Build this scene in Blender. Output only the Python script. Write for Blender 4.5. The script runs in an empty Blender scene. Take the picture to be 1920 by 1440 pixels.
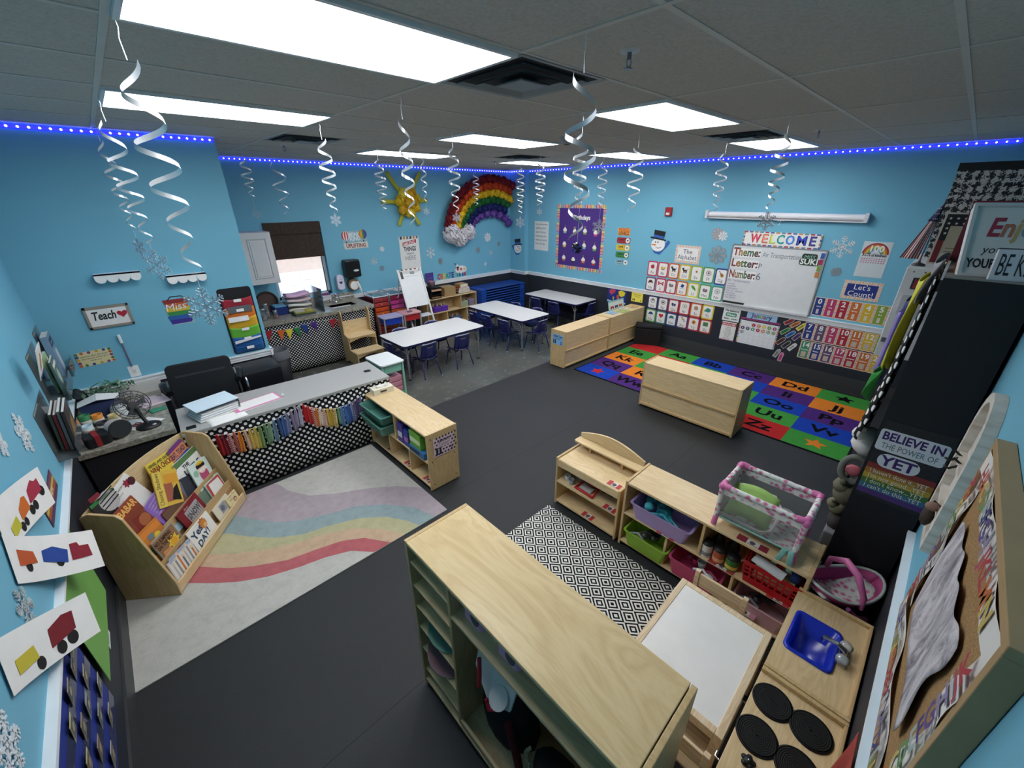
import bpy, bmesh, math, random
from mathutils import Vector, Matrix
random.seed(11)
SC = bpy.context.scene
COL = SC.collection
R = math.radians
PI = math.pi

# ---------------------------------------------------------------- camera
cam_d = bpy.data.cameras.new('camera'); cam = bpy.data.objects.new('camera', cam_d); COL.objects.link(cam)
SC.camera = cam
YAW, PITCH, ROLL = 0.8103, 0.4305, 0.0045
CAM_Z = 2.523
_f = Vector((math.cos(YAW) * math.cos(PITCH), math.sin(YAW) * math.cos(PITCH), -math.sin(PITCH)))
_r = Vector((math.sin(YAW), -math.cos(YAW), 0)); _d = _f.cross(_r)
_r2 = _r * math.cos(ROLL) + _d * math.sin(ROLL); _d2 = _d * math.cos(ROLL) - _r * math.sin(ROLL)
_m = Matrix((_r2, -_d2, -_f)).transposed().to_4x4(); _m.translation = (0, 0, CAM_Z)
cam.matrix_world = _m
cam_d.sensor_width = 36; cam_d.lens = 764.25 / 1920 * 36; cam_d.clip_start = 0.01; cam_d.clip_end = 200
# ---------------------------------------------------------------- view, world, sun
SC.view_settings.view_transform = 'Standard'; SC.view_settings.look = 'None'
SC.view_settings.gamma = 1; SC.view_settings.use_curve_mapping = False
SC.view_settings.exposure = 0.0
SC.cycles.use_denoising = True
SC.cycles.max_bounces = 8; SC.cycles.diffuse_bounces = 5; SC.cycles.transparent_max_bounces = 12
SC.cycles.caustics_reflective = False; SC.cycles.caustics_refractive = False
SC.cycles.sample_clamp_indirect = 6
w = bpy.data.worlds.new('sky'); SC.world = w; w.use_nodes = True
nt = w.node_tree; bg = nt.nodes['Background']
sky = nt.nodes.new('ShaderNodeTexSky'); sky.sky_type = 'NISHITA'; sky.sun_elevation = R(35); sky.sun_disc = False; sky.sun_rotation = R(200)
nt.links.new(sky.outputs[0], bg.inputs[0]); bg.inputs[1].default_value = 0.5
sun_d = bpy.data.lights.new('sun', 'SUN'); sun_d.energy = 4.0; sun_d.angle = R(2); sun = bpy.data.objects.new('sun', sun_d); COL.objects.link(sun)
sun.rotation_euler = (R(50), 0, R(-60))
LIGHT = 14.5          # strength of every ceiling troffer diffuser

# ---------------------------------------------------------------- materials
_mc = {}
def lin(h):
    if isinstance(h, tuple): return h
    c = [int(h[i:i + 2], 16) / 255 for i in (0, 2, 4)]
    return tuple(x / 12.92 if x <= .04045 else ((x + .055) / 1.055) ** 2.4 for x in c)
def M(h, rough=.55, metal=0., var=.06, scale=9., emit=None, es=0., spec=.4, bump=0.):
    k = (h, rough, metal, var, scale, emit, es, spec, bump)
    if k in _mc: return _mc[k]
    m = bpy.data.materials.new('m_' + str(h)); m.use_nodes = True; t = m.node_tree; b = t.nodes['Principled BSDF']
    c = lin(h)
    b.inputs['Roughness'].default_value = rough; b.inputs['Metallic'].default_value = metal
    b.inputs['Specular IOR Level'].default_value = spec
    if var:
        tc = t.nodes.new('ShaderNodeTexCoord'); n = t.nodes.new('ShaderNodeTexNoise'); n.inputs['Scale'].default_value = scale; n.inputs['Detail'].default_value = 2
        mx = t.nodes.new('ShaderNodeMix'); mx.data_type = 'RGBA'
        mx.inputs[6].default_value = (*[x * (1 - var) for x in c], 1); mx.inputs[7].default_value = (*[min(1, x * (1 + var)) for x in c], 1)
        t.links.new(tc.outputs['Object'], n.inputs['Vector']); t.links.new(n.outputs[0], mx.inputs[0]); t.links.new(mx.outputs[2], b.inputs['Base Color'])
        if bump:
            n2 = t.nodes.new('ShaderNodeTexNoise'); n2.inputs['Scale'].default_value = 220
            bp = t.nodes.new('ShaderNodeBump'); bp.inputs['Strength'].default_value = bump; bp.inputs['Distance'].default_value = .004
            t.links.new(tc.outputs['Object'], n2.inputs['Vector']); t.links.new(n2.outputs[0], bp.inputs['Height']); t.links.new(bp.outputs[0], b.inputs['Normal'])
    else: b.inputs['Base Color'].default_value = (*c, 1)
    if emit: b.inputs['Emission Color'].default_value = (*lin(emit), 1); b.inputs['Emission Strength'].default_value = es
    _mc[k] = m; return m
class NT:
    """small helper to wire procedural materials"""
    def __init__(s, name, rough=.5, spec=.4):
        s.m = bpy.data.materials.new(name); s.m.use_nodes = True; s.t = s.m.node_tree; s.b = s.t.nodes['Principled BSDF']
        s.b.inputs['Roughness'].default_value = rough; s.b.inputs['Specular IOR Level'].default_value = spec
        s.tc = s.n('TexCoord')
    def n(s, k, **kw):
        q = s.t.nodes.new('ShaderNode' + k)
        for a, v in kw.items(): setattr(q, a, v)
        return q
    def l(s, a, b): s.t.links.new(a, b)
    def map(s, scale=(1, 1, 1), rot=(0, 0, 0), loc=(0, 0, 0), src='Object'):
        q = s.n('Mapping'); q.inputs['Scale'].default_value = scale; q.inputs['Rotation'].default_value = rot; q.inputs['Location'].default_value = loc
        s.l(s.tc.outputs[src], q.inputs['Vector']); return q.outputs[0]
    def noise(s, vec, scale=5, detail=3, rough=.5, dist=0):
        q = s.n('TexNoise'); q.inputs['Scale'].default_value = scale; q.inputs['Detail'].default_value = detail; q.inputs['Roughness'].default_value = rough
        q.inputs['Distortion'].default_value = dist; s.l(vec, q.inputs['Vector']); return q.outputs[0]
    def ma(s, op, a, b=None, c=None):
        q = s.n('Math', operation=op)
        for i, x in enumerate((a, b, c)):
            if x is None: continue
            if isinstance(x, (int, float)): q.inputs[i].default_value = x
            else: s.l(x, q.inputs[i])
        return q.outputs[0]
    def xyz(s, vec):
        q = s.n('SeparateXYZ'); s.l(vec, q.inputs[0]); return q.outputs
    def ramp(s, fac, stops):
        q = s.n('ValToRGB'); e = q.color_ramp.elements
        while len(e) < len(stops): e.new(.5)
        for i, (p, h) in enumerate(stops): e[i].position = p; e[i].color = (*lin(h), 1)
        s.l(fac, q.inputs[0]); return q.outputs[0]
    def mix(s, fac, a, b):
        q = s.n('Mix', data_type='RGBA')
        for i, x in ((0, fac), (6, a), (7, b)):
            if isinstance(x, str): q.inputs[i].default_value = (*lin(x), 1)
            elif isinstance(x, (int, float)): q.inputs[i].default_value = x
            else: s.l(x, q.inputs[i])
        return q.outputs[2]
    def color(s, c): s.l(c, s.b.inputs['Base Color']); return s
    def bump(s, h, st=.2, d=.01):
        q = s.n('Bump'); q.inputs['Strength'].default_value = st; q.inputs['Distance'].default_value = d
        s.l(h, q.inputs['Height']); s.l(q.outputs[0], s.b.inputs['Normal']); return s
def wood(name, a, b, c, scale=(1.2, 9, 9), rough=.38):
    k = NT(name, rough); v = k.map(scale)
    n = k.noise(v, 1.1, 4, .55, 1.2)
    wv = k.ma('FRACT', k.ma('MULTIPLY', n, 7.0))
    line = k.ma('SMOOTH_MIN', wv, k.ma('SUBTRACT', 1.0, wv), .1)
    fine = k.noise(k.map((4, 160, 160)), 1, 2)
    col = k.ramp(k.ma('ADD', k.ma('MULTIPLY', line, 1.1), k.ma('MULTIPLY', fine, .45)), [(0.1, a), (.45, b), (.85, c)])
    k.color(col); return k.m
W_ALONG_X = wood('birch_plywood', 'ccb084', 'd6bb8e', 'dfc79c')
W_ALONG_Y = wood('birch_plywood_crosswise', 'ccb084', 'd6bb8e', 'dfc79c', (9, 1.2, 9))
W_UP = wood('birch_plywood_upright', 'bfa172', 'c9ab7a', 'd2b688', (9, 9, 1.2))
W_EDGE = M('c2a273', .45)
W_IN = M('b8986a', .5, var=.1)
W_PALE = wood('pale_beech', 'c6ab86', 'd9c09b', 'e6d2b3', (1.2, 12, 12), .45)
def polka(name, cell, r, bgc='0c0c0e', dot='e8e6e4', plane='xz'):
    k = NT(name, .75, .2)
    x, y, z = k.xyz(k.tc.outputs['Object']); a, b = {'xz': (x, z), 'xy': (x, y), 'yz': (y, z)}[plane]
    u = k.ma('ADD', k.ma('FRACT', k.ma('DIVIDE', k.ma('ADD', a, b), cell)), -.5)
    v = k.ma('ADD', k.ma('FRACT', k.ma('DIVIDE', k.ma('SUBTRACT', a, b), cell)), -.5)
    d = k.ma('SQRT', k.ma('ADD', k.ma('MULTIPLY', u, u), k.ma('MULTIPLY', v, v)))
    k.color(k.mix(k.ma('LESS_THAN', d, r), bgc, dot)); return k.m
def granite():
    k = NT('speckled_granite', .3, .5)
    v = k.map((1, 1, 1)); n1 = k.noise(v, 26, 5, .7); n2 = k.noise(v, 90, 3, .6)
    k.color(k.ramp(k.ma('ADD', k.ma('MULTIPLY', n1, .7), k.ma('MULTIPLY', n2, .35)), [(.34, '3d3c38'), (.46, '77746a'), (.56, '9d988a'), (.68, 'bfb8a6')])); return k.m
GRANITE = granite()
def paint(name, h, bump=.06):
    k = NT(name, .6, .25); n = k.noise(k.map(), 160, 3)
    c = lin(h); k.color(k.mix(k.noise(k.map(), 1.3, 2), tuple_hex(c, .97), tuple_hex(c, 1.03))); k.bump(n, bump, .003); return k.m
def tuple_hex(c, f):
    o = ''
    for x in c:
        x = min(1, x * f); s = 12.92 * x if x <= .0031308 else 1.055 * x ** (1 / 2.4) - .055; o += '%02x' % round(s * 255)
    return o
BLUE_WALL = paint('sky_blue_wall_paint', '74b4cc')
DARK_WALL = paint('charcoal_wall_paint', '2b2f37')
WHITE_TRIM = M('eef0f2', .35)
def damask():
    k = NT('damask_print', .6); x, y, z = k.xyz(k.tc.outputs['Object'])
    n = k.noise(k.map((1, 1, 1)), 46, 3, .6, 1.5)
    g = k.ma('MULTIPLY', k.ma('SINE', k.ma('MULTIPLY', k.ma('ADD', y, z), 62)), k.ma('SINE', k.ma('MULTIPLY', k.ma('SUBTRACT', y, z), 62)))
    k.color(k.mix(k.ma('GREATER_THAN', k.ma('ADD', n, k.ma('MULTIPLY', g, .12)), .5), '1b1b1f', 'b9b7b6')); return k.m
DAMASK = damask()
SILVER = M('eceef0', .3, .55, var=0)
CHROME = M('d8d8dc', .12, 1., var=0)
STEEL = M('9a9ea3', .35, .9, var=0)
WHITE = M('efefee', .45); PAPER = M('eceae6', .8, spec=.15); BLACK = M('141416', .5); NAVY = M('1c1f4a', .4)
BLK_PLASTIC = M('17181a', .42)
def glass(name, tint='dfeef2', alpha=.12, rough=.05):
    m = bpy.data.materials.new(name); m.use_nodes = True; t = m.node_tree; t.nodes.clear()
    o = t.nodes.new('ShaderNodeOutputMaterial'); a = t.nodes.new('ShaderNodeBsdfTransparent'); g = t.nodes.new('ShaderNodeBsdfGlossy'); g.inputs['Roughness'].default_value = rough
    d = t.nodes.new('ShaderNodeBsdfDiffuse'); d.inputs[0].default_value = (*lin(tint), 1)
    lw = t.nodes.new('ShaderNodeFresnel'); lw.inputs[0].default_value = 1.45
    x = t.nodes.new('ShaderNodeMixShader'); y = t.nodes.new('ShaderNodeMixShader'); y.inputs[0].default_value = alpha
    t.links.new(a.outputs[0], y.inputs[1]); t.links.new(d.outputs[0], y.inputs[2]); t.links.new(lw.outputs[0], x.inputs[0]); t.links.new(y.outputs[0], x.inputs[1]); t.links.new(g.outputs[0], x.inputs[2]); t.links.new(x.outputs[0], o.inputs[0])
    return m
GLASS = glass('clear_glass'); ACRYLIC = glass('clear_acrylic', 'd5e6ee', .16); MESH_NET = glass('grey_netting', '9aa0a0', .35, .6)
MINT_CLEAR = glass('translucent_mint_plastic', '5f9a8c', .72, .2)

# ---------------------------------------------------------------- text glyphs
_gl = {}
def _glyphs():
    cu = bpy.data.curves.new('g', 'FONT'); ob = bpy.data.objects.new('g', cu); COL.objects.link(ob)
    cu.resolution_u = 2
    def mesh(s):
        cu.body = s; bpy.context.view_layer.update()
        dg = bpy.context.evaluated_depsgraph_get(); me = bpy.data.meshes.new_from_object(ob.evaluated_get(dg))
        vs = [tuple(v.co[:2]) for v in me.vertices]; fs = [tuple(p.vertices) for p in me.polygons]; bpy.data.meshes.remove(me); return vs, fs
    def wid(s):
        vs, _ = mesh(s); return (max(v[0] for v in vs) - min(v[0] for v in vs)) if vs else 0
    chars = "ABCDEFGHIJKLMNOPQRSTUVWXYZabcdefghijklmnopqrstuvwxyz0123456789.,!:'-"
    for off in (0, .03):
        cu.offset = off; b = wid('HH')
        for c in chars:
            vs, fs = mesh(c); _gl[c, off] = (vs, fs, wid('H' + c + 'H') - b)
        _gl[' ', off] = ([], [], .3)
    bpy.data.objects.remove(ob); bpy.data.curves.remove(cu)
_glyphs()

# ---------------------------------------------------------------- mesh builder
class MB:
    def __init__(s, mat=None): s.v = []; s.f = []; s.mi = []; s.sm = []; s.mats = []; s.T = None; s.d = mat
    def _m(s, m):
        m = m or s.d
        if m not in s.mats: s.mats.append(m)
        return s.mats.index(m)
    def add(s, vs, fs, m=None, smooth=False):
        b = len(s.v); i = s._m(m)
        s.v += [tuple(s.T @ Vector(p)) if s.T else tuple(p) for p in vs]
        for f in fs: s.f.append([b + k for k in f]); s.mi.append(i); s.sm.append(smooth)
        return s
    def box(s, x0, y0, z0, x1, y1, z1, m=None):
        vs = [(x, y, z) for z in (z0, z1) for y in (y0, y1) for x in (x0, x1)]
        return s.add(vs, [(0, 2, 3, 1), (4, 5, 7, 6), (0, 1, 5, 4), (2, 6, 7, 3), (0, 4, 6, 2), (1, 3, 7, 5)], m)
    def prism(s, pts, a0, a1, ax='z', m=None, smooth=False):
        n = len(pts)
        def P(p, a): return {'z': (p[0], p[1], a), 'y': (p[0], a, p[1]), 'x': (a, p[0], p[1])}[ax]
        vs = [P(p, a0) for p in pts] + [P(p, a1) for p in pts]
        return s.add(vs, [tuple(range(n))[::-1], tuple(range(n, 2 * n))] + [(i, (i + 1) % n, n + (i + 1) % n, n + i) for i in range(n)], m, smooth)
    def tube(s, pts, r, n=8, m=None, closed=False, caps=True):
        P = [Vector(p) for p in pts]; N = len(P); rs = r if isinstance(r, (list, tuple)) else [r] * N
        vs = []; up = None
        for i, p in enumerate(P):
            a = P[(i - 1) % N] if (closed or i > 0) else p; b = P[(i + 1) % N] if (closed or i < N - 1) else p
            t = (b - a).normalized()
            if up is None: up = Vector((0, 0, 1)) if abs(t.z) < .9 else Vector((1, 0, 0))
            x = t.cross(up).normalized(); up = x.cross(t).normalized()
            for k in range(n):
                q = 2 * PI * k / n; vs.append(tuple(p + (x * math.cos(q) + up * math.sin(q)) * rs[i]))
        fs = []
        for i in range(N if closed else N - 1):
            j = (i + 1) % N
            for k in range(n): fs.append((i * n + k, i * n + (k + 1) % n, j * n + (k + 1) % n, j * n + k))
        s.add(vs, fs, m, True)
        if caps and not closed: s.add(vs[:n], [tuple(range(n))[::-1]], m); s.add(vs[-n:], [tuple(range(n))], m)
        return s
    def cyl(s, p0, p1, r0, r1=None, n=14, m=None): return s.tube([p0, p1], [r0, r0 if r1 is None else r1], n, m)
    def lathe(s, prof, n=20, m=None, c=(0, 0, 0), sx=1, sy=1):
        vs = []; fs = []
        for r, z in prof:
            for k in range(n): q = 2 * PI * k / n; vs.append((c[0] + r * math.cos(q) * sx, c[1] + r * math.sin(q) * sy, c[2] + z))
        for i in range(len(prof) - 1):
            for k in range(n): fs.append((i * n + k, i * n + (k + 1) % n, (i + 1) * n + (k + 1) % n, (i + 1) * n + k))
        s.add(vs, fs, m, True)
        if prof[0][0] > 1e-5: s.add(vs[:n], [tuple(range(n))[::-1]], m)
        if prof[-1][0] > 1e-5: s.add(vs[-n:], [tuple(range(n))], m)
        return s
    def ball(s, c, r, m=None, n=12, squash=(1, 1, 1), rough=0.):
        vs = [(c[0], c[1], c[2] - r * squash[2])]; h = n // 2
        for i in range(1, h):
            for k in range(n):
                a = -PI / 2 + PI * i / h; q = 2 * PI * k / n; rr = r * (1 + random.uniform(-rough, rough))
                vs.append((c[0] + rr * math.cos(a) * math.cos(q) * squash[0], c[1] + rr * math.cos(a) * math.sin(q) * squash[1], c[2] + rr * math.sin(a) * squash[2]))
        vs.append((c[0], c[1], c[2] + r * squash[2])); L = len(vs) - 1; fs = []
        for k in range(n):
            fs.append((0, 1 + (k + 1) % n, 1 + k)); fs.append((L, L - n + k, L - n + (k + 1) % n))
            for i in range(h - 2): a = 1 + i * n; fs.append((a + k, a + (k + 1) % n, a + n + (k + 1) % n, a + n + k))
        return s.add(vs, fs, m, True)
    def grid(s, fn, nu, nv, m=None, smooth=True):
        vs = [fn(i / nu, j / nv) for j in range(nv + 1) for i in range(nu + 1)]
        return s.add(vs, [(j * (nu + 1) + i, j * (nu + 1) + i + 1, (j + 1) * (nu + 1) + i + 1, (j + 1) * (nu + 1) + i) for j in range(nv) for i in range(nu)], m, smooth)
    # flat artwork in the local xy plane, layer = height above the sheet
    def face(s, pts, m, layer=1): z = layer * .0007; return s.add([(p[0], p[1], z) for p in pts], [tuple(range(len(pts)))], m)
    def rect(s, x0, y0, x1, y1, m, layer=1): return s.face([(x0, y0), (x1, y0), (x1, y1), (x0, y1)], m, layer)
    def disc(s, x, y, r, m, layer=1, n=18, ry=None): return s.face([(x + r * math.cos(2 * PI * k / n), y + (ry or r) * math.sin(2 * PI * k / n)) for k in range(n)], m, layer)
    def rr(s, x0, y0, x1, y1, r, m, layer=1): return s.face(rrect(x0, y0, x1, y1, r), m, layer)
    def line(s, pts, w, m, layer=1):
        for a, b in zip(pts, pts[1:]):
            a = Vector(a); b = Vector(b); d = (b - a)
            if d.length < 1e-6: continue
            q = Vector((-d.y, d.x)).normalized() * w / 2; e = d.normalized() * w * .3
            s.face([a - q - e, b - q + e, b + q + e, a + q - e], m, layer)
        return s
    def sheet(s, w, h, m, t=.002, r=0):
        pts = rrect(-w / 2, -h / 2, w / 2, h / 2, r) if r else [(-w / 2, -h / 2), (w / 2, -h / 2), (w / 2, h / 2), (-w / 2, h / 2)]
        return s.prism(pts, -t, 0, 'z', m)
    def text(s, txt, x, y, h, m, layer=2, bold=False, align='c', maxw=None, rot=0, slant=0, colors=None, wob=0):
        off = .03 if bold else 0; k = h / .72
        W = sum(_gl.get((c, off), ([], [], .3))[2] for c in txt) * k
        sq = min(1, maxw / W) if maxw and W > 0 else 1
        cx = {'c': -W * sq / 2, 'l': 0, 'r': -W * sq}[align]; cs, sn = math.cos(rot), math.sin(rot)
        for i, c in enumerate(txt):
            vs, fs, a = _gl.get((c, off), ([], [], .3)); dy = wob * ((i * 37) % 5 - 2) / 2
            if vs:
                q = []
                for px, py in vs:
                    lx = cx + (px * k + slant * py * k) * sq; ly = py * k + dy; q.append((x + lx * cs - ly * sn, y + lx * sn + ly * cs, layer * .0007))
                s.add(q, fs, colors[i % len(colors)] if colors else m)
            cx += a * k * sq
        return s
    def build(s, name, parent=None, loc=(0, 0, 0), rot=(0, 0, 0), mat=None, bevel=0, solid=0, sub=0):
        me = bpy.data.meshes.new(name); me.from_pydata(s.v, [], s.f)
        for m in s.mats: me.materials.append(m)
        me.polygons.foreach_set('material_index', s.mi); me.polygons.foreach_set('use_smooth', s.sm); me.update()
        o = bpy.data.objects.new(name, me); COL.objects.link(o)
        if mat is not None: o.matrix_world = mat
        else: o.location = loc; o.rotation_euler = rot
        if parent: o.parent = parent
        if solid: q = o.modifiers.new('solid', 'SOLIDIFY'); q.thickness = solid; q.offset = 0
        if sub: q = o.modifiers.new('sub', 'SUBSURF'); q.levels = q.render_levels = sub
        if bevel: q = o.modifiers.new('bevel', 'BEVEL'); q.width = bevel; q.segments = 2; q.limit_method = 'ANGLE'; q.harden_normals = False
        return o
def rrect(x0, y0, x1, y1, r, n=5):
    p = []
    for cx, cy, a in ((x1 - r, y0 + r, -PI / 2), (x1 - r, y1 - r, 0), (x0 + r, y1 - r, PI / 2), (x0 + r, y0 + r, PI)):
        for k in range(n + 1): q = a + PI / 2 * k / n; p.append((cx + r * math.cos(q), cy + r * math.sin(q)))
    return p
def star(x, y, r, n=5, q=.45, rot=PI / 2): return [(x + (r if k % 2 == 0 else r * q) * math.cos(rot + PI * k / n), y + (r if k % 2 == 0 else r * q) * math.sin(rot + PI * k / n)) for k in range(2 * n)]
def heart(x, y, r):
    p = []
    for k in range(24):
        t = 2 * PI * k / 24; p.append((x + r * .0625 * 16 * math.sin(t) ** 3, y + r * .0625 * (13 * math.cos(t) - 5 * math.cos(2 * t) - 2 * math.cos(3 * t) - math.cos(4 * t))))
    return p
def tag(o, label, cat, group=None, kind=None):
    o['label'] = label; o['category'] = cat
    if group: o['group'] = group
    if kind: o['kind'] = kind
    return o
def thing(name, label, cat, loc=(0, 0, 0), rotz=0, group=None, mat=None):
    o = bpy.data.objects.new(name, None); COL.objects.link(o); o.empty_display_size = .05
    if mat is not None: o.matrix_world = mat
    else: o.location = loc; o.rotation_euler = (0, 0, rotz)
    return tag(o, label, cat, group)
def struct(mb, name, **k): o = mb.build(name, **k); o['kind'] = 'structure'; return o
def kids(o): return [c for c in COL.objects if c.parent == o]
def dup(root, loc, rotz=None, label=None, ch=None):
    r = root.copy(); COL.objects.link(r); r.location = loc
    if rotz is not None: r.rotation_euler = (0, 0, rotz)
    if label: r['label'] = label
    for c, gs in ch:
        k = c.copy(); COL.objects.link(k); k.parent = r
        for g in gs: j = g.copy(); COL.objects.link(j); j.parent = k
    return r
def tree(o): return [(c, kids(c)) for c in kids(o)]
# wall frames: local x to the viewer's right, local y up, local z out of the wall
XW, YW, YT, XL, YC, CEIL = 7.14, 7.41, 5.23, -.61, -.29, 3.048
def frame(right, out, p):
    r = Vector(right); n = Vector(out); m = Matrix((r, n.cross(r), n)).transposed().to_4x4(); m.translation = p; return m
def on_board(y, z, d=.004): return frame((0, -1, 0), (-1, 0, 0), (XW - d, y, z))       # whiteboard wall
def on_window(x, z, d=.004): return frame((1, 0, 0), (0, -1, 0), (x, YW - d, z))       # window wall
def on_desk(x, z, d=.004): return frame((1, 0, 0), (0, -1, 0), (x, YT - d, z))         # wall behind the desk
def on_left(y, z, d=.004): return frame((0, 1, 0), (1, 0, 0), (XL + d, y, z))          # left wall
def on_cork(x, z, d=.004): return frame((-1, 0, 0), (0, 1, 0), (x, YC + d, z))         # corkboard wall
def flat(x, y, z, rz=0): m = Matrix.Rotation(rz, 4, 'Z'); m.translation = (x, y, z); return m
def spin(m, a): return m @ Matrix.Rotation(a, 4, 'Z')

# ================================================================ the setting
def rubber():
    k = NT('black_rubber_floor', .62, .35); v = k.map(); n = k.noise(v, 230, 3, .7); n2 = k.noise(v, 1.1, 3)
    x, y, z = k.xyz(k.tc.outputs['Object'])
    sx = k.ma('LESS_THAN', k.ma('FRACT', k.ma('DIVIDE', k.ma('ADD', y, 9.6), 1.22)), .004)
    c = k.ramp(k.ma('ADD', k.ma('MULTIPLY', n, .75), k.ma('MULTIPLY', n2, .25)), [(.3, '202123'), (.52, '2c2d2f'), (.75, '3a3b3d')])
    k.color(k.mix(sx, c, '141517')); k.bump(n, .25, .003); return k.m
def concrete():
    k = NT('polished_concrete', .22, .5); v = k.map(); n = k.noise(v, 1.6, 6, .62, .8); n2 = k.noise(v, 9, 5, .7)
    k.color(k.ramp(k.ma('ADD', k.ma('MULTIPLY', n, .7), k.ma('MULTIPLY', n2, .35)), [(.30, '4c4d49'), (.5, '585954'), (.70, '676762')]))
    q = k.ma('ADD', k.ma('MULTIPLY', n2, .22), .14); k.l(q, k.b.inputs['Roughness']); return k.m
def tile_mat():
    k = NT('acoustic_tile', .85, .1); n = k.noise(k.map(), 70, 4, .8)
    k.color(k.ramp(n, [(.3, 'b3ada6'), (.5, 'c6c0b8'), (.7, 'd0cac2')])); k.bump(n, .3, .004); return k.m
struct(MB(rubber()).box(XL, YC, -.08, XW, 4.2, 0), 'floor')
struct(MB(concrete()).box(XL, 4.2, -.08, XW, YW, -.002), 'floor_concrete')
struct(MB(tile_mat()).box(XL - .15, YC - .15, CEIL, XW + .15, YW + .15, CEIL + .1), 'ceiling')
GRID = M('cdc8c0', .5)
g = MB(GRID)
xs = [.211 + 1.2192 * k for k in range(0, 6)]; ys = [1.4377 + .6096 * k for k in range(-2, 10)]
for x in xs: g.box(x - .012, YC, CEIL - .004, x + .012, YW, CEIL + .001)
for y in ys: g.box(XL, y - .012, CEIL - .0035, XW, y + .012, CEIL + .001)
struct(g, 'ceiling_grid')
def wall(name, boxes):
    m = MB()
    for x0, y0, z0, x1, y1, z1 in boxes:
        if z0 < .88 < z1: m.box(x0, y0, z0, x1, y1, .88, DARK_WALL).box(x0, y0, .88, x1, y1, z1, BLUE_WALL)
        else: m.box(x0, y0, z0, x1, y1, z1, BLUE_WALL if z0 >= .87 else DARK_WALL)
    return struct(m, name)
wall('wall_right', [(XW, YC - .15, 0, XW + .15, YW + .15, CEIL)])
WX0, WX1, WZ0, WZ1 = 1.83, 2.69, .98, 2.17
wall('wall_back', [(1.06, YW, 0, WX0, YW + .15, CEIL), (WX1, YW, 0, XW, YW + .15, CEIL), (WX0, YW, 0, WX1, YW + .15, WZ0), (WX0, YW, WZ1, WX1, YW + .15, CEIL)])
wall('wall_desk_side', [(XL, YT, 0, 1.06, YW + .15, CEIL)])
wall('wall_left', [(XL - .15, YC - .15, 0, XL, YW + .15, CEIL)])
wall('wall_near', [(XL, YC - .15, 0, XW, YC, CEIL)])
wall('wall_corner_pier', [(7.02, 6.94, 0, XW, YW, CEIL)])
def rail(name, x0, y0, x1, y1, out):      # chair rail with a stepped moulding along a wall
    m = MB(WHITE_TRIM); ox, oy = out
    for z0, z1, d in ((.845, .872, .012), (.872, .905, .02), (.905, .92, .032)):
        m.box(min(x0, x0 + ox * d, x1 + ox * d), min(y0, y0 + oy * d, y1 + oy * d), z0, max(x1, x1 + ox * d, x0 + ox * d), max(y1, y0 + oy * d, y1 + oy * d), z1)
    struct(m, name)
rail('trim_1', XW, YC, XW, 6.94, (-1, 0)); rail('trim_2', 7.02, 6.92, 7.02, YW, (-1, 0)); rail('trim_3', 7.0, 6.94, XW, 6.94, (0, -1))
rail('trim_4', 2.72, YW, 7.02, YW, (0, -1)); rail('trim_5', XL, YT, 1.085, YT, (0, -1)); rail('trim_6', XL, YC, XL, YT, (1, 0)); rail('trim_7', XL, YC, 2.63, YC, (0, 1))
rail('trim_8', 1.06, YT - .03, 1.06, YW, (1, 0))
BASE = M('3b3c3e', .5)
for nm, b in (('baseboard_right', (XW - .012, YC, 0, XW, 6.94, .155)), ('baseboard_back', (3.1, YW - .012, 0, 7.02, YW, .155)), ('baseboard_left', (XL, YC, 0, XL + .012, YT, .155)),
              ('baseboard_near', (XL, YC, 0, XW, YC + .012, .155)), ('baseboard_desk_side', (XL, YT - .012, 0, 1.07, YT, .155))):
    struct(MB(BASE).box(*b), nm)
# window: frame, pane, deep reveal; snow outside
SASH = M('b9c6cf', .4)
wf = MB(SASH)
for b in ((WX0, WZ0, WX0 + .05, WZ1), (WX1 - .05, WZ0, WX1, WZ1), (WX0, WZ0, WX1, WZ0 + .05), (WX0, WZ1 - .05, WX1, WZ1)): wf.box(b[0], YW + .07, b[1], b[2], YW + .12, b[3])
wf.box(WX1 - .062, YW + .066, WZ0 + .05, WX1 - .05, YW + .075, WZ1 - .05, BLACK).box(WX0 + .05, YW + .066, WZ0 + .05, WX1 - .05, YW + .075, WZ0 + .058, BLACK)
win = struct(wf, 'window_1')
p = MB(GLASS).box(WX0 + .04, YW + .09, WZ0 + .04, WX1 - .04, YW + .096, WZ1 - .04).build('window_pane', win); p['kind'] = 'structure'
sl = MB(M('8ec4e0', .4)).box(WX0, YW - .015, WZ0 - .02, WX1, YW + .07, WZ0 + .004).build('window_sill', win); sl['kind'] = 'structure'
def snow():
    k = NT('patchy_snow', .9, .1); v = k.map((1, 2.2, 1)); n = k.noise(v, 2.4, 6, .75)
    k.color(k.ramp(n, [(.34, '9c968c'), (.44, 'dfe6ea'), (.8, 'f5f8fa')])); return k.m
struct(MB(snow()).box(-14, YW + .3, -.5, 22, 30, -.3), 'exterior_ground')
struct(MB(M('b8a79a', .9, var=.2)).box(-6, 19, -.3, 16, 19.4, 3.2), 'exterior_wall')

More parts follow.
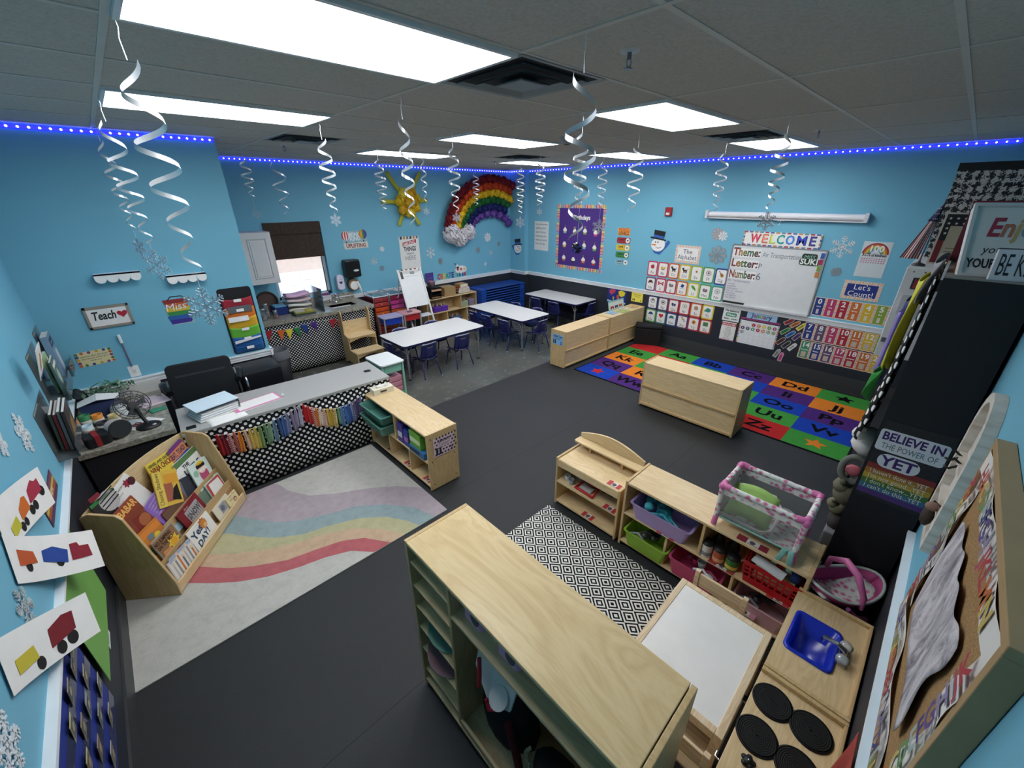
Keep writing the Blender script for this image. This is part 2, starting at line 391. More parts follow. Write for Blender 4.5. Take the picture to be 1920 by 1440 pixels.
# ---------------------------------------------------------------- ceiling fittings
DIFF = M('ffffff', .5, var=0, emit='fbfdff', es=LIGHT)
FRAMEM = M('e2e5e6', .4)
LIGHTS = [(0, 0, 'largest lit ceiling panel, cut off by the top edge of the photo'), (0, 1, 'long lit ceiling panel above the desk wall, beside two spiral streamers'), (1, 0, 'lit ceiling panel right of the near square vent'),
          (1, 1, 'lit ceiling panel behind the near square vent, left of the smoke detector'), (1, 2, 'lit ceiling panel above the paper sun'), (2, 2, 'smallest lit ceiling panel, nearest the far corner'),
          (2, 1, 'lit ceiling panel above the birthday poster, under the blue lights on the whiteboard wall'), (2, 0, 'lit ceiling panel above the pull-down screen')]
for i, j, lab in LIGHTS:
    cx, cy = .822 + i * 2.4384, 1.7425 + j * 1.8288
    t = thing('ceiling_light', lab, 'light', (cx, cy, CEIL - .018), group='ceiling light panels')
    f = MB(FRAMEM)
    for b in ((-.598, -.293, .598, -.272), (-.598, .272, .598, .293), (-.598, -.272, -.58, .272), (.58, -.272, .598, .272)): f.box(b[0], b[1], 0, b[2], b[3], .018)
    f.build('frame', t)
    MB(DIFF).box(-.58, -.272, .004, .58, .272, .014).build('diffuser', t)
def vent(x, y, lab):
    t = thing('ceiling_vent', lab, 'vent', (x, y, CEIL - .03), group='square ceiling vents')
    m = MB(M('8f9699', .45)); 
    for q, z in ((.30, .024), (.235, .016), (.165, .01), (.1, .004)):
        w = .035 if q > .25 else .016
        for a in range(4):
            c, s_ = math.cos(a * PI / 2), math.sin(a * PI / 2)
            pts = [(q, -q), (q, q), (q - w, q - w), (q - w, -q + w)]
            P = [(px * c - py * s_, px * s_ + py * c) for px, py in pts]
            vs = [(p[0], p[1], z) for p in P[:2]] + [(p[0], p[1], z + (.004 if q > .25 else .012)) for p in P[2:]]
            m.add(vs, [(0, 1, 2, 3)])
    m.box(-.085, -.085, .003, .085, .085, .008)
    m.build('louvre', t)
    MB(M('1e2224', .8)).box(-.29, -.29, .0285, .29, .29, .0295).build('duct_opening', t)
vent(1.7355, 1.7425, 'largest square ceiling vent, right beside the nearest light panel')
vent(1.74, 4.786, 'square ceiling vent above the window, next to the blue light strip')
vent(4.785, 1.7425, 'square ceiling vent between two light panels, above the pull-down screen')
vent(4.785, 4.786, 'farthest ceiling vent, just behind the smallest light panel')
def sprinkler(x, y, lab):
    t = thing('sprinkler_head', lab, 'sprinkler', (x, y, CEIL), group='fire sprinkler heads')
    MB(M('c9cccd', .4)).lathe([(.0, -.006), (.035, -.005), (.04, 0)], 16).build('escutcheon', t)
    b = MB(STEEL).cyl((0, 0, -.03), (0, 0, -.002), .009, None, 8)
    for a in (-1, 1): b.tube([(a * .009, 0, -.022), (a * .016, 0, -.035), (a * .012, 0, -.05), (0, 0, -.056)], .003, 6)
    b.lathe([(.016, -.062), (.018, -.058), (.001, -.056)], 12).build('deflector', t)
sprinkler(1.737, 1.138, 'sprinkler head on the ceiling right of the nearest vent'); sprinkler(1.739, 5.415, 'sprinkler head in front of the vent above the window')
sprinkler(4.935, 5.561, 'sprinkler head beside the smallest light panel'); sprinkler(4.853, 1.159, 'sprinkler head right of the panel above the pull-down screen')
sd = thing('smoke_detector', 'grey dome smoke detector on the ceiling, middle of the room', 'smoke detector', (3.572, 2.963, CEIL))
MB(M('9b9fa1', .5)).lathe([(.032, -.062), (.055, -.05), (.075, -.012), (.08, 0)], 20).build('housing', sd)
MB(M('232426')).lathe([(.022, -.066), (.026, -.06), (.026, -.058)], 14).build('sensor', sd)

# blue LED strips along the top of the walls
TAPE = M('1a22ff', .5, var=0, emit='1414ff', es=7.0)
LED = M('cfd4ff', .4, var=0, emit='aab4ff', es=9.0); LED.cycles.emission_sampling = 'NONE'
def leds(p0, p1, out, n, lab):
    a, b, o = Vector(p0), Vector(p1), Vector(out)
    t = thing('led_light_strip', lab, 'light strip', (a + b) / 2, group='blue light strips under the ceiling'); c = (a + b) / 2
    h = (b - a) / 2; m = MB(TAPE); q = o * .006; z = Vector((0, 0, .011))
    vs = [tuple(s * h + w * q + v * z) for w in (0, 1) for v in (-1, 1) for s in (-1, 1)]
    m.add(vs, [(0, 1, 3, 2), (4, 6, 7, 5), (0, 4, 5, 1), (2, 3, 7, 6), (0, 2, 6, 4), (1, 5, 7, 3)]); m.build('tape', t)
    first = None
    for k in range(n):
        pos = a + (b - a) * ((k + .5) / n) - c + o * .012
        if first is None: first = MB(LED).ball((0, 0, 0), .0085, None, 6).build('led', t, loc=pos)
        else:
            d = first.copy(); COL.objects.link(d); d.parent = t; d.location = pos
LZ = 3.024
leds((XW - .001, -.12, LZ), (XW - .001, 6.93, LZ), (-1, 0, 0), 96, 'long strip of blue lights on top of the whiteboard wall')
leds((1.07, YW - .001, LZ), (7.01, YW - .001, LZ), (0, -1, 0), 92, 'strip of blue lights above the window, sun and rainbow')
leds((XL + .02, YT - .001, LZ), (1.05, YT - .001, LZ), (0, -1, 0), 28, 'short strip of blue lights on the wall behind the desk')
leds((7.019, 6.95, LZ), (7.019, YW - .02, LZ), (-1, 0, 0), 8, 'shortest strip of blue lights, on the corner pier')

# ================================================================ rugs
def rug(mb, name, label, x, y, z=.001, rz=0): return tag(mb.build(name, loc=(x, y, z), rot=(0, 0, rz)), label, 'rug')
def pile(h, nm=None, var=.14):
    k = NT(nm or 'rug_pile_' + h, .95, .05); n = k.noise(k.map(), 190, 3, .8); n2 = k.noise(k.map(), 14, 4, .7); c = lin(h)
    k.color(k.ramp(k.ma('ADD', k.ma('MULTIPLY', n, .55), k.ma('MULTIPLY', n2, .45)), [(.3, tuple_hex(c, 1 - 2 * var)), (.5, h), (.7, tuple_hex(c, 1 + var))])); k.bump(n, .5, .004); return k.m
# pale rug with a curved rainbow: x 0..2.13, y 0..1.44 from its near corner
m = MB(); RX, RY = 2.135, 1.46
m.box(0, 0, 0, RX, RY, .009, pile('bcb9b3'))
def xp(L, xs):                   # piecewise-linear lookup of a band edge
    o = []
    for x in xs:
        for (a0, b0), (a1, b1) in zip(L, L[1:]):
            if x <= a1: break
        o.append(b0 + (b1 - b0) * (x - a0) / (a1 - a0))
    return o
E_ = [[(.30, .71), (.36, .655), (.48, .538), (.62, .423), (.78, .329), (.97, .26), (1.15, .215), (1.32, .14), (1.465, -.02)], [(.30, .93), (.45, .767), (.58, .622), (.73, .505), (.93, .39), (1.12, .345), (1.31, .29), (1.455, .195), (1.6, -.02)],
      [(.30, 1.10), (.50, .885), (.64, .752), (.80, .642), (1.01, .53), (1.21, .472), (1.45, .35), (1.61, .175), (1.72, -.02)], [(.30, 1.35), (.667, 1.02), (.78, .863), (.94, .691), (1.11, .58), (1.28, .536), (1.52, .441), (1.70, .292), (1.81, .116), (1.86, -.02)],
      [(.30, 1.50), (.60, 1.36), (.776, 1.2), (.87, 1.049), (.99, .889), (1.13, .776), (1.33, .68), (1.57, .6), (1.76, .452), (1.935, .232), (2.01, -.02)], [(.30, 1.9), (1.10, 1.55), (1.165, 1.421), (1.2, 1.25), (1.32, 1.04), (1.52, .893), (1.77, .754), (1.98, .597), (2.117, .434), (2.2, .32)]]
bands = ['b3666a', 'c2a68c', 'b3ae8a', '8fa0a2', 'a99ca2']
for i, c in enumerate(bands):
    pm = pile(c); N = 90; xs_ = [.30 + (2.134 - .30) * k / N for k in range(N + 1)]; lo = xp(E_[i], xs_); hi = xp(E_[i + 1], xs_)
    for k in range(N):
        q = [max(.001, min(RY - .002, y)) for y in (lo[k], lo[k + 1], hi[k + 1], hi[k])]
        if q[3] - q[0] + q[2] - q[1] < .002: continue
        m.add([(xs_[k], q[0], .0096), (xs_[k + 1], q[1], .0096), (xs_[k + 1], q[2], .0096), (xs_[k], q[3], .0096)], [(0, 1, 2, 3)], pm)
rug(m, 'rainbow_rug', 'pale grey rug with faded rainbow bands, in front of the book rack', -.612, 2.44)
# alphabet rug, letters face the open room, cells .39 x .583
cols = {'r': 'b02a2a', 'g': '3f8a3c', 'b': '1e3f9e', 'p': '4a2b6d', 'o': 'd47a2c'}
rows = ['rgbpog', 'grgbpo', 'ogrgbp', 'pogrgb', 'bpogrg']; let = [' ABCD*', 'EFGHIJ', 'KLMNOP', 'QRSTUV', '*WXYZ*']
m = MB(); CW, CH = .584, .389; pm = {k: pile(v, None, .1) for k, v in cols.items()}; ink = pile('121016', 'rug_letter_ink', .05)
m.box(-.02, -.02, 0, 6 * CW + .02, 5 * CH + .02, .008, pile('1b1b20'))
for r in range(5):
    for c in range(6):
        x0, y0 = c * CW, (4 - r) * CH
        m.rect(x0, y0, x0 + CW, y0 + CH, pm[rows[r][c]], 12)
        ch = let[r][c]; cx, cy = x0 + CW / 2, y0 + CH / 2
        if ch == '*': m.face(star(cx, cy, .12), {0: pm['g'] if False else ink, 4: pm['r'] if c == 0 else pm['o']}[r], 13.4)
        elif ch != ' ': m.text(ch + ch.lower(), cx, cy - .085, .19, ink, 13.4, bold=True)
o = m.build('alphabet_rug', mat=Matrix(((0, 1, 0, 4.90), (-1, 0, 0, 3.672), (0, 0, 1, .001), (0, 0, 0, 1))))
tag(o, 'bright alphabet rug with lettered colour squares, in front of the whiteboard', 'rug')
def diamonds():
    k = NT('woven_diamond_pattern', .9, .1); x, y, z = k.xyz(k.tc.outputs['Object'])
    fx = k.ma('ABSOLUTE', k.ma('SUBTRACT', k.ma('FRACT', k.ma('DIVIDE', x, .112)), .5)); fy = k.ma('ABSOLUTE', k.ma('SUBTRACT', k.ma('FRACT', k.ma('DIVIDE', y, .13)), .5))
    d = k.ma('ADD', fx, fy); f = k.ma('FRACT', k.ma('MULTIPLY', d, 4.0)); k.color(k.mix(k.ma('LESS_THAN', f, .5), 'dfdcd6', '17181b')); return k.m
rug(MB(diamonds()).box(-.48, -.76, 0, .48, .76, .008), 'woven_mat', 'black and white diamond-pattern mat in the play kitchen', 1.735, 1.1)

# ================================================================ birch shelf units
def part(t, nm, b, m=None, bev=.003, **k): return MB(m or W_ALONG_X).box(*b).build(nm, t, bevel=bev, **k)
FEET = BLACK
def shelf_unit(label, cx, cy, rz, w, d, h, mid=None, updiv=(), lowdiv=(), rails=False, name='storage_shelf', group=None, topm=None, lift=.006):
    t = thing(name, label, 'shelf', (cx, cy, 0), rz, group); s = .019; b0 = .045
    for x0 in (-w / 2, w / 2 - s): part(t, 'side_panel', (x0, -d / 2, .012, x0 + s, d / 2, h + lift), W_UP)
    part(t, 'top', (-w / 2 + s, -d / 2, h - s, w / 2 - s, d / 2, h), topm or W_ALONG_X)
    part(t, 'bottom_shelf', (-w / 2 + s, -d / 2, b0, w / 2 - s, d / 2, b0 + s), W_ALONG_X)
    part(t, 'back_panel', (-w / 2 + s, d / 2 - .014, .02, w / 2 - s, d / 2 - .004, h - s), W_ALONG_X)
    if rails:
        for z in (b0 - .015, (mid or h / 2) - .012): part(t, 'back_rail', (-w / 2 + s, d / 2 - .006, z, w / 2 - s, d / 2 + .012, z + .024), W_EDGE)
    if mid: part(t, 'shelf', (-w / 2 + s, -d / 2 + .004, mid, w / 2 - s, d / 2 - .014, mid + s))
    for x in updiv: part(t, 'divider', (x - s / 2, -d / 2 + .004, mid + s, x + s / 2, d / 2 - .014, h - s), W_UP)
    for x in lowdiv: part(t, 'divider', (x - s / 2, -d / 2 + .004, b0 + s, x + s / 2, d / 2 - .014, mid), W_UP)
    f = MB(FEET)
    for x in (-w / 2 + .05, w / 2 - .05):
        for y in (-d / 2 + .04, d / 2 - .04): f.cyl((x, y, 0), (x, y, .046), .014)
    f.build('foot', t)
    return t
FX = R(-90)      # front towards the left wall
def bolts(t, w, d, h, right=True):
    m = MB(M('2a2622', .4))
    for y, z in ((-d / 2 + .04, h - .05), (d / 2 - .04, h - .05), (-d / 2 + .04, h * .52), (d / 2 - .04, h * .52), (-d / 2 + .04, .07), (d / 2 - .04, .07)):
        m.cyl((w / 2, y, z), (w / 2 + .002, y, z), .006, None, 8)
    m.build('bolt', t)
sR = shelf_unit('birch shelf between the rainbow rug and black floor, a tissue box on it', 1.725, 3.33, FX, 1.18, .33, .61, .30, (-.01,), (-.17, .23)); bolts(sR, 1.18, .33, .61)
sC = shelf_unit('low birch shelf standing alone beside the alphabet rug, its back to the room', 4.705, 1.74, R(90), 1.18, .34, .61, .30, (0,), (-.2, .2), True)
sD = shelf_unit('low birch shelf with a blue sign taped to its end', 5.38, 3.96, R(180), 1.2, .30, .61, .30, (0,), (-.2, .2), True)
sE = shelf_unit('low birch shelf against the whiteboard wall, topped with puzzles', 6.562, 3.96, R(180), 1.14, .30, .61, .30, (0,), (-.2, .2), True)
sK = shelf_unit('low birch play-kitchen shelf carrying the doll crib', 2.447, .60, FX, 1.17, .33, .61, .315, (0,), (-.22, .23))
# big shelf, nearest: five tray slots on the left, hanging space on the right
t = thing('storage_shelf', 'tall birch shelf nearest the camera, its top seen from above', 'shelf', (.786, .7605, 0), FX); w, d, h, s = 1.21, .36, 1.09, .02
for x0 in (-w / 2, w / 2 - s): part(t, 'side_panel', (x0, -d / 2, .012, x0 + s, d / 2, h), W_UP)
part(t, 'top', (-w / 2 + s, -d / 2, h - s, w / 2 - s - .004, d / 2, h), wood('birch_plywood_swirl', 'cdb183', 'd8be8f', 'e0c99d', (1.0, 3.6, 5), .3))
part(t, 'bottom_shelf', (-w / 2 + s, -d / 2, .05, w / 2 - s, d / 2, .07)); part(t, 'back_panel', (-w / 2 + s, d / 2 - .014, .02, w / 2 - s, d / 2 - .004, h - s))
part(t, 'divider', (-.285, -d / 2 + .004, .07, -.267, d / 2 - .014, h - s), W_UP)
for z in (.15, .33, .50, .655, .80, .955): part(t, 'tray_shelf', (-w / 2 + s, -d / 2 + .006, z, -.285, d / 2 - .014, z + .012))
part(t, 'shelf', (-.267, -d / 2 + .004, .885, w / 2 - s, d / 2 - .014, .903)); part(t, 'front_rail', (-.267, -d / 2 + .002, .07, w / 2 - s, -d / 2 + .018, .12))
MB(M('a58f96', .6)).box(-.1, d / 2 - .022, .91, w / 2 - s - .01, d / 2 - .016, 1.06).build('mauve_backing', t)['label'] = 'mauve paper lining the back of the upper shelf'
f = MB(FEET)
for x in (-w / 2 + .05, w / 2 - .05):
    for y in (-d / 2 + .04, d / 2 - .04): f.cyl((x, y, 0), (x, y, .05), .016)
f.build('foot', t)
# play hutch counter with arched back board
t = thing('play_hutch', 'short birch play hutch with an arched back board, at the end of the kitchen row', 'play hutch', (2.445, 1.532, 0), FX); w, d, h = .635, .33, .485
for x0 in (-w / 2, w / 2 - .019): part(t, 'side_panel', (x0, -d / 2, .012, x0 + .019, d / 2, h + .012), W_UP)
part(t, 'top', (-w / 2 + .019, -d / 2 + .003, h - .019, w / 2 - .019, d / 2, h)); part(t, 'apron', (-w / 2 + .019, -d / 2, h - .07, w / 2 - .019, -d / 2 + .016, h - .004))
part(t, 'shelf', (-w / 2 + .019, -d / 2, .245, w / 2 - .019, d / 2 - .014, .263)); part(t, 'bottom_shelf', (-w / 2 + .019, -d / 2, .035, w / 2 - .019, d / 2 - .014, .053))
part(t, 'back_panel', (-w / 2 + .019, d / 2 - .014, .02, w / 2 - .019, d / 2 - .004, h - .02))
arch = [(-w / 2, h - .02), (w / 2, h - .02), (w / 2, h + .115)] + [(w / 2 - w * k / 16, h + .115 + .075 * math.sin(PI * k / 16)) for k in range(1, 16)] + [(-w / 2, h + .115)]
MB(W_ALONG_X).prism(arch, d / 2, d / 2 + .018, 'y').build('back_board', t, bevel=.004)
MB(W_ALONG_X).prism(rrect(-w / 2 + .0, d / 2 - .095, w / 2, d / 2, .02), h + .065, h + .081).build('ledge', t, bevel=.003)
for x in (-.16, .16): part(t, 'ledge_bracket', (x - .01, d / 2 - .07, h, x + .01, d / 2, h + .065), W_EDGE)

# ================================================================ tables and chairs
TABLE_TOP = M('d9d7d4', .35, scale=30, var=.03); CHROMELEG = M('b9bcc0', .25, .8, var=0)
def table(label, cx, cy, rz, L, Wd, h):
    t = thing('activity_table', label, 'table', (cx, cy, 0), rz, 'white activity tables')
    pts = rrect(-L / 2, -Wd / 2, L / 2, Wd / 2, .06)
    MB(TABLE_TOP).prism(rrect(-L / 2 + .002, -Wd / 2 + .002, L / 2 - .002, Wd / 2 - .002, .06), h - .003, h).build('top_surface', t)
    MB(NAVY).prism(pts, h - .032, h - .003).build('edge_band', t)
    for sx in (-1, 1):
        for sy in (-1, 1):
            x, y = sx * (L / 2 - .09), sy * (Wd / 2 - .09)
            l = MB(CHROMELEG).cyl((x, y, .25), (x, y, h - .032), .017).cyl((x, y, .012), (x, y, .25), .013)
            for dx, dy in ((-sx * .1, 0), (0, -sy * .1)): l.tube([(x, y, h - .2), (x + dx, y + dy, h - .034)], .006, 6)
            l.build('leg', t)
            MB(BLACK).cyl((x, y, 0), (x, y, .014), .018).build('glide', t)
    return t
table('white table nearest the teacher desk, long side to the room', 3.445, 5.45, 0, 1.52, .77, .573)
table('middle white table, in front of the craft shelf and cots', 5.195, 5.57, R(90), 1.51, .73, .573)
table('white table farthest back, along the whiteboard wall', 6.78, 5.63, R(90), 1.45, .70, .573)
SHELLM = M('20245c', .32, spec=.5); CLEG = M('2b2f5e', .3, .5)
def make_chair(label):
    t = thing('school_chair', label, 'chair', (0, 0, 0), 0, 'navy school chairs'); hs = .30
    def seat(u, v):
        x = (u - .5) * .29 * (1 - .12 * v * v); y = -.14 + .28 * (1 - v)
        return (x, y, hs + .035 * (abs(u - .5) * 2) ** 3 - .03 * max(0, .25 - v) * 3 + .012 * v)
    MB(SHELLM).grid(seat, 8, 8).build('seat', t, solid=.008)
    def back(u, v):
        x = (u - .5) * .29 * (1 - .06 * v); return (x, -.135 - .05 * v + .05 * (abs(u - .5) * 2) ** 2, hs + .045 + .225 * v - .02 * (abs(u - .5) * 2) ** 4 * v)
    b = MB(SHELLM)
    n = 10; vs = [back(i / n, j / n) for j in range(n + 1) for i in range(n + 1)]
    fs = [(j * (n + 1) + i, j * (n + 1) + i + 1, (j + 1) * (n + 1) + i + 1, (j + 1) * (n + 1) + i) for j in range(n) for i in range(n) if not (j == 7 and 3 <= i <= 6)]
    b.add(vs, fs, None, True).build('backrest', t, solid=.008)
    MB(M('c4c8d6', .4)).tube([back(.04 + .92 * k / 12, 1.0) for k in range(13)], .0042, 6).build('top_edge', t)
    for sx in (-1, 1):
        MB(CLEG).tube([(sx * .10, .08, hs - .008), (sx * .125, .115, hs - .03), (sx * .15, .165, .015)], .0095, 8).build('leg', t)
        MB(CLEG).tube([(sx * .10, -.06, hs - .008), (sx * .125, -.11, hs - .03), (sx * .155, -.185, .015)], .0095, 8).build('leg', t)
        MB(CLEG).tube([(sx * .10, .08, hs - .01), (sx * .10, -.12, hs + .0), (sx * .085, -.15, hs + .06), (sx * .08, -.165, hs + .14)], .008, 6).build('side_tube', t)
    g = MB(CHROME)
    for sx in (-1, 1): g.ball((sx * .15, .167, .012), .0125, None, 8).ball((sx * .157, -.188, .012), .0125, None, 8)
    g.build('ball_glide', t)
    return t
CH = [(3.05, 5.13, 4, 'navy chair on the near side of the desk-side table, closer to the desk'), (3.68, 5.12, -4, 'navy chair on the near side of the desk-side table, closer to the black floor'),
      (2.79, 5.48, -92, 'navy chair at the end of the desk-side table, beside the step stool'), (3.1, 5.80, 176, 'navy chair on the far side of the desk-side table, closer to the sink'), (3.72, 5.80, 183, 'navy chair on the far side of the desk-side table, closer to the cots'),
      (5.18, 4.80, 6, 'navy chair at the near end of the middle table'), (4.83, 5.17, -88, 'navy chair on the left side of the middle table, nearest the black floor'), (4.83, 5.62, -92, 'navy chair on the left side of the middle table, in its middle'), (4.84, 6.03, -90, 'navy chair on the left side of the middle table, nearest the cots'),
      (5.55, 5.25, 92, 'navy chair on the right side of the middle table, nearer the room'), (5.55, 5.86, 90, 'navy chair on the right side of the middle table, nearer the cots'),
      (6.45, 5.42, -84, 'navy chair on the left side of the farthest table, pulled out a little'), (6.47, 5.92, -90, 'navy chair on the left side of the farthest table, close to the cots'), (6.82, 4.95, 4, 'navy chair at the near end of the farthest table, behind the low shelf')]
c0 = make_chair(CH[0][3]); ch = tree(c0); c0.location = (CH[0][0], CH[0][1], 0); c0.rotation_euler = (0, 0, R(CH[0][2]))
for x, y, a, lab in CH[1:]: dup(c0, (x, y, 0), R(a), lab, ch)
# wooden whiteboard table with two chairs
t = thing('play_table', 'small wooden play table with a white dry-erase top', 'table', (1.57, .305, 0)); L, Wd, h = .645, .475, .49
MB(M('e9e7e3', .3)).box(-L / 2 + .03, -Wd / 2 + .03, h - .016, L / 2 - .03, Wd / 2 - .03, h - .004).build('white_top', t)
for b, mm in (((-L / 2, -Wd / 2, h - .05, L / 2, -Wd / 2 + .032, h), W_PALE), ((-L / 2, Wd / 2 - .032, h - .05, L / 2, Wd / 2, h), W_PALE), ((-L / 2, -Wd / 2 + .032, h - .05, -L / 2 + .032, Wd / 2 - .032, h), W_PALE), ((L / 2 - .032, -Wd / 2 + .032, h - .05, L / 2, Wd / 2 - .032, h), W_PALE)): part(t, 'frame_rail', b, mm)
for sx in (-1, 1):
    for sy in (-1, 1): part(t, 'leg', (sx * (L / 2 - .02) - .018, sy * (Wd / 2 - .02) - .018, 0, sx * (L / 2 - .02) + .018, sy * (Wd / 2 - .02) + .018, h - .05), W_PALE)
def wood_chair(label, x, y, rz, hb):
    t = thing('wooden_chair', label, 'chair', (x, y, 0), rz, 'small wooden chairs')
    part(t, 'seat', (-.13, -.13, .25, .13, .13, .268), W_PALE)
    for sx in (-1, 1):
        part(t, 'leg', (sx * .13 - .013, -.145, 0, sx * .13 + .013, -.12, hb), W_PALE); part(t, 'leg', (sx * .13 - .013, .1, 0, sx * .13 + .013, .125, .25), W_PALE)
    part(t, 'backrest', (-.117, -.14, hb - .11, .117, -.126, hb - .015), W_PALE)
wood_chair('small wooden chair at the far end of the white-topped play table', 1.97 - .13, .36, R(90), .53)
wood_chair('small wooden chair at the near end of the white-topped play table, beside the tall shelf', 1.17 + .13, .22, R(-90), .47)

# ================================================================ play sink and stove
t = thing('play_sink', 'wooden play sink unit with a blue basin', 'play sink', (1.99, -.115, 0)); h = .49; w2 = .305; d2 = .165
for x0 in (-w2, w2 - .02): part(t, 'side_panel', (x0, -d2, 0, x0 + .02, d2, h + .02), W_UP)
MB(W_ALONG_X).box(-w2 + .02, -d2, h - .02, -.12, d2, h).box(.145, -d2, h - .02, w2 - .02, d2, h).box(-.12, -d2, h - .02, .145, -.06, h).box(-.12, .128, h - .02, .145, d2, h).build('worktop', t)
part(t, 'front_panel', (-w2 + .02, d2 - .018, .03, w2 - .02, d2 - .002, h - .02)); part(t, 'back_ridge', (-w2 + .02, -d2, h, w2 - .02, -d2 + .014, h + .02), W_EDGE)
B = MB(M('1430b8', .25, spec=.6)); out = rrect(-.128, -.068, .153, .136, .03); inn = rrect(-.112, -.052, .137, .12, .025); bot = rrect(-.1, -.042, .125, .108, .025); n = len(out)
vs = [(p[0], p[1], h + .008) for p in out] + [(p[0], p[1], h + .009) for p in inn] + [(p[0], p[1], h - .10) for p in bot] + [(p[0], p[1], h + .0) for p in out]
fs = [(i, (i + 1) % n, n + (i + 1) % n, n + i) for i in range(n)] + [(n + i, n + (i + 1) % n, 2 * n + (i + 1) % n, 2 * n + i) for i in range(n)] + [tuple(range(2 * n, 3 * n))] + [(i, 3 * n + i, 3 * n + (i + 1) % n, (i + 1) % n) for i in range(n)]
B.add(vs, fs, None, True).build('basin', t)['label'] = 'blue plastic basin'
fc = MB(CHROME).box(-.045, -.105, h, .075, -.066, h + .012).tube([(.015, -.085, h + .01), (.015, -.08, h + .05), (.015, -.05, h + .065), (.015, .005, h + .058)], [.014, .014, .012, .011], 10).cyl((.015, .0, h + .06), (.015, .004, h + .03), .009)
fc = fc.build('tap', t); kg = glass('clear_knob', 'e8eef2', .35)
for x in (-.03, .06): MB(kg).lathe([(.012, .012), (.026, .018), (.028, .04), (.02, .05), (.001, .052)], 10, None, (x, -.086, h)).build('tap_knob', fc)
t = thing('play_stove', 'wooden play stove with four black burners', 'play stove', (1.375, -.115, 0))
for x0 in (-w2, w2 - .02): part(t, 'side_panel', (x0, -d2, 0, x0 + .02, d2, h + .02), W_UP)
part(t, 'worktop', (-w2 + .02, -d2, h - .02, w2 - .02, d2, h)); part(t, 'back_ridge', (-w2 + .02, -d2, h, w2 - .02, -d2 + .014, h + .02), W_EDGE)
part(t, 'oven_door', (-w2 + .03, d2 - .018, .05, w2 - .03, d2 - .002, h - .03)); MB(CHROME).tube([(-.15, d2, .4), (-.15, d2 + .02, .4), (.15, d2 + .02, .4), (.15, d2, .4)], .006).build('door_handle', t)
for x, y in ((.175, .085), (-.01, .09), (.17, -.06), (-.015, -.055)):
    m = MB(M('131313', .75)).lathe([(.079, 0), (.079, .004), (.073, .007)], 36, None, (x, y, h))
    for q in range(9): rr_ = .07 - q * .0075; m.lathe([(rr_, .007), (rr_ - .003, .008), (rr_ - .006, .007)], 32, None, (x, y, h))
    m.box(x - .07, y - .07, h, x + .07, y + .07, h + .0005) if False else None
    m.lathe([(.073, .007), (.0001, .0068)], 36, None, (x, y, h)); m.build('burner', t)
for x, y in ((-.13, .085), (-.13, -.02), (-.2, .085)):
    m = MB(BLACK)
    for k in range(5): m.ball((x + .017 * math.cos(k * 2 * PI / 5), y + .017 * math.sin(k * 2 * PI / 5), h + .01), .012, None, 8, (1, 1, .8))
    m.lathe([(.02, .0), (.018, .018), (.001, .02)], 12, None, (x, y, h)); kb = m.build('control_knob', t); MB(CHROME).ball((x, y, h + .02), .005, None, 8).build('knob_cap', kb)

# ================================================================ teacher corner
t = thing('work_counter', 'granite counter in the left corner under the acrylic shelves', 'counter', (XL + .001, 4.11, 0))
MB(GRANITE).box(0, 0, .715, .602, 1.118, .765).build('countertop', t, bevel=.006)
MB(M('24262b', .6)).box(.02, .03, .0, .58, 1.1, .715).build('base', t)
DESKROT = R(-2.6)
t = thing('teacher_desk', 'grey-topped teacher desk with a polka dot skirt', 'desk', (.012, 3.985, 0), DESKROT)
GREYTOP = M('a9a8a5', .5, scale=60, var=.05); PD = polka('black_polka_dot_cloth', .064, .30)
MB(GREYTOP).box(0, 0, .712, 1.845, .60, .74).build('desktop', t, bevel=.003)
MB(PD).grid(lambda u, v: (.0 + 1.845 * u, .012 - .006 * math.sin(u * 60) * (1 - v), .012 + .70 * v), 80, 4).build('skirt', t, solid=.003)['label'] = 'black cloth skirt with white polka dots'
MB(PD).box(-.0, .012, .02, .004, .58, .71).build('side_skirt', t)
MB(M('55565a')).box(.02, .05, .0, .05, .58, .712).build('end_panel', t); MB(M('55565a')).box(1.80, .05, .0, 1.83, .58, .712).build('end_panel', t)
for x, y in ((.075, .10), (1.72, .30)): MB(BLACK).prism(rrect(x - .035, y - .03, x + .035, y + .03, .008), .74, .744).build('cable_grommet', t)
# fabric strip garland in two swags on the skirt
def desk_pt(u, d, z): return Vector((.012, 3.985, 0)) + Matrix.Rotation(DESKROT, 3, 'Z') @ Vector((u, d, z))
t = thing('fabric_garland', 'rainbow fabric-strip garland hung along the polka dot desk skirt', 'garland', (.012, 3.985, 0), DESKROT)
SW = [(.20, .66, .92, .715, .62), (.92, .715, 1.50, .62, .565)]
def swag(i, f):
    x0, z0, x1, z1, zl = SW[i]; x = x0 + (x1 - x0) * f; z = z0 + (z1 - z0) * f - 4 * f * (1 - f) * ((z0 + z1) / 2 - zl); return x, z
m = MB(M('d8cfc0'))
for i in (0, 1): m.tube([(swag(i, k / 12)[0], -.012, swag(i, k / 12)[1]) for k in range(13)], .003, 6)
m.build('cord', t)
def fab(h, alt=None, n=0):
    if not alt: return M(h, .85, var=.16, scale=60)
    k = NT('patterned_cloth_' + h, .85); x, y, z = k.xyz(k.tc.outputs['Object'])
    g = k.ma('ADD', k.ma('MULTIPLY', z, 48), k.ma('MULTIPLY', k.ma('ABSOLUTE', k.ma('SUBTRACT', k.ma('FRACT', k.ma('MULTIPLY', x, 26)), .5)), 2.2))
    k.color(k.mix(k.ma('LESS_THAN', k.ma('FRACT', g), .42), h, alt)); return k.m
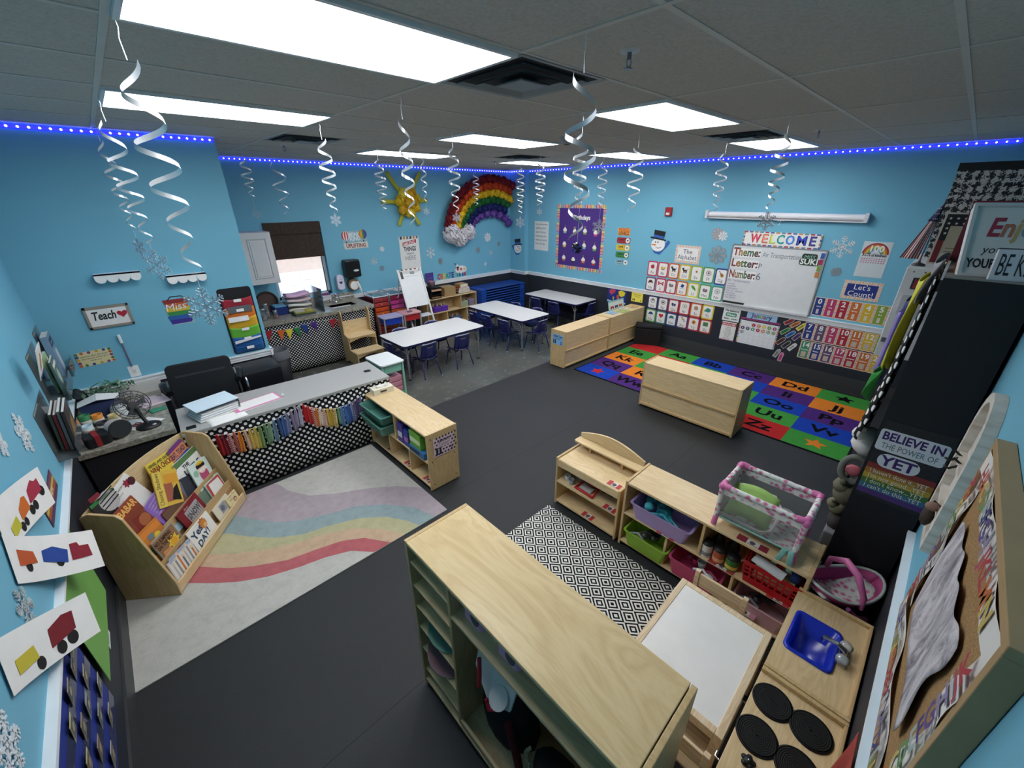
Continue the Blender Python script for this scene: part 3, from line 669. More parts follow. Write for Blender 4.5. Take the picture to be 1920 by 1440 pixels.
FB = [['a51f26', '7e1d2c', ('a32b33', 'd9c4c0'), ('9c2f30', 'c98a7a'), 'd9822e', ('c98a55', 'e8ddc8'), ('c9a648', 'd8c06a'), 'c8b25a', '7f9a5e', '6d9068', '8ba98b', '6c8aa0', '3e5c8e', '4a6aa0', '7b83a6', '8a7f9c', '9d94ad', 'b6b2c4'],
      ['b7202a', 'c0322f', ('b9402f', 'e0cfc2'), 'd47a30', ('d8b9a0', 'efe6da'), ('c98b7a', 'e8d8cc'), 'cfae4a', 'c9a545', ('c9b06a', 'eee2c4'), '6f9a6e', '5f84b5', '4d73ad', '3c5fa0', ('3a4f8c', 'c8cde0'), '6d6488', '5e4f7c', '7d7396']]
for i in (0, 1):
    n = len(FB[i])
    for k, c in enumerate(FB[i]):
        f = (k + .5) / n; x, z = swag(i, f); L = .215 + random.uniform(-.02, .02); w = .027; ph = random.random() * 6
        mt = fab(c[0], c[1]) if isinstance(c, tuple) else fab(c)
        def strip(u, v, x=x, z=z, L=L, w=w, ph=ph):
            s = (u - .5) * 2; ww = w * (.45 + .65 * min(1, v * 3)); return (x + s * ww * .62 + .012 * v * math.sin(ph), -.016 - .008 * math.sin(ph + s * 4.2 + v * 1.5), z + .008 - L * v)
        MB(mt).grid(strip, 8, 8).build('fabric_strip', t, solid=.002)
# papers on the desk
def on_desk_top(name, label, cat, u, d, z, rz, group=None): p = desk_pt(u, d, z); return thing(name, label, cat, p, DESKROT + rz, group)
t = on_desk_top('desk_calendar', 'pink-edged calendar pad lying on the grey desk', 'calendar', .60, .245, .741, R(10))
MB(PAPER).box(-.20, -.10, 0, .20, .10, .01).build('pad', t)
m = MB(M('e07aa8')); m.box(-.20, -.10, .01, .20, .10, .0108, M('dd7fae')); m.rect(-.17, -.082, .185, .085, PAPER, 16.5)
for k in range(6): m.rect(-.165, -.07 + k * .026, .18, -.0692 + k * .026, M('c9b8c2'), 17.5)
m.build('pink_page', t); MB(WHITE).ball((.225, -.05, .014), .013, None, 8).build('clip', t)
t = on_desk_top('paper_sheet', 'loose white paper at the near edge of the desk, under the folders', 'paper', .335, .10, .741, R(8))
MB(PAPER).grid(lambda u, v: ((u - .5) * .29, (v - .5) * .20, .002 + .004 * math.sin(u * 5) * v), 8, 6).build('sheet', t, solid=.001)
t = on_desk_top('document_tray', 'clear letter tray stacked with papers at the left end of the desk', 'tray', .27, .30, .741, R(16))
a = MB(ACRYLIC); a.box(-.17, -.13, 0, .17, .13, .004).box(-.17, .126, 0, .17, .13, .10).box(-.17, -.13, .098, .17, .13, .102).box(.166, -.13, 0, .17, .13, .1).build('tray_shell', t)
for k in range(4): MB(M(['e8e6e2', 'dfe7ec', 'efeeea', 'd9dde0'][k], .8)).box(-.17 + .01 * k, -.145 + .006 * k, .006 + .018 * k, .145 + .006 * k, .115, .018 + .018 * k).build('paper_stack', t)
MB(M('d3e4ee', .75)).box(-.175, -.135, .103, .17, .125, .113).build('blue_folder', t)
MB(BLACK).tube([(.172, -.05, .05), (.19, -.045, .05)], .022, 10).build('stapler_end', t)
# office chair behind the desk
t = thing('office_chair', 'black mesh office chair behind the desk, its back against it', 'chair', (.33, 4.78, 0), R(-4))
MESHB = M('1b1d21', .6, var=.1, scale=80)
MB(MESHB).prism(rrect(-.26, .60, .26, 1.10, .05), -.03, -.005, 'y').build('backrest', t, bevel=.008); MB(M('34373c', .5)).prism(rrect(-.20, .97, .20, .99, .004), -.034, -.03, 'y').build('back_stripe', t)
MB(BLACK).prism(rrect(-.23, .0, .23, .36, .06), .42, .49).build('seat', t, bevel=.015)
MB(STEEL).tube([(0, .02, .46), (0, -.05, .5), (0, -.045, .7)], .02).build('back_support', t)
for sx in (-1, 1):
    a = MB(M('b9bcc0', .3, .8, var=0)).tube([(sx * .27, .0, .95), (sx * .285, .02, .70), (sx * .27, .16, .45)], .011, 8).build('arm_post', t)
    MB(M('141518', .35)).tube([(sx * .28, -.06, .84), (sx * .30, .06, .87), (sx * .32, .2, .85), (sx * .31, .27, .83)], [.03, .042, .036, .022], 10).build('armrest', t)
MB(STEEL).cyl((0, .2, .08), (0, .2, .42), .025).build('gas_lift', t)
for k in range(5):
    q = k * 2 * PI / 5; l = MB(BLACK).tube([(0, .2, .1), (.24 * math.cos(q), .17 + .2 * math.sin(q), .07)], [.03, .018], 8).build('base_leg', t)
    MB(BLACK).ball((.24 * math.cos(q), .17 + .2 * math.sin(q), .03), .03, None, 8).build('caster', l)
t = thing('mini_fridge', 'black mini fridge with a bright handle against the desk wall', 'fridge', (.845, 5.005, 0))
MB(M('16181c', .3)).box(-.19, -.17, .02, .19, .215, .835).build('body', t, bevel=.006); MB(M('1a1c21', .28)).box(-.19, -.205, .03, .19, -.172, .83).build('door', t, bevel=.006)
MB(CHROME).tube([(-.165, -.206, .80), (-.165, -.235, .78), (-.165, -.235, .50), (-.165, -.206, .48)], .011, 8).build('handle', t)
MB(BLACK).box(-.17, -.15, 0, .17, .2, .02).build('foot', t)
t = thing('trash_can', 'grey-lined black trash can beside the fridge', 'trash can', (1.36, 6.40, 0)); MB(M('1d1f24', .5)).lathe([(.14, .0), (.17, .50), (.162, .5), (.135, .02)], 18).build('bin', t)
MB(M('6a6c72', .6)).lathe([(.175, .40), (.177, .52), (.168, .53), (.15, .45)], 18).build('bag_liner', t)

# ---------------------------------------------------------------- clutter on the granite counter
CZ = .766
t = thing('desk_fan', 'black wire-cage desk fan on the granite counter', 'fan', (-.165, 4.30, CZ), R(20))
MB(BLACK).lathe([(.085, 0), (.085, .012), (.06, .026), (.02, .034)], 24).build('base', t); MB(BLACK).tube([(0, 0, .03), (-.01, .03, .09), (-.01, .07, .16)], .014).build('neck', t)
MB(M('b9bcc0', .3)).ball((.02, -.055, .024), .012, None, 8, (1.4, 1, .5)).build('switch', t)
fanc = Vector((-.01, .09, .20)); fr = Matrix.Rotation(R(-38), 3, 'X')
m = MB(M('1a1a1c', .4))
def fp(r, a, d): p = Vector((r * math.cos(a), d, r * math.sin(a))); return tuple(fanc + fr @ p)
for r_, d_ in ((.115, 0), (.115, .06), (.06, -.025), (.035, -.03)): m.tube([fp(r_, 2 * PI * k / 24, d_) for k in range(24)], .0028, 5, None, True)
for k in range(16): a = 2 * PI * k / 16; m.tube([fp(.03, a, -.03), fp(.075, a, -.02), fp(.115, a, 0), fp(.115, a, .06), fp(.03, a, .085)], .0018, 4)
m.build('cage', t); b = MB(M('3a3b3e', .4))
for k in range(3):
    a = 2 * PI * k / 3; b.add([fp(.02, a - .3, .02), fp(.095, a - .25, .035), fp(.1, a + .35, .02), fp(.02, a + .5, .03)], [(0, 1, 2, 3)])
b.build('blades', t, solid=.002); MB(BLACK).tube([fp(0, 0, .02), fp(0, 0, .10)], .03, 12).build('motor', t)
t = thing('round_speaker', 'round black drum-shaped speaker lying at the counter edge', 'speaker', (-.335, 4.235, CZ), R(25)); MB(M('2b2d31', .7, bump=.2)).tube([(0, -.02, .075), (0, .0, .075)], .074, 28).build('grille', t); MB(M('c9bcb6', .5)).tube([(0, 0, .075), (0, .09, .075)], [.074, .06], 24).build('drum', t)
MB(BLACK).box(-.03, .0, 0, .03, .07, .02).build('foot', t)
t = thing('pencil_pouch', 'black zip pouch with a red band, at the end of the counter by the wall', 'pouch', (-.475, 4.22, CZ), R(12)); MB(M('121214', .7)).prism(rrect(-.075, -.06, .075, .07, .025), 0, .09).build('body', t, bevel=.01); MB(M('8e2328', .6)).box(-.02, -.063, .004, .012, .073, .094).build('band', t)
t = thing('bottle_cup', 'white clear-lidded jar on the granite counter behind the fan', 'jar', (-.32, 4.70, CZ)); MB(M('dfe4e6', .3)).lathe([(.05, 0), (.06, .06), (.055, .09)], 18).build('jar_body', t); MB(GLASS).lathe([(.055, .09), (.04, .13), (.015, .14)], 18).build('lid', t)
t = thing('potted_greenery', 'leafy pale green plant on the counter under the yellow sign', 'plant', (-.37, 5.05, CZ)); MB(M('3a3b3d')).lathe([(.06, 0), (.08, .10), (.07, .1), (.06, .08)], 16).build('pot', t)
m = MB(); gm = [M('5b8a62', .6), M('86ab8a', .6), M('3f6d4b', .6)]
for k in range(170):
    a = random.uniform(0, 2 * PI); r_ = random.uniform(.02, .17); z = .10 + random.uniform(0, .10) * (1.2 - r_ * 4) + .03; c = Vector((r_ * math.cos(a) * 1.2, r_ * math.sin(a) * .6, z)); d = Vector((random.uniform(-1, 1), random.uniform(-1, 1), random.uniform(-.3, .8))).normalized() * .03; e = d.cross(Vector((0, 0, 1))).normalized() * .012
    m.add([c - d, c + e, c + d, c - e], [(0, 1, 2, 3)], gm[k % 3])
m.build('foliage', t)
t = thing('leaning_placard', 'white flat panel with a small hole leaning on the wall behind the counter', 'panel', (-.18, 5.16, CZ)); MB(M('d5d3cf', .4)).box(-.20, .0, 0, .20, .02, .115).build('board', t); MB(BLACK).box(-.155, -.002, .05, -.14, .0, .075).build('hole', t)
def paper(name, label, x, y, z, w, h, rz, c='eceae6', curl=.004, cat='paper'):
    return tag(MB(M(c, .8)).grid(lambda u, v: ((u - .5) * w, (v - .5) * h, .001 + curl * math.sin(u * 4 + 1) * v), 6, 6).build(name, loc=(x, y, z), rot=(0, 0, rz), solid=.001), label, cat)
paper('paper_sheet', 'white paper under the fan on the granite counter', -.22, 4.42, CZ, .22, .28, R(35)); paper('paper_sheet', 'pink-printed flyer standing behind the fan on the counter', -.09, 4.9, CZ, .22, .28, R(10), 'e6cfd6')
paper('sticky_note_pad', 'pale yellow note sheet on the granite counter beside the round speaker', -.40, 4.40, CZ, .13, .13, R(20), 'e6dca8', cat='notepad'); paper('green_card', 'green card on the granite counter at its right edge', -.075, 4.62, CZ + .004, .12, .09, R(15), '3d8f6f', cat='card')
t = thing('red_scissors', 'red-handled scissors on the white paper beside the fan', 'scissors', (-.27, 4.40, CZ + .008), R(60))
m = MB(M('8a1f2b', .4))
for s in (-1, 1): m.tube([(.02 * s + .016 * math.cos(k * PI / 5), -.04 + .022 * math.sin(k * PI / 5), .004) for k in range(10)], .004, 6, None, True)
m.build('handle', t); MB(STEEL).box(-.008, -.02, .001, .008, .075, .005).build('blades', t)
t = thing('desk_mirror', 'small black gooseneck lamp with a glass shade in the counter corner', 'lamp', (-.50, 4.93, CZ)); MB(BLACK).lathe([(.05, 0), (.05, .012), (.01, .02)], 16).build('base', t); MB(BLACK).tube([(0, 0, .02), (.02, -.02, .16), (.0, -.05, .24), (-.03, -.09, .26)], .007).build('gooseneck', t); MB(M('17181b', .4)).tube([(-.02, -.08, .26), (-.05, -.12, .24)], [.03, .05], 14).build('shade', t)
t = thing('paper_folder', 'open white folded booklet on top of the clutter in the counter corner', 'booklet', (-.43, 4.80, CZ)); MB(M('2f3b63', .6)).box(-.12, -.06, 0, .12, .06, .15).build('file_box', t); MB(PAPER).add([(-.13, -.07, .152), (0, -.09, .19), (0, .09, .19), (-.13, .07, .152), (.14, -.06, .156), (.14, .08, .156)], [(0, 1, 2, 3), (1, 4, 5, 2)]).build('booklet', t, solid=.003)
for i, (x, y, h_, c, lab) in enumerate(((-.53, 4.62, .12, '2f7a4a', 'green marker tub in the counter corner'), (-.46, 4.62, .10, 'd98a2e', 'orange tub next to the green one in the counter corner'), (-.53, 4.5, .07, 'bcd4dc', 'pale blue lidded pot near the wall end of the counter'), (-.44, 4.52, .06, '23252b', 'black tin with white lettering on the granite counter'), (-.36, 4.55, .09, 'd8c28a', 'cream figurine-topped bottle on the granite counter'))):
    t = thing('storage_tub', lab, 'container', (x, y, CZ)); MB(M(c, .5)).lathe([(.034, 0), (.038, h_), (.03, h_), (.028, .02)], 14).build('tub', t); MB(M('e6e2da', .5)).lathe([(.036, h_ * .3), (.0385, h_ * .32), (.0385, h_ * .6), (.037, h_ * .62)], 14).build('paper_label', t)
# orange cushions / wobble seats behind the book rack
for k, (z, lab) in enumerate(((.40, 'glossy orange round seat, top of the pair behind the book rack'), (.345, 'orange round seat under the top one behind the book rack'))):
    t = thing('orange_cushion', lab, 'stool', (-.42, 3.80, z), group='orange round seats'); MB(M('c5692c', .3, spec=.6)).lathe([(.0, 0), (.17, 0), (.195, .012), (.2, .028), (.192, .044), (.15, .055), (.0, .058)] if False else [(.001, 0), (.17, 0), (.195, .012), (.2, .026), (.192, .042), (.15, .05), (.001, .053)], 36).build('cushion', t)
t = thing('seat_base', 'mint and dark stack of storage bins holding up the orange seats', 'bin', (-.42, 3.80, 0)); MB(M('7fb59f', .5)).lathe([(.15, .0), (.17, .30), (.175, .344), (.001, .345)], 24).build('bin_body', t); MB(M('2a2d33')).lathe([(.172, .02), (.176, .15), (.172, .16)], 24).build('dark_band', t)

# ================================================================ sloped book rack
P0 = Vector((-.312, 3.022, 0)); RZ = math.atan2(.804, .593)
t = thing('book_rack', 'sloped birch book rack full of picture books, on the rainbow rug', 'book rack', P0, RZ); RW = 1.0      # local x along the front, local y backwards
prof = [(0, .011), (.355, .011), (.355, .74), (.30, .765), (.16, .735), (.13, .70), (.0, .13)]
for x0 in (0, RW - .018): MB(W_UP).prism([(p[0], p[1]) for p in prof], x0, x0 + .018, 'x').build('side_panel', t, bevel=.004)
MB(W_ALONG_X).box(.018, .004, .02, RW - .018, .02, .10).build('front_lip', t, bevel=.003)
bk = [(.018, .03), (RW - .018, .03), (RW - .018, .745)] + [(RW - .018 - (RW - .036) * k / 16, .745 + .05 * math.sin(PI * k / 16)) for k in range(1, 16)] + [(.018, .745)]
MB(W_ALONG_X).prism(bk, .338, .352, 'y').build('back_panel', t)
TIER = [(.028, .07), (.095, .20), (.165, .33), (.24, .46)]
for s, z in TIER: MB(W_EDGE).box(.018, s - .012, z - .02, RW - .018, s + .062, z - .004).build('tier_ledge', t)
for (s, z), (s2, z2) in zip(TIER, TIER[1:]): MB(W_EDGE).add([(.018, s + .06, z - .02), (RW - .018, s + .06, z - .02), (RW - .018, s2 - .006 + .0, z2 + .06), (.018, s2 - .006, z2 + .06)], [(0, 1, 2, 3)]).build('tier_back', t, solid=.004)
TILT = R(14)
def book(label, tier, u0, t0, wd, ht, rot, cover, art, dn=0., th=.009, spine=None):
    s, z = TIER[tier - 1]; a = Matrix.Rotation(RZ, 4, 'Z'); a.translation = P0
    b = Matrix(((1, 0, 0, u0), (0, math.sin(TILT), -math.cos(TILT), s + dn), (0, math.cos(TILT), math.sin(TILT), z), (0, 0, 0, 1)))
    M4 = a @ b @ Matrix.Translation((0, t0, 0)) @ Matrix.Rotation(R(rot), 4, 'Z')
    o = thing('picture_book', label, 'book', mat=M4, group='picture books in the sloped rack')
    MB(M('efece4', .7)).box(.003, .003, -th + .001, wd - .001, ht - .003, -.001).build('pages', o)
    m = MB(M(cover, .35)); m.box(0, 0, -.0015, wd, ht, 0).box(0, 0, -th, wd, ht, -th + .0015).box(0, 0, -th, .0025, ht, 0, M(spine or cover, .4)); art(m, wd, ht); m.build('cover', o)
K = M
def a_yes(m, w, h): m.text('Yes', .09, .105, .06, K('24405e'), 2, True, rot=.2); m.text('DAY!', .11, .035, .05, K('24405e'), 2, True, rot=.2, slant=.2); m.disc(.175, .135, .036, K('c9803a'), 2); m.disc(.185, .12, .02, K('e0b27a'), 3); m.face(star(.17, .15, .045, 9, .7), K('b06a2e'), 1.5)
def a_crowd(m, w, h):
    m.rect(.01, .01, w - .01, h - .01, K('dcd8d2'), 1)
    for k in range(7): m.rect(.03 + .032 * k, .02, .045 + .032 * k, .12 + .02 * (k % 3), K(['b8b4ae', '8d8a88', 'c9743c', '6a6d75'][k % 4]), 2); m.disc(.037 + .032 * k, .13 + .02 * (k % 3), .012, K('d9c2a8'), 3)
    m.face([(.02, .14), (.12, .17), (.24, .16), (.25, .19), (.03, .185)], K('9fb0c4'), 2)
def a_baby(m, w, h): m.text('I Love You', w / 2, .085, .02, K('a5453a'), 2, maxw=.12); m.text('baby', w / 2 - .02, .055, .018, K('6a5a40')); m.disc(.1, .04, .022, K('5a3a28'), 2); m.disc(.1, .036, .016, K('e0b994'), 3)
def a_cream(m, w, h): m.rect(.07, .03, .15, .11, K('9a9aa2'), 2); m.disc(.1, .07, .025, K('6c6c78'), 3)
def a_bed(m, w, h):
    m.rect(.008, .008, w - .008, h - .008, K('8d6a48'), 1); m.text('NO JUMPING', .085, .15, .028, K('3a1d14'), 3, True, maxw=.16); m.text('ON THE BED', .085, .115, .026, K('3a1d14'), 3, True, maxw=.15)
    m.face(star(.145, .085, .06, 8, .6), K('e6c23a'), 2); m.disc(.145, .085, .03, K('d9a12a'), 3); m.face([(.015, .015), (.14, .015), (.09, .08), (.03, .09)], K('c98a58'), 2); m.disc(.14, .03, .022, K('a3482e'), 3)
def a_snow(m, w, h):
    m.rect(.012, .012, w - .012, h - .012, K('7b1f24'), 1); m.rect(.06, .03, .22, .145, K('a9a5a5'), 2); m.text('SNOW', .14, .065, .05, K('4a4648'), 3, True, maxw=.15)
    for k in range(7): m.line([(.07 + .022 * k, .04), (.075 + .022 * k, .13)], .004, K('55505a'), 3)
    m.text('First', .1, .152, .018, K('d8c8c0'), 3)
def a_orange(m, w, h): m.rect(.01, h - .06, w - .01, h - .015, K('d98433'), 1); m.disc(.12, .19, .03, K('e3c23c'), 2); m.disc(.06, .13, .05, K('3c5a34'), 2); m.rect(.05, .2, .1, .24, K('6f7f86'), 2)
def a_frame(m, w, h): m.face(rrect(.01, .005, w - .01, h - .008, .02), K('b5483f'), 1); m.face([(.03, .012), (w - .02, .02), (w - .03, h - .03), (.04, h - .02)], K('e8e5e0'), 2)
def a_eleph(m, w, h): m.rect(0, h - .075, w, h, K('93402a'), 1); m.text('BABAR', w / 2, h - .062, .05, K('e8b25a'), 2, True, maxw=w - .02); m.face([(.02, .05), (.1, .03), (.13, .2), (.05, .22)], K('7c2c22'), 1.5); m.disc(.12, .15, .045, K('a8623a'), 2); m.face([(.05, .02), (.15, .02), (.13, .06), (.07, .06)], K('c9b79a'), 2); m.rect(.03, .01, .06, .05, K('d9b23c'), 2)
def a_purple(m, w, h):
    for k in range(5): m.text('a poem of small words', .1, .215 - .024 * k, .016, K('d6c4e6'), 2, maxw=.14)
    m.face([(.02, .02), (.1, .02), (.14, .08), (.03, .1)], K('6d4596'), 1.5)
def a_brown(m, w, h): m.rect(0, .07, w, h, K('6a4e3c'), 1); m.rect(0, 0, w, .1, K('a9c6d4'), 1.5); [m.face([(x, .06), (x + .03, .055), (x + .035, .085), (x + .01, .1)], K('35312e'), 2) for x in (.04, .11, .18)]; m.rect(.0, h - .01, w, h, K('7a2226'), 2)
def a_crown(m, w, h):
    m.disc(.125, .11, .05, K('b04a6c'), 1, ry=.07); m.disc(.125, .165, .045, K('e8c9b4'), 2, ry=.04); m.rect(.075, .175, .175, .205, K('17161a'), 3); m.disc(.125, .212, .04, K('e0b62e'), 3, ry=.015); m.disc(.045, .15, .028, K('8fb39a'), 2)
    for k in range(3): m.face([(.085 + .03 * k, .16), (.105 + .03 * k, .135), (.118 + .03 * k, .165)], K('f1ece6'), 4)
    m.disc(.16, .05, .028, K('b5352f'), 2)
def a_chas(m, w, h): m.rect(.0, 0, .07, h, K('dfc25a'), 1); m.text('Chasing Shadows', .045, .135, .036, K('2c2416'), 2, maxw=.24, rot=PI / 2); m.rect(.075, .03, .15, .17, K('a35c46'), 1); m.rect(.09, h - .1, w - .01, h - .03, K('d99a32'), 2); m.face([(.12, .04), (.2, .02), (.19, .15), (.15, .12)], K('17150f'), 3)
def a_ninja(m, w, h): m.text('HENSEL AND GRETEL', w / 2, h - .035, .022, K('4a5a20'), 2, True, maxw=w - .03); m.text('NINJA CHICKS', w / 2, h - .085, .042, K('7a2a1c'), 2, True, maxw=w - .03); m.face([(.1, .03), (.19, .06), (.23, .12), (.17, .1)], K('6d5a4e'), 3); m.disc(.2, .06, .02, K('8aa060'), 2); m.disc(.07, .06, .03, K('b5502e'), 2)
def a_blue(m, w, h): m.rect(0, h - .1, w, h - .03, K('c97f5a'), 1); m.text('EAT, TOAD!', w / 2, h - .085, .042, K('2c2a4a'), 2, True, maxw=w - .03); m.rect(0, h - .028, w, h, K('6a2f6a'), 1); m.disc(.12, .06, .014, K('e8e2d2'), 2); m.rect(.115, .02, .13, .05, K('d0cac0'), 2)
def a_little(m, w, h): m.rect(0, h - .045, w, h, K('56784a'), 1); m.text('THE', .1, h - .085, .03, K('1e2f3c'), 2, True); m.text('LITTLE', .145, h - .145, .05, K('1e2f3c'), 2, True, maxw=.22); m.text('SNOWPLOW', .145, h - .195, .04, K('1e2f3c'), 2, True, maxw=.24)
def a_roost(m, w, h): m.text('the hen and the fox', .09, h - .04, .018, K('555'.ljust(6, '5')), 2, maxw=.14); m.text('a story', .07, h - .07, .014, K('777777'), 2); m.face(star(.165, h - .05, .035, 7, .6), K('8e2438'), 2); m.disc(.2, h - .065, .03, K('4a1a24'), 2); m.disc(.06, .06, .03, K('7fa08a'), 2)
def a_dark(m, w, h): m.rect(0, h - .02, w, h, K('2f7a3c'), 2); m.disc(.12, .16, .07, K('b9b3b0'), 2); [m.line([(.06, .13 + .025 * k), (.19, .15 + .025 * k)], .008, K('1c1a1e'), 3) for k in range(4)]; m.rect(.02, .22, .1, .25, K('7a1f2c'), 2)
BKS = [('dark grey picture book with a green top edge, upper left of the rack', 4, .055, .12, .19, .21, 0, '2c2a2c', a_dark), ('white picture book with a dark red rooster, upper tier of the rack', 4, .235, .02, .22, .285, 14, 'e4e0da', a_roost),
       ('yellow picture book reading Ninja Chicks, at the top of the rack', 4, .50, .045, .255, .25, -6, 'dcc24a', a_ninja), ('blue picture book with an orange title strip, at the upper right end of the rack', 4, .75, .03, .2, .235, 4, '2f4f9c', a_blue),
       ('white picture book reading The Little, below the blue one in the rack', 3, .695, .055, .28, .25, 0, 'e6e4de', a_little, .02), ('red-brown picture book with big yellow title letters, left side of the rack', 3, .13, .02, .175, .335, 6, '83402e', a_eleph),
       ('yellow picture book reading Chasing Shadows, tilted across the rack', 3, .355, .16, .215, .265, -27, 'd9b24a', a_chas, -.012), ('lavender picture book below the tilted yellow one', 3, .32, .0, .195, .245, 12, '8d68b4', a_purple, -.0), ('brown and pale blue picture book in the middle of the rack', 2, .345, .06, .25, .2, 2, '6a4e3c', a_brown, .03),
       ('pale green picture book with a pink crowned figure, right side of the rack', 3, .72, .0, .22, .235, -8, 'cfdcd6', a_crown, -.014), ('thin dark picture book behind the lavender one', 3, .55, .0, .16, .215, -16, '3a3b46', lambda m, w, h: m.rect(.02, .02, .05, h - .02, K('6a6c78'), 1), .012), ('white picture book standing behind the lavender and brown ones', 3, .5, .02, .18, .24, -4, 'e6e4e2', lambda m, w, h: m.rect(.03, .03, w - .03, .06, K('c9c6c4'), 1), .02),
       ('maroon picture book with grey winter trees, middle of the rack', 2, .405, .0, .255, .185, 5, '7b1f24', a_snow), ('picture book reading No Jumping on the Bed, lower left of the rack', 2, .10, .0, .215, .20, -1, '9c968a', a_bed, -.012), ('orange picture book behind the jumping one, at the lower left', 2, .078, .0, .19, .295, -2, 'c47a34', a_orange, .012),
       ('red-framed picture book behind the cream one, lower right of the rack', 2, .745, .0, .2, .175, -3, 'b4cbbd', a_frame), ('green-edged thin picture book beside the red-framed one', 2, .62, .0, .17, .15, -4, '6a7a6c', lambda m, w, h: m.rect(.02, .02, w - .02, .05, K('b8b49a'), 1), .012),
       ('white picture book reading Yes Day, front tier of the rack', 1, .318, .0, .265, .19, -1, 'e6e2da', a_yes), ('grey-white picture book showing a crowd, at the front left of the rack', 1, .05, .0, .255, .165, -7, 'c9c6c4', a_crowd), ('plain cream picture book in the front tier of the rack', 1, .645, .0, .22, .13, 0, 'e0d8c2', a_cream, .012), ('small cream picture book with a round face, at the front right of the rack', 1, .80, .0, .15, .105, -2, 'e4d6a8', a_baby)]
for b in BKS: book(*b[:9], *(b[9:] or ()))

# ================================================================ whiteboard wall
def sheet(name, label, cat, mat, w, h, c, art=None, group=None, r=0, th=.002, rough=.6):
    m = MB(M(c, rough) if isinstance(c, str) else c); m.sheet(w, h, None, th, r)
    if art: art(m, w, h)
    o = m.build(name, mat=mat); return tag(o, label, cat, group)
INK = M('26262c', .7, var=0); PURP = M('4a2f7a', .7)
def stripes(m, x0, y0, x1, y1, n, cols, layer, horiz=False):
    for k in range(n):
        c = M(cols[k % len(cols)], .7)
        if horiz: m.rect(x0, y0 + (y1 - y0) * k / n, x1, y0 + (y1 - y0) * (k + .72) / n, c, layer)
        else: m.rect(x0 + (x1 - x0) * k / n, y0, x0 + (x1 - x0) * (k + .72) / n, y1, c, layer)
CONF = ['c2453f', 'd9822e', 'e3c24a', '6aa04a', '6f9fd0', '7a4a8a', 'd86a8a', 'b9352f', 'e8a04a']
def cupcake(m, x, y, cup, n):
    m.face([(x - .035, y), (x + .035, y), (x + .045, y + .05), (x - .045, y + .05)], M(cup, .7), 3); m.disc(x, y + .065, .05, M('f0ead9', .7), 4, ry=.03); m.disc(x, y + .09, .033, M('f4efe2', .7), 5, ry=.025)
    for k in range(n): xx = x - .012 * (n - 1) + .024 * k; m.rect(xx - .003, y + .1, xx + .003, y + .15, M('d8c46a', .7), 6); m.disc(xx, y + .155, .006, M('e89a3a', .7), 6, 8)
def a_bday(m, w, h):
    b = .065; m.rect(-w / 2 + b, -h / 2 + b, w / 2 - b, h / 2 - b, M('4a2f80', .7), 1)
    stripes(m, -w / 2, h / 2 - b, w / 2, h / 2, 40, CONF, 2); stripes(m, -w / 2, -h / 2, w / 2, -h / 2 + b, 40, CONF[3:] + CONF[:3], 2)
    stripes(m, -w / 2, -h / 2 + b, -w / 2 + b, h / 2 - b, 40, CONF, 2, True); stripes(m, w / 2 - b, -h / 2 + b, w / 2, h / 2 - b, 40, CONF[4:] + CONF[:4], 2, True)
    m.text('Birthdays', .04, .36, .085, M('f2efe8', .7), 3, True, maxw=.42)
    cups = ['7fb3a8', 'c94a5a', '8aa04a', 'd0457a', 'd9a83a', '3a4a9a', '7fb0c8', '6aa04a', 'c9655a', '2a2a33', 'd9743a', 'c9453a']
    for r in range(3):
        for c in range(4): cupcake(m, -.38 + .26 * c, .08 - .28 * r - .02 * (c % 2), cups[r * 4 + c], [1, 3, 2, 1, 0, 0, 2, 1, 1, 0, 1, 1][r * 4 + c])
sheet('birthday_poster', 'purple birthday poster with cupcakes and a striped confetti border', 'poster', on_board(5.475, 1.74), 1.22, 1.27, 'e9e6e0', a_bday)
t = thing('plush_spider', 'dark tinsel pompom decoration hanging in front of the purple birthday poster', 'decoration', (6.6, 5.1, 1.62))
m = MB()
for k in range(70):
    d = Vector((random.gauss(0, .35), random.gauss(0, 1), random.gauss(0, 1))).normalized(); L = random.uniform(.06, .15); e = d.cross(Vector((1, 0, 0))).normalized() * .018
    m.add([d * .01, d * L * .6 + e, d * L, d * L * .6 - e], [(0, 1, 2, 3)], [M('23222e', .3), M('15141c', .25), M('2f3d8a', .3)][k % 3])
m.ball((0, 0, 0), .05, M('1a1922', .3), 10); m.build('tinsel_pompom', t); MB(M('d8cabc', .4)).ball((-.03, -.005, .09), .022, None, 10).build('bead', t); MB(SILVER).tube([(0, 0, .1), (0, 0, .5), (0, .0, 1.42)], .002, 5).build('hanging_wire', t)
def a_lines(n, c='55565e', title=None):
    def f(m, w, h):
        if title: m.text(title, 0, h / 2 - .075, .035, INK, 2, maxw=w * .85)
        for k in range(n): m.text(['walking feet', 'quiet voices', 'listening ears', 'helping hands', 'kind words', 'safe bodies'][k % 6], -w * .42, h / 2 - .16 - k * (h - .2) / n, .045, M(c, .8), 2, align='l', maxw=w * .8)
    return f
sheet('expectations_sheet', 'white handwritten rules sheet on the wall left of the birthday poster', 'paper', on_board(6.527, 1.725), .42, .61, 'dfe3df', a_lines(5, '4d5560', 'Classroom Expectations'))
def a_voice(m, w, h): m.text('VOICE', 0, .005, .06, M('c95a2a', .7), 2, True, maxw=w * .85); m.text('LEVELS', 0, -.055, .055, M('7a3a2a', .7), 2, True, maxw=w * .85)
sheet('voice_level_title', 'orange sign reading Voice Levels above the four level tags', 'sign', on_board(4.437, 1.92), .26, .13, 'e8a048', a_voice)
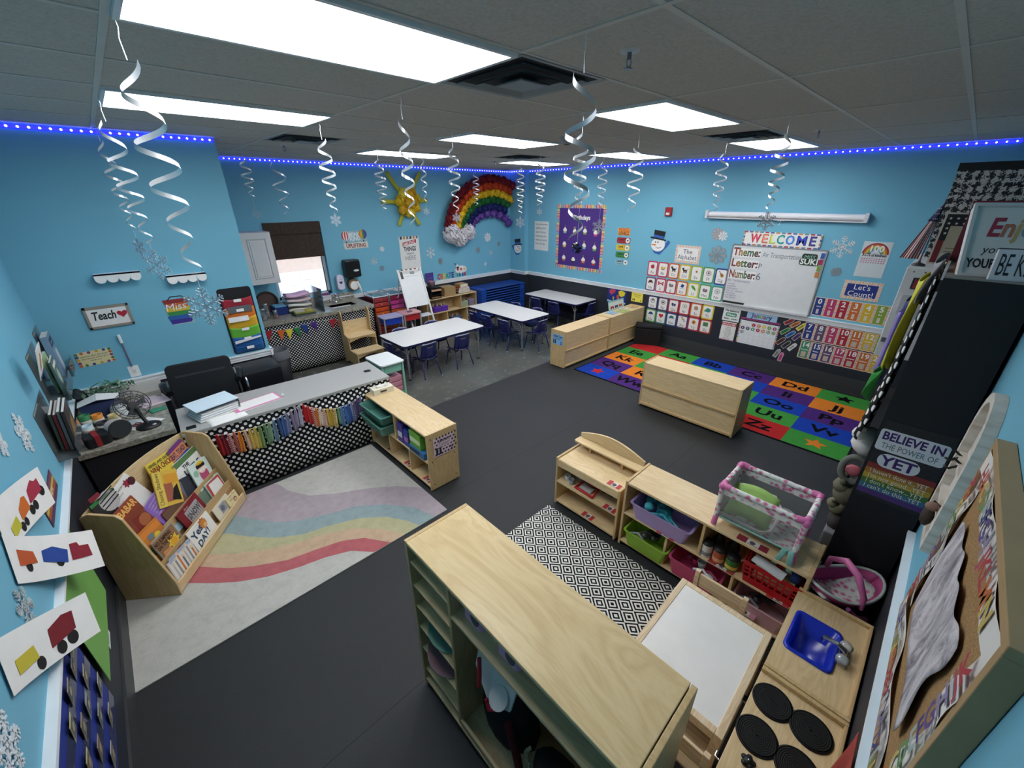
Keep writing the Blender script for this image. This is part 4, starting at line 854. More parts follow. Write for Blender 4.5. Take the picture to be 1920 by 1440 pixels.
for i, (c, z, nm) in enumerate((('a8323a', 1.765, 'red'), ('e3c63a', 1.635, 'yellow'), ('3f8a4a', 1.503, 'green'), ('8fb9c8', 1.37, 'pale blue'))):
    def a_lev(m, w, h, i=i): m.text('Level %d' % i, -.03, .0, .04, INK, 2, True, maxw=w * .5); m.disc(w / 2 - .055, 0, .045, M('e9e6e2', .7), 2); m.face(heart(w / 2 - .055, 0, .018), INK, 3); m.text('voice off' if i == 0 else 'whisper talk', -.03, -.038, .02, INK, 2, maxw=w * .5)
    sheet('voice_level_tag', nm + ' voice level tag numbered %d' % i, 'sign', on_board(4.425, z), .29, .105, c, a_lev, 'voice level tags', .03)
def snowman(m, s=1., flip=1):
    f = flip
    P = lambda L: [(x * f * s, y * s) for x, y in L]
    m.prism(P([(-.11, -.07), (-.05, -.15), (.05, -.17), (.10, -.11), (.17, -.03), (.21, .04), (.17, .07), (.10, -.02), (.02, -.08)])[::f], -.003, .001, 'z', M('2f62a8', .7)); m.prism([(x, y) for x, y in [(.0 * f + .125 * s * math.cos(k * PI / 12), -.01 * s + .11 * s * math.sin(k * PI / 12)) for k in range(24)]], -.003, .002, 'z', M('ece9e6', .7))
    m.prism(P([(-.15, .09), (.13, .055), (.135, .075), (-.145, .115)])[::f], -.001, .006, 'z', M('17181e', .6)); m.prism(P([(-.095, .11), (.09, .085), (.11, .20), (-.09, .225)])[::f], -.001, .005, 'z', M('1b1c22', .6)); m.face(P([(-.097, .112), (.088, .087), (.092, .125), (-.096, .15)])[::f], M('2f5fb0', .7), 9)
    for x in (-.05, -.005): m.disc(x * f * s, .03 * s, .012 * s, INK, 4)
    m.face(P([(-.04, .0), (-.14, -.015), (-.04, -.03)])[::f], M('d9823a', .7), 5); m.line(P([(-.03, -.06), (.02, -.065), (.06, -.045)]), .008 * s, INK, 4)
m = MB(); snowman(m, 1.05); tag(m.build('snowman_cutout', mat=on_board(3.72, 1.75)), 'paper snowman with a black top hat, left of the alphabet sign', 'cutout')
m = MB(); snowman(m, .95, -1); tag(m.build('snowman_cutout', mat=frame((0, -1, 0), (-1, 0, 0), (7.016, 7.16, 1.43))), 'paper snowman with a top hat on the corner pier', 'cutout')
t = thing('fire_alarm_strobe', 'red fire alarm strobe high on the whiteboard wall', 'fire alarm', mat=on_board(3.6, 2.283, .001))
MB(M('9c2a2f', .4)).prism(rrect(-.06, -.07, .06, .07, .012), 0, .035).build('housing', t, bevel=.004); MB(M('e6e2e0', .2)).box(-.028, -.05, .035, .03, -.015, .05).build('strobe_lens', t)
t = thing('projection_screen', 'long white pull-down projection screen case above the whiteboard', 'projector screen', mat=on_board(1.92, 2.26, .001))
MB(M('e3e1e4', .35)).tube([(-1.0, 0, .05), (1.0, 0, .05)], .043, 16).build('case', t); e = MB(M('cfcfd4', .35))
for x in (-1.0, 1.0): MB(M('cfcfd4', .35)).prism(rrect(x - .02, -.055, x + .02, .06, .01), 0, .11).build('end_bracket', t)
MB(M('d9d8dc', .4)).box(-.99, -.058, .035, .99, -.04, .06).build('bottom_bar', t); MB(WHITE).tube([(.05, -.058, .05), (.03, -.12, .05)], .003, 6).tube([(.0, -.065, .05), (.09, -.06, .05)], .004, 6).build('pull_cord', t)
def border_sheet(title_lines, bg, inner, ink, hs, bcols):
    def f(m, w, h):
        b = .04
        for k in range(26):
            x = -w / 2 + w * k / 26; d = w / 26
            for y0, y1 in ((h / 2 - b, h / 2), (-h / 2, -h / 2 + b)): m.face([(x, y0), (x + d * .55, y0), (min(w / 2, x + d * 1.2), y1), (min(w / 2, x + d * .65), y1)], M(bcols[k % len(bcols)], .7), 1)
        for k in range(14):
            y = -h / 2 + b + (h - 2 * b) * k / 14; d = (h - 2 * b) / 14
            for x0, x1 in ((-w / 2, -w / 2 + b), (w / 2 - b, w / 2)): m.face([(x0, y), (x1, y + d * .4), (x1, y + d * .9), (x0, y + d * .5)], M(bcols[(k + 2) % len(bcols)], .7), 1)
        m.rect(-w / 2 + b, -h / 2 + b, w / 2 - b, h / 2 - b, M(inner, .7), 2)
        for i, s in enumerate(title_lines): m.text(s, 0, hs * (len(title_lines) / 2 - 1 - i) * 1.25 + hs * .15, hs, ink, 3, maxw=w - 2.6 * b)
    return f
BC = ['d98a7a', 'e3b06a', 'c9c0a0', 'b5c0c9', 'd97a8a', 'e8c48a']
sheet('alphabet_sign', 'white sign reading The Alphabet above the letter cards', 'sign', on_board(3.16, 1.62), .43, .29, 'e8e2da', border_sheet(['The', 'Alphabet'], 0, 'e9e7e4', M('2a3358', .7), .075, BC))
sheet('count_sign', "blue sign reading Let's Count above the number cards", 'sign', on_board(.735, 1.363), .41, .245, 'e8dccb', border_sheet(["Let's", 'Count!'], 0, '23337e', M('f0eee8', .7), .07, BC))
# alphabet cards
ICON = {'A': ('apple', 'b3272c'), 'B': ('bee', 'd9b23a'), 'C': ('black cat', '1a1a1c'), 'D': ('black dog', '1d1b1c'), 'E': ('egg', 'a86a3a'), 'F': ('fish', '8a6a72'), 'G': ('guitar', 'c08a3a'), 'H': ('brown hat', '5e3a2e'), 'I': ('red insect', 'b3243c'), 'J': ('jar', '6a6a70'), 'K': ('blue kite', '24447e'), 'L': ('green leaf', '5a9a2e'), 'M': ('mittens', '8a6a7a'), 'N': ('needle', '9aa6a2'),
        'O': ('octopus', '5a4a52'), 'P': ('penguin', '1d1f22'), 'Q': ('queen', '3a3a72'), 'R': ('ring', 'a8b48a'), 'S': ('sandwich', 'b08a6a'), 'T': ('turtle', '3f8f7a'), 'U': ('umbrella', '24447e'), 'V': ('heart', 'c2242e'), 'W': ('whale', '2f6f7e'), 'X': ('xylophone', '7a8a3a'), 'Y': ('yo-yo', 'c9a22e'), 'Z': ('green square', '4f7a4a')}
FR = dict(zip('ABCDEFG', ['c23f62', 'c43a52', 'cf632f', 'dcb52c', '9cb03c', '4f9b62', '2a4088'])) | dict(zip('HIJKLMN', ['6b4c6c', 'c2385c', 'b62c36', 'cf7035', 'd6c733', '62a24e', '459b80'])) | dict(zip('OPQRST', ['2c3266', '5a4668', 'b8344f', 'bd3340', 'cc6233', 'dcc036'])) | dict(zip('UVWXYZ', ['6ca45a', '3d7f78', '2d4a86', '5e4a70', 'b8375c', 'bf4038']))
FRN = {'c23f62': 'pink'}
def icon(m, ch, c):
    k = M(c, .7); y = .035
    if ch in 'AEVYST': 
        if ch == 'V': m.face(heart(0, y, .045), k, 4)
        elif ch == 'T': m.disc(0, y, .045, k, 4, ry=.035); m.disc(-.045, y - .015, .016, k, 4)
        else: m.disc(0, y, .036 if ch != 'E' else .018, k, 4)
        if ch == 'A': m.face([(0, y + .03), (.02, y + .055), (.03, y + .045)], M('4a7a2e', .7), 5)
        if ch == 'Y': m.disc(0, y, .018, M('b3303a', .7), 5)
    elif ch in 'CD': m.disc(0, y - .005, .035, k, 4, ry=.018); m.disc(-.035, y + .02, .017, k, 4); m.face([(-.05, y + .03), (-.045, y + .05), (-.035, y + .035)], k, 4); m.face([(-.035, y + .035), (-.025, y + .05), (-.02, y + .03)], k, 4); [m.rect(x, y - .045, x + .01, y - .01, k, 4) for x in (-.03, -.012, .01, .024)]; m.line([(.03, y), (.05, y + .03)], .007, k, 4); m.rect(-.01, y - .02, .015, y - .005, M('a85a3a', .7) if ch == 'D' else k, 5)
    elif ch == 'G': m.disc(.015, y - .015, .026, k, 4); m.disc(.0, y + .005, .018, k, 4); m.line([(0, y + .005), (-.04, y + .055)], .009, M('6a4526', .7), 4)
    elif ch == 'L': m.face([(-.045, y + .045), (.0, y + .04), (.035, y), (.045, y - .045), (.0, y - .02), (-.03, y + .005)], k, 4)
    elif ch in 'HUW': m.face([(-.05, y - .02), (-.04, y + .02), (-.01, y + .04), (.025, y + .035), (.045, y), (.055, y - .012), (.0, y - .008)], k, 4); (m.line([(0, y), (0, y - .045)], .006, k, 4) if ch == 'U' else None)
    elif ch == 'I': m.disc(0, y, .012, k, 5); [m.face([(0, y), (s * .05, y + .04 * q), (s * .055, y + .005 * q)], k, 4) for s in (-1, 1) for q in (-1, 1)]
    elif ch == 'K': m.face([(-.03, y - .01), (.02, y - .02), (.04, y + .03), (-.01, y + .045)], k, 4); m.line([(-.03, y - .035), (.04, y - .035)], .008, M('8fa4c0', .7), 4)
    elif ch == 'Z': m.rect(-.042, y - .03, .042, y + .04, k, 4)
    elif ch == 'X': [m.line([(-.035 + .018 * q, y + .045 - .02 * q), (.0 + .015 * q, y + .05 - .022 * q)], .013, M(['b3402e', 'd9a23a', '5a8a3a', '2f5a8a'][q], .7), 4) for q in range(4)]
    elif ch in 'FNRPO': [m.line([(.038 * math.cos(a * PI / 8), y + .036 * math.sin(a * PI / 8)), (.038 * math.cos((a + 1) * PI / 8), y + .036 * math.sin((a + 1) * PI / 8))], .009, k, 4) for a in range(16)]; m.disc(0, y + (.012 if ch == 'O' else 0), .018, k, 4)
    else: m.disc(-.02, y, .022, k, 4); m.disc(.022, y - .006, .02, k, 4); m.rect(-.03, y - .035, .03, y - .022, M('4a4a50', .7), 4)
def a_card(ch):
    def f(m, w, h): m.rr(-w / 2 + .02, -h / 2 + .022, w / 2 - .02, h / 2 - .022, .022, M('ece9e6', .6), 1); icon(m, ch, ICON[ch][1]); m.text(ch + ch.lower(), 0, -.085, .05, M('55565c', .7), 3, maxw=.1)
    return f
def card_row(chars, y0, y1, z, h):
    n = len(chars); d = (y0 - y1) / n
    for i, ch in enumerate(chars): sheet('alphabet_card', 'alphabet card %s%s showing a %s' % (ch, ch.lower(), ICON[ch][0]) if ch not in 'AEIO' else 'alphabet card %s%s showing an %s' % (ch, ch.lower(), ICON[ch][0]) if ch in 'AEO' else 'alphabet card Ii showing a red insect', 'card', on_board(y0 - d * (i + .5), z), d - .008, h, FR[ch], a_card(ch), 'alphabet letter cards', .03)
card_row('ABCDEFG', 3.863, 2.445, 1.322, .265); card_row('HIJKLMN', 3.863, 2.455, 1.045, .25); card_row('OPQRST', 3.77, 2.54, .715, .245); card_row('UVWXYZ', 3.775, 2.535, .466, .24)
# number cards
NC = {'navy': '24387f', 'pink': 'b93a66', 'red': 'ac2236', 'orange': 'cb6a2a', 'yellow': 'd9b132', 'green': '86a03a', 'teal': '2f8a80', 'purple': '5f4a6c', 'emerald': '3f8f68'}
NSEQ = ['navy', 'pink', 'red', 'orange', 'yellow', 'green', 'teal', 'navy', 'purple', 'pink', 'red', 'orange', 'yellow', 'green', 'emerald', 'navy', 'purple', 'pink', 'red', 'orange', 'yellow']
NW = 'zero one two three four five six seven eight nine ten eleven twelve thirteen fourteen fifteen sixteen seventeen eighteen nineteen twenty'.split()
def a_num(i):
    def f(m, w, h):
        for k in range(14):
            y = -h / 2 + h * k / 14
            for x0 in (-w / 2, w / 2 - .016): m.face([(x0, y), (x0 + .016, y + .008), (x0 + .016, y + .017), (x0, y + .009)], M(BC[k % 6], .7), 1)
        m.rect(-w / 2 + .014, -h / 2 + .012, w / 2 - .014, h / 2 - .008, M(NC[NSEQ[i]], .6), 2); wm = M('eeebe6', .7)
        m.text(str(i), 0, h / 2 - .092, .07, wm, 3, True, maxw=w - .04); m.text(NW[i], 0, -.005, .02, wm, 3, True, maxw=w - .045)
        q = min(i, 10)
        if i > 10: m.rect(-.03, -h / 2 + .03, .03, -.03, M('d9cbbd', .7), 3); [m.line([(-.025 + .01 * k, -h / 2 + .035), (-.025 + .01 * k, -.035)], .003, M('9a7a6a', .7), 4) for k in range(6)]
        else: m.rect(-.014, -h / 2 + .03, .014, -.035, M('e2d6cc', .7), 3); m.line([(0, -h / 2 + .03), (0, -.035)], .003, M('a08a80', .7), 4)
    return f
for lo, hi, y0, y1, z, h in ((0, 7, 1.208, .252, 1.082, .265), (7, 14, 1.235, .269, .707, .26), (14, 21, 1.218, .244, .428, .27)):
    n = hi - lo; d = (y0 - y1) / n
    for i in range(lo, hi): sheet('number_card', '%s number card %d' % (NSEQ[i], i), 'card', on_board(y0 - d * (i - lo + .5), z), d - .002, h, 'e6d9c6', a_num(i), 'number cards')
# whiteboard
t = thing('whiteboard', 'framed whiteboard with theme, letter and number headings', 'whiteboard', mat=on_board(1.84, 1.385, .001)); w, h = 1.215, .895
MB(M('d9dbdc', .25)).box(-w / 2, -h / 2, 0, w / 2, h / 2, .014).build('board_surface', t); AL = M('a9adb2', .35, .7, var=0)
for b in ((-w / 2 - .012, -h / 2, -w / 2 + .006, h / 2), (w / 2 - .006, -h / 2, w / 2 + .014, h / 2), (-w / 2, h / 2 - .006, w / 2, h / 2 + .012)): MB(AL).box(b[0], b[1], 0, b[2], b[3], .02).build('frame', t)
MB(M('c9cacb', .4)).box(-w / 2, -h / 2 - .02, 0, w / 2, -h / 2 + .006, .06).build('marker_tray', t); MB(BLACK).box(-w / 2 + .02, -h / 2 - .006, .02, -w / 2 + .34, -h / 2 + .03, .055).build('eraser', t)
m = MB(); RB = [M(c, .7) for c in ('a8453a', 'c98a3a', '7f9a3a', '4a7a5a', '6a5a4a', '8a3a4a')]
for s, y in (('Theme:', .30), ('Letter:', .135), ('Number:', -.035)):
    m.rect(-w / 2 + .01, y - .025, -.2, y + .105, M('e9e8e6', .6), 22); m.text(s, -w / 2 + .02, y - .004, .115, M('33302e', .7), 23, True, 'l', .385); m.text(s, -w / 2 + .024, y + .002, .10, None, 24, False, 'l', .375, colors=RB)
mk = M('6a6f7c', .8); m.text('Air Transportation', -.17, .30, .075, mk, 21, False, 'l', .5); m.text('P', -.17, .13, .075, mk, 21); m.text('6', -.16, -.04, .11, mk, 21); pk = M('7d6f96', .8)
m.text('Air Transportation', -w / 2 + .02, -.105, .04, pk, 21, False, 'l', .33)
for k, s in enumerate(('rocket', 'airplane', 'helicopter', 'hot air balloon', 'jet plane', 'paraglider', 'fast glider')): m.text(s, -w / 2 + .03, -.155 - .036 * k, .03, pk, 21, False, 'l', .26)
m.build('lettering', t)
m = MB(M('1f3a2e', .5)); m.prism(rrect(-.12, -.075, .12, .015, .03), 0, .004).prism(rrect(-.1, .0, .085, .08, .03), 0, .004); m.text('SUKI', 0, -.062, .075, M('e6eae4', .6), 7, True, maxw=.22); m.text('MISS', -.01, .012, .05, M('9fc4b0', .6), 7, slant=.2)
tag(m.build('name_magnet', mat=on_board(1.84 - .435, 1.70, .018)), 'dark green lettered name magnet at the top right of the whiteboard', 'magnet')
for k, (c, nm) in enumerate((('2f5fa8', 'blue'), ('a8325a', 'crimson'), ('7f9a3a', 'green'), ('c9823a', 'orange'))):
    m = MB(M(c, .5)).box(-.022, -.036, 0, .022, .036, .008); tag(m.build('square_magnet', mat=on_board(1.265 + .002 * k, 1.765 - .085 * k, .018)), nm + ' square magnet at the right edge of the whiteboard', 'magnet', 'square magnets on the whiteboard')
def a_welc(m, w, h):
    b = .02; m.rect(-w / 2 + b, -h / 2 + b, w / 2 - b, h / 2 - b, M('eceae6', .6), 2)
    for k in range(14):
        for y in (-h / 2, h / 2 - b): m.rect(-w / 2 + w * k / 14, y, -w / 2 + w * (k + .7) / 14, y + b, M(['b0485a', '5a6aa0', 'c98a5a', '6a8a9a'][k % 4], .7), 1)
    for k in range(4):
        for x in (-w / 2, w / 2 - b): m.rect(x, -h / 2 + h * k / 4, x + b, -h / 2 + h * (k + .7) / 4, M(['5a6aa0', 'c98a5a'][k % 2], .7), 1)
    cs = ['b03a48', 'c9705a', 'a9b84a', '2f8a86', '4a7ac0', '2f3f9a', '3f3a7a']; x = -.40
    for i, (ch, wd) in enumerate(zip('WELCOME', (.145, .1, .09, .11, .125, .15, .1))): m.text(ch, x + wd / 2, -.055, .125, M(cs[i], .7), 4, True, maxw=wd * .92); m.text(ch, x + wd / 2, -.045, .105, M(tuple_hex(lin(cs[i]), 2.1), .7), 5, False, maxw=wd * .7); x += wd + .005
    for k in range(14): m.disc(random.uniform(-w / 2 + .03, w / 2 - .03), random.uniform(-.06, .06), .005, M(BC[k % 6], .7), 3, 8)
sheet('welcome_sign', 'long WELCOME banner in rainbow letters above the whiteboard', 'sign', on_board(1.83, 1.94, .022), 1.0, .2, 'e2dfda', a_welc)
def a_100(m, w, h):
    for i, c in enumerate(('9a2e2e', 'cf6f2e', 'd9b84a', '7f9a4a', '6f8fae')):
        r0, r1 = .135 - .018 * i, .135 - .018 * (i + 1)
        for k in range(16): a, b = PI * k / 16, PI * (k + 1) / 16; m.face([(r0 * math.cos(a), .07 + r0 * math.sin(a)), (r0 * math.cos(b), .07 + r0 * math.sin(b)), (r1 * math.cos(b), .07 + r1 * math.sin(b)), (r1 * math.cos(a), .07 + r1 * math.sin(a))], M(c, .7), 1)
    m.text('100', 0, .10, .075, M('f0ede6', .7), 3, True); m.text('ACTS of kindness', 0, .04, .035, INK, 3, True, maxw=w * .85)
    for r in range(10):
        for c in range(10): m.face(heart(-w / 2 + .03 + (w - .06) * c / 9, .01 - .024 * r, .009), M('b56a8a' if r < 3 else 'c9d4d8', .7), 2)
sheet('kindness_chart', 'chart reading 100 acts of kindness with rows of small hearts', 'poster', on_board(.727, 1.765), .29, .44, 'd3d6d8', a_100)
def a_season(m, w, h): m.text('The season is', 0, .055, .032, INK, 2, True, maxw=w * .8); m.rr(-.085, -.028, .085, .035, .02, M('3f8a6a', .6), 2); m.text('Winter', 0, -.014, .036, M('e6eee8', .6), 3, True, maxw=.14); m.text('Rain - snow', 0, -.075, .03, INK, 2, True, maxw=w * .8)
sheet('season_card', 'white card reading The season is Winter, below the marker tray', 'card', on_board(2.262, .742), .262, .205, 'e4e6e4', a_season)
def a_days(m, w, h):
    m.rect(-w / 2, h / 2 - .065, w / 2, h / 2 - .015, M('b3303f', .6), 1); m.text('DAYS of the WEEK', 0, h / 2 - .055, .03, M('f0e4e0', .6), 2, True, maxw=w * .9)
    for k, s in enumerate(('Sunday', 'Monday', 'Tuesday', 'Wednesday', 'Thursday', 'Friday', 'Saturday')): m.text(s, 0, h / 2 - .1 - .03 * k, .02, M('4a5a55', .7), 2)
    m.rect(-w / 2, -h / 2, w / 2, -h / 2 + .015, M('c98aa0', .7), 1)
sheet('weekdays_chart', 'narrow days of the week chart below the season card', 'chart', on_board(2.262, .468), .228, .31, 'e6e4de', a_days)
def a_jan(m, w, h): m.text('January', 0, -.028, .07, None, 2, True, maxw=w * .7, colors=[M(c, .7) for c in ('3a5a9a', '9a4a7a', '4a8a5a', 'a9a04a', '7a5aa0', '3f8a8a', '2f4a7a')])
sheet('month_card', 'pale blue card reading January above the calendar', 'card', on_board(1.815, .795), .43, .11, '9fc0dc', a_jan)
def a_cal(m, w, h):
    m.rect(-w / 2, h / 2 - .03, w / 2, h / 2, M('8a3a6a', .6), 1); m.rect(-w / 2, h / 2 - .045, w / 2, h / 2 - .03, M('2a2a3a', .6), 1)
    for k in range(6): m.rect(-w / 2 + .02, -h / 2 + .02 + k * .068, w / 2 - .02, -h / 2 + .022 + k * .068, M('b9bcc0', .7), 1)
    for k in range(8): x = -w / 2 + .02 + (w - .04) * k / 7; m.rect(x, -h / 2 + .02, x + .002, -h / 2 + .36, M('b9bcc0', .7), 1)
    cs = ['b3303f', 'cf7a35', 'd9c23a', '6a9a4a', '9a4a6a', '2d3a66', '5a4a68', '3f8f68', 'b3303f', 'cf7a35', '8aa07a', '6a9a4a', '6a8a8a']
    for i, c in enumerate(cs): q = i + 2; x = -w / 2 + .02 + (w - .04) * (q % 7 + .5) / 7; y = -h / 2 + .326 - .068 * (q // 7); m.disc(x, y, .028, M(c, .6), 2); m.text(str(i + 1), x, y - .012, .026, M('eee9e2', .7), 3, True)
    stripes(m, -w / 2, -h / 2, -w / 2 + .018, h / 2 - .05, 14, CONF, 2, True); stripes(m, w / 2 - .018, -h / 2, w / 2, h / 2 - .05, 14, CONF[3:], 2, True)
sheet('wall_calendar', 'white wall calendar with round coloured date stickers', 'calendar', on_board(1.823, .532), .565, .425, 'e3e4e4', a_cal)
def crayon(c, rim):
    def f(m, w, h): m.prism([(-.028, -.075), (.028, -.075), (.028, .045), (.014, .072), (-.014, .072), (-.028, .045)], -.002, 0, 'z', M(rim, .6)); m.face([(-.023, -.07), (.023, -.07), (.023, .043), (.011, .067), (-.011, .067), (-.023, .043)], M(c, .6), 1); m.rr(-.012, -.05, .012, .03, .01, M(tuple_hex(lin(c), .45), .6), 2)
    return f
for nm, c, u, v, a in (('red', 'a8303a', 1.437, .80, -52), ('orange', 'cf7a45', 1.352, .775, -48), ('yellow', 'e0cf4a', 1.268, .755, -40), ('green', '3f8a4a', 1.455, .65, -46), ('blue', '3a74c0', 1.375, .615, -42), ('purple', '5a3f78', 1.287, .60, -34), ('brown', '5e3028', 1.475, .487, -40), ('black', '2f3034', 1.393, .45, -36), ('white', 'd9d9d6', 1.308, .43, -34), ('grey', 'a3a6a4', 1.482, .285, -22), ('pink', 'd565a0', 1.418, .24, -8)):
    m = MB(); crayon(c, 'dcd6cc')(m, 0, 0); tag(m.build('colour_tag', mat=spin(on_board(u, v), R(a))), nm + ' crayon-shaped colour tag beside the calendar', 'tag', 'crayon colour tags')
def a_map(m, w, h):
    for c, P in (('c2455a', [(-.18, .10), (-.1, .13), (-.03, .12), (-.05, .06), (-.1, .04), (-.12, .0), (-.17, .05)]), ('c9a24a', [(-.09, -.01), (-.05, -.02), (-.06, -.09), (-.09, -.07)]), ('e3cf2e', [(.03, .10), (.09, .13), (.19, .10), (.17, .03), (.10, .0), (.05, .03)]), ('cf5a3f', [(-.0, .03), (.05, .03), (.06, -.03), (.03, -.08), (.0, -.02)]), ('dfe6ea', [(.12, -.04), (.17, -.05), (.16, -.09), (.11, -.08)]), ('a8cfdc', [(-.21, -.13), (.21, -.13), (.21, -.10), (.0, -.115), (-.21, -.09)])): m.face(P, M(c, .6), 1)
sheet('world_map_poster', 'small dark blue world map on the wall behind the puzzle shelf', 'map', on_board(4.45, .705), .44, .27, '1c2f7e', a_map)
def a_yel(m, w, h): m.text('Discovery', 0, .035, .03, M('6a5a1a', .7), 2, maxw=w * .7); m.text('Center', 0, .0, .028, M('6a5a1a', .7), 2); [m.rect(x, -.07, x + .018, -.03, INK, 2) for x in (-.09, -.062)]; m.text('2', .085, -.07, .035, INK, 2, True)
sheet('centre_sign', 'yellow sign under the chair rail beside the world map', 'sign', on_board(4.0, .755), .24, .175, 'e6d85a', a_yel)
# ================================================================ snowflakes
def snowflake(m, R_, mat, th=.003, style=0):
    w = R_ * .075
    def bar(a, b, q): 
        a = Vector(a); b = Vector(b); d = (b - a).normalized(); n = Vector((-d.y, d.x)) * q / 2; m.prism([a - n, b - n, b + n, a + n], 0, th, 'z', mat)
    for k in range(6 if style != 2 else 8):
        an = k * 2 * PI / (6 if style != 2 else 8) + PI / 2; c, s = math.cos(an), math.sin(an)
        def P(r, o): return (r * c - o * s, r * s + o * c)
        bar(P(.08 * R_, 0), P(R_, 0), w)
        for r, L in ((.45, .26), (.66, .24), (.84, .14)):
            for q in (-1, 1): bar(P(r * R_, 0), P((r + L * .75) * R_, q * L * R_), w * .85)
        if style == 1: m.prism([P(.2 * R_, 0), P(.34 * R_, .1 * R_), P(.5 * R_, 0), P(.34 * R_, -.1 * R_)], 0, th * 1.3, 'z', mat); [bar(P(.42 * R_, q * .24 * R_), P(.66 * R_, q * .1 * R_), w * .7) for q in (-1, 1)]
        if style == 2: m.prism([P(.25 * R_, .06 * R_), P(.75 * R_, .16 * R_), P(.95 * R_, 0), P(.75 * R_, -.16 * R_), P(.25 * R_, -.06 * R_)][::-1], 0, th * 1.2, 'z', mat)
        bar(P(.32 * R_, 0), (.32 * R_ * math.cos(an + PI / 3), .32 * R_ * math.sin(an + PI / 3)), w * .8)
    m.disc(0, 0, .12 * R_, mat, th / .0007)
SNW = M('e6e8ea', .5); SNG = M('9fa5a8', .4, .3)
def flake(label, mat4, r, mat, style=0, a=0, name='snowflake_cutout'):
    m = MB(); snowflake(m, r, mat, .003, style); return tag(m.build(name, mat=spin(mat4, a)), label, 'snowflake', 'snowflakes stuck on the walls')
for lab, y, z, r, mt, st in (('large white lacy snowflake right of the WELCOME banner', 1.085, 1.895, .14, SNW, 0), ('grey snowflake right of the whiteboard, below the large white one', 1.07, 1.575, .065, SNG, 2), ('large grey starburst snowflake left of the whiteboard', 2.665, 1.655, .15, SNG, 2), ('small white snowflake above the grey starburst, under the screen', 2.64, 1.945, .075, SNW, 2), ('pale pinkish snowflake half behind the small white one under the screen', 2.73, 1.97, .10, M('b9a6a2', .6), 2)): flake(lab, on_board(y, z, .004 if 'pinkish' not in lab else .002), r, mt, st)
for lab, x, z, r, mt, st in (('white snowflake right of the towel dispenser', 3.537, 1.45, .07, SNW, 0), ('grey snowflake low on the wall right of the towel dispenser', 3.676, 1.31, .055, SNG, 0), ('small white snowflake left of the amazing-things sign', 3.727, 1.652, .05, SNW, 2), ('white snowflake right of the amazing-things sign', 4.773, 1.496, .11, SNW, 0), ('grey snowflake between the amazing-things sign and CREATE letters', 5.003, 1.305, .07, SNG, 2), ('white snowflake under the arch of the paper rainbow', 6.307, 1.698, .10, SNW, 2), ('small grey snowflake under the right end of the rainbow', 6.642, 1.537, .05, SNG, 2), ('grey snowflake below the rainbow clouds', 6.016, 1.446, .065, SNG, 2), ('white snowflake above the blue cots, right of the grey one', 6.391, 1.357, .06, SNW, 0), ('smallest white snowflake, just above the chair rail by the cots', 6.221, 1.126, .045, SNW, 2)): flake(lab, on_window(x, z), r, mt, st)
for lab, y, z, r, mt, st, a in (('white lacy snowflake on the left wall beside the acrylic book holder', 3.18, 1.38, .12, SNW, 1, 0), ('small white snowflake on the left wall right of the painted cars', 2.62, 1.245, .075, SNW, 1, 0), ('grey-white snowflake on the left wall between the two car paintings', 2.015, 1.135, .085, M('bfc3c4', .5), 0, 0), ('large lacy white snowflake at the lower left edge of the photo', 1.43, 1.13, .10, SNW, 1, 0), ('pale snowflake low on the left wall, near the photo edge above the painted cars', 2.78, 1.5, .07, SNW, 1, 0)): flake(lab, on_left(y, z), r, mt, st, a)

# ================================================================ window wall and desk wall decorations
m = MB(M('1d1a1a'))
def blind_mat():
    k = NT('woven_bamboo_blind', .7); x, y, z = k.xyz(k.tc.outputs['Object']); n = k.noise(k.map((14, 1, 160)), 1, 4, .7); n2 = k.noise(k.map((90, 1, 3)), 1, 3, .6)
    k.color(k.ramp(k.ma('ADD', k.ma('MULTIPLY', n, .6), k.ma('MULTIPLY', n2, .4)), [(.32, '1c1512'), (.52, '38291f'), (.72, '5c4a3c')])); return k.m
BM = blind_mat(); t = thing('roman_blind', 'dark brown woven blind pulled halfway down the window', 'blind', (2.25, YW + .005, 0))
MB(BM).box(-.42, -.035, 2.0, .42, .015, 2.175).build('valance', t); MB(BM).box(-.41, -.015, 1.72, .41, .0, 2.01).build('woven_panel', t)
for k in range(3): MB(BM).box(-.41, -.045 + .008 * k, 1.63 + .03 * k, .41, -.0, 1.665 + .03 * k).build('fold', t, bevel=.006)
t = thing('wall_cabinet', 'white wall cabinet with a raised-panel door, left of the window', 'cabinet', (1.075, 7.0, 0))
CAB = M('d5d5d6', .45); MB(CAB).box(.0, .022, 1.345, .73, .405, 2.075).build('carcass', t)
d = MB(CAB); d.box(.33, 0, 1.35, .728, .02, 2.07); d.build('door', t, bevel=.006)
for q, yy in ((.075, -.003), (.095, .004)): pass
pn = MB(CAB)
for (x0, z0, x1, z1) in ((.405, 1.43, .655, 1.445), (.405, 1.975, .655, 1.99), (.405, 1.445, .42, 1.975), (.64, 1.445, .655, 1.975)): pn.box(x0, -.006, z0, x1, .002, z1, M('b9babd', .45))
pn.box(.435, -.008, 1.46, .625, .002, 1.96).build('raised_panel', t, bevel=.004); MB(CAB).box(.005, 0, 1.35, .325, .02, 2.07).build('door', t, bevel=.006)
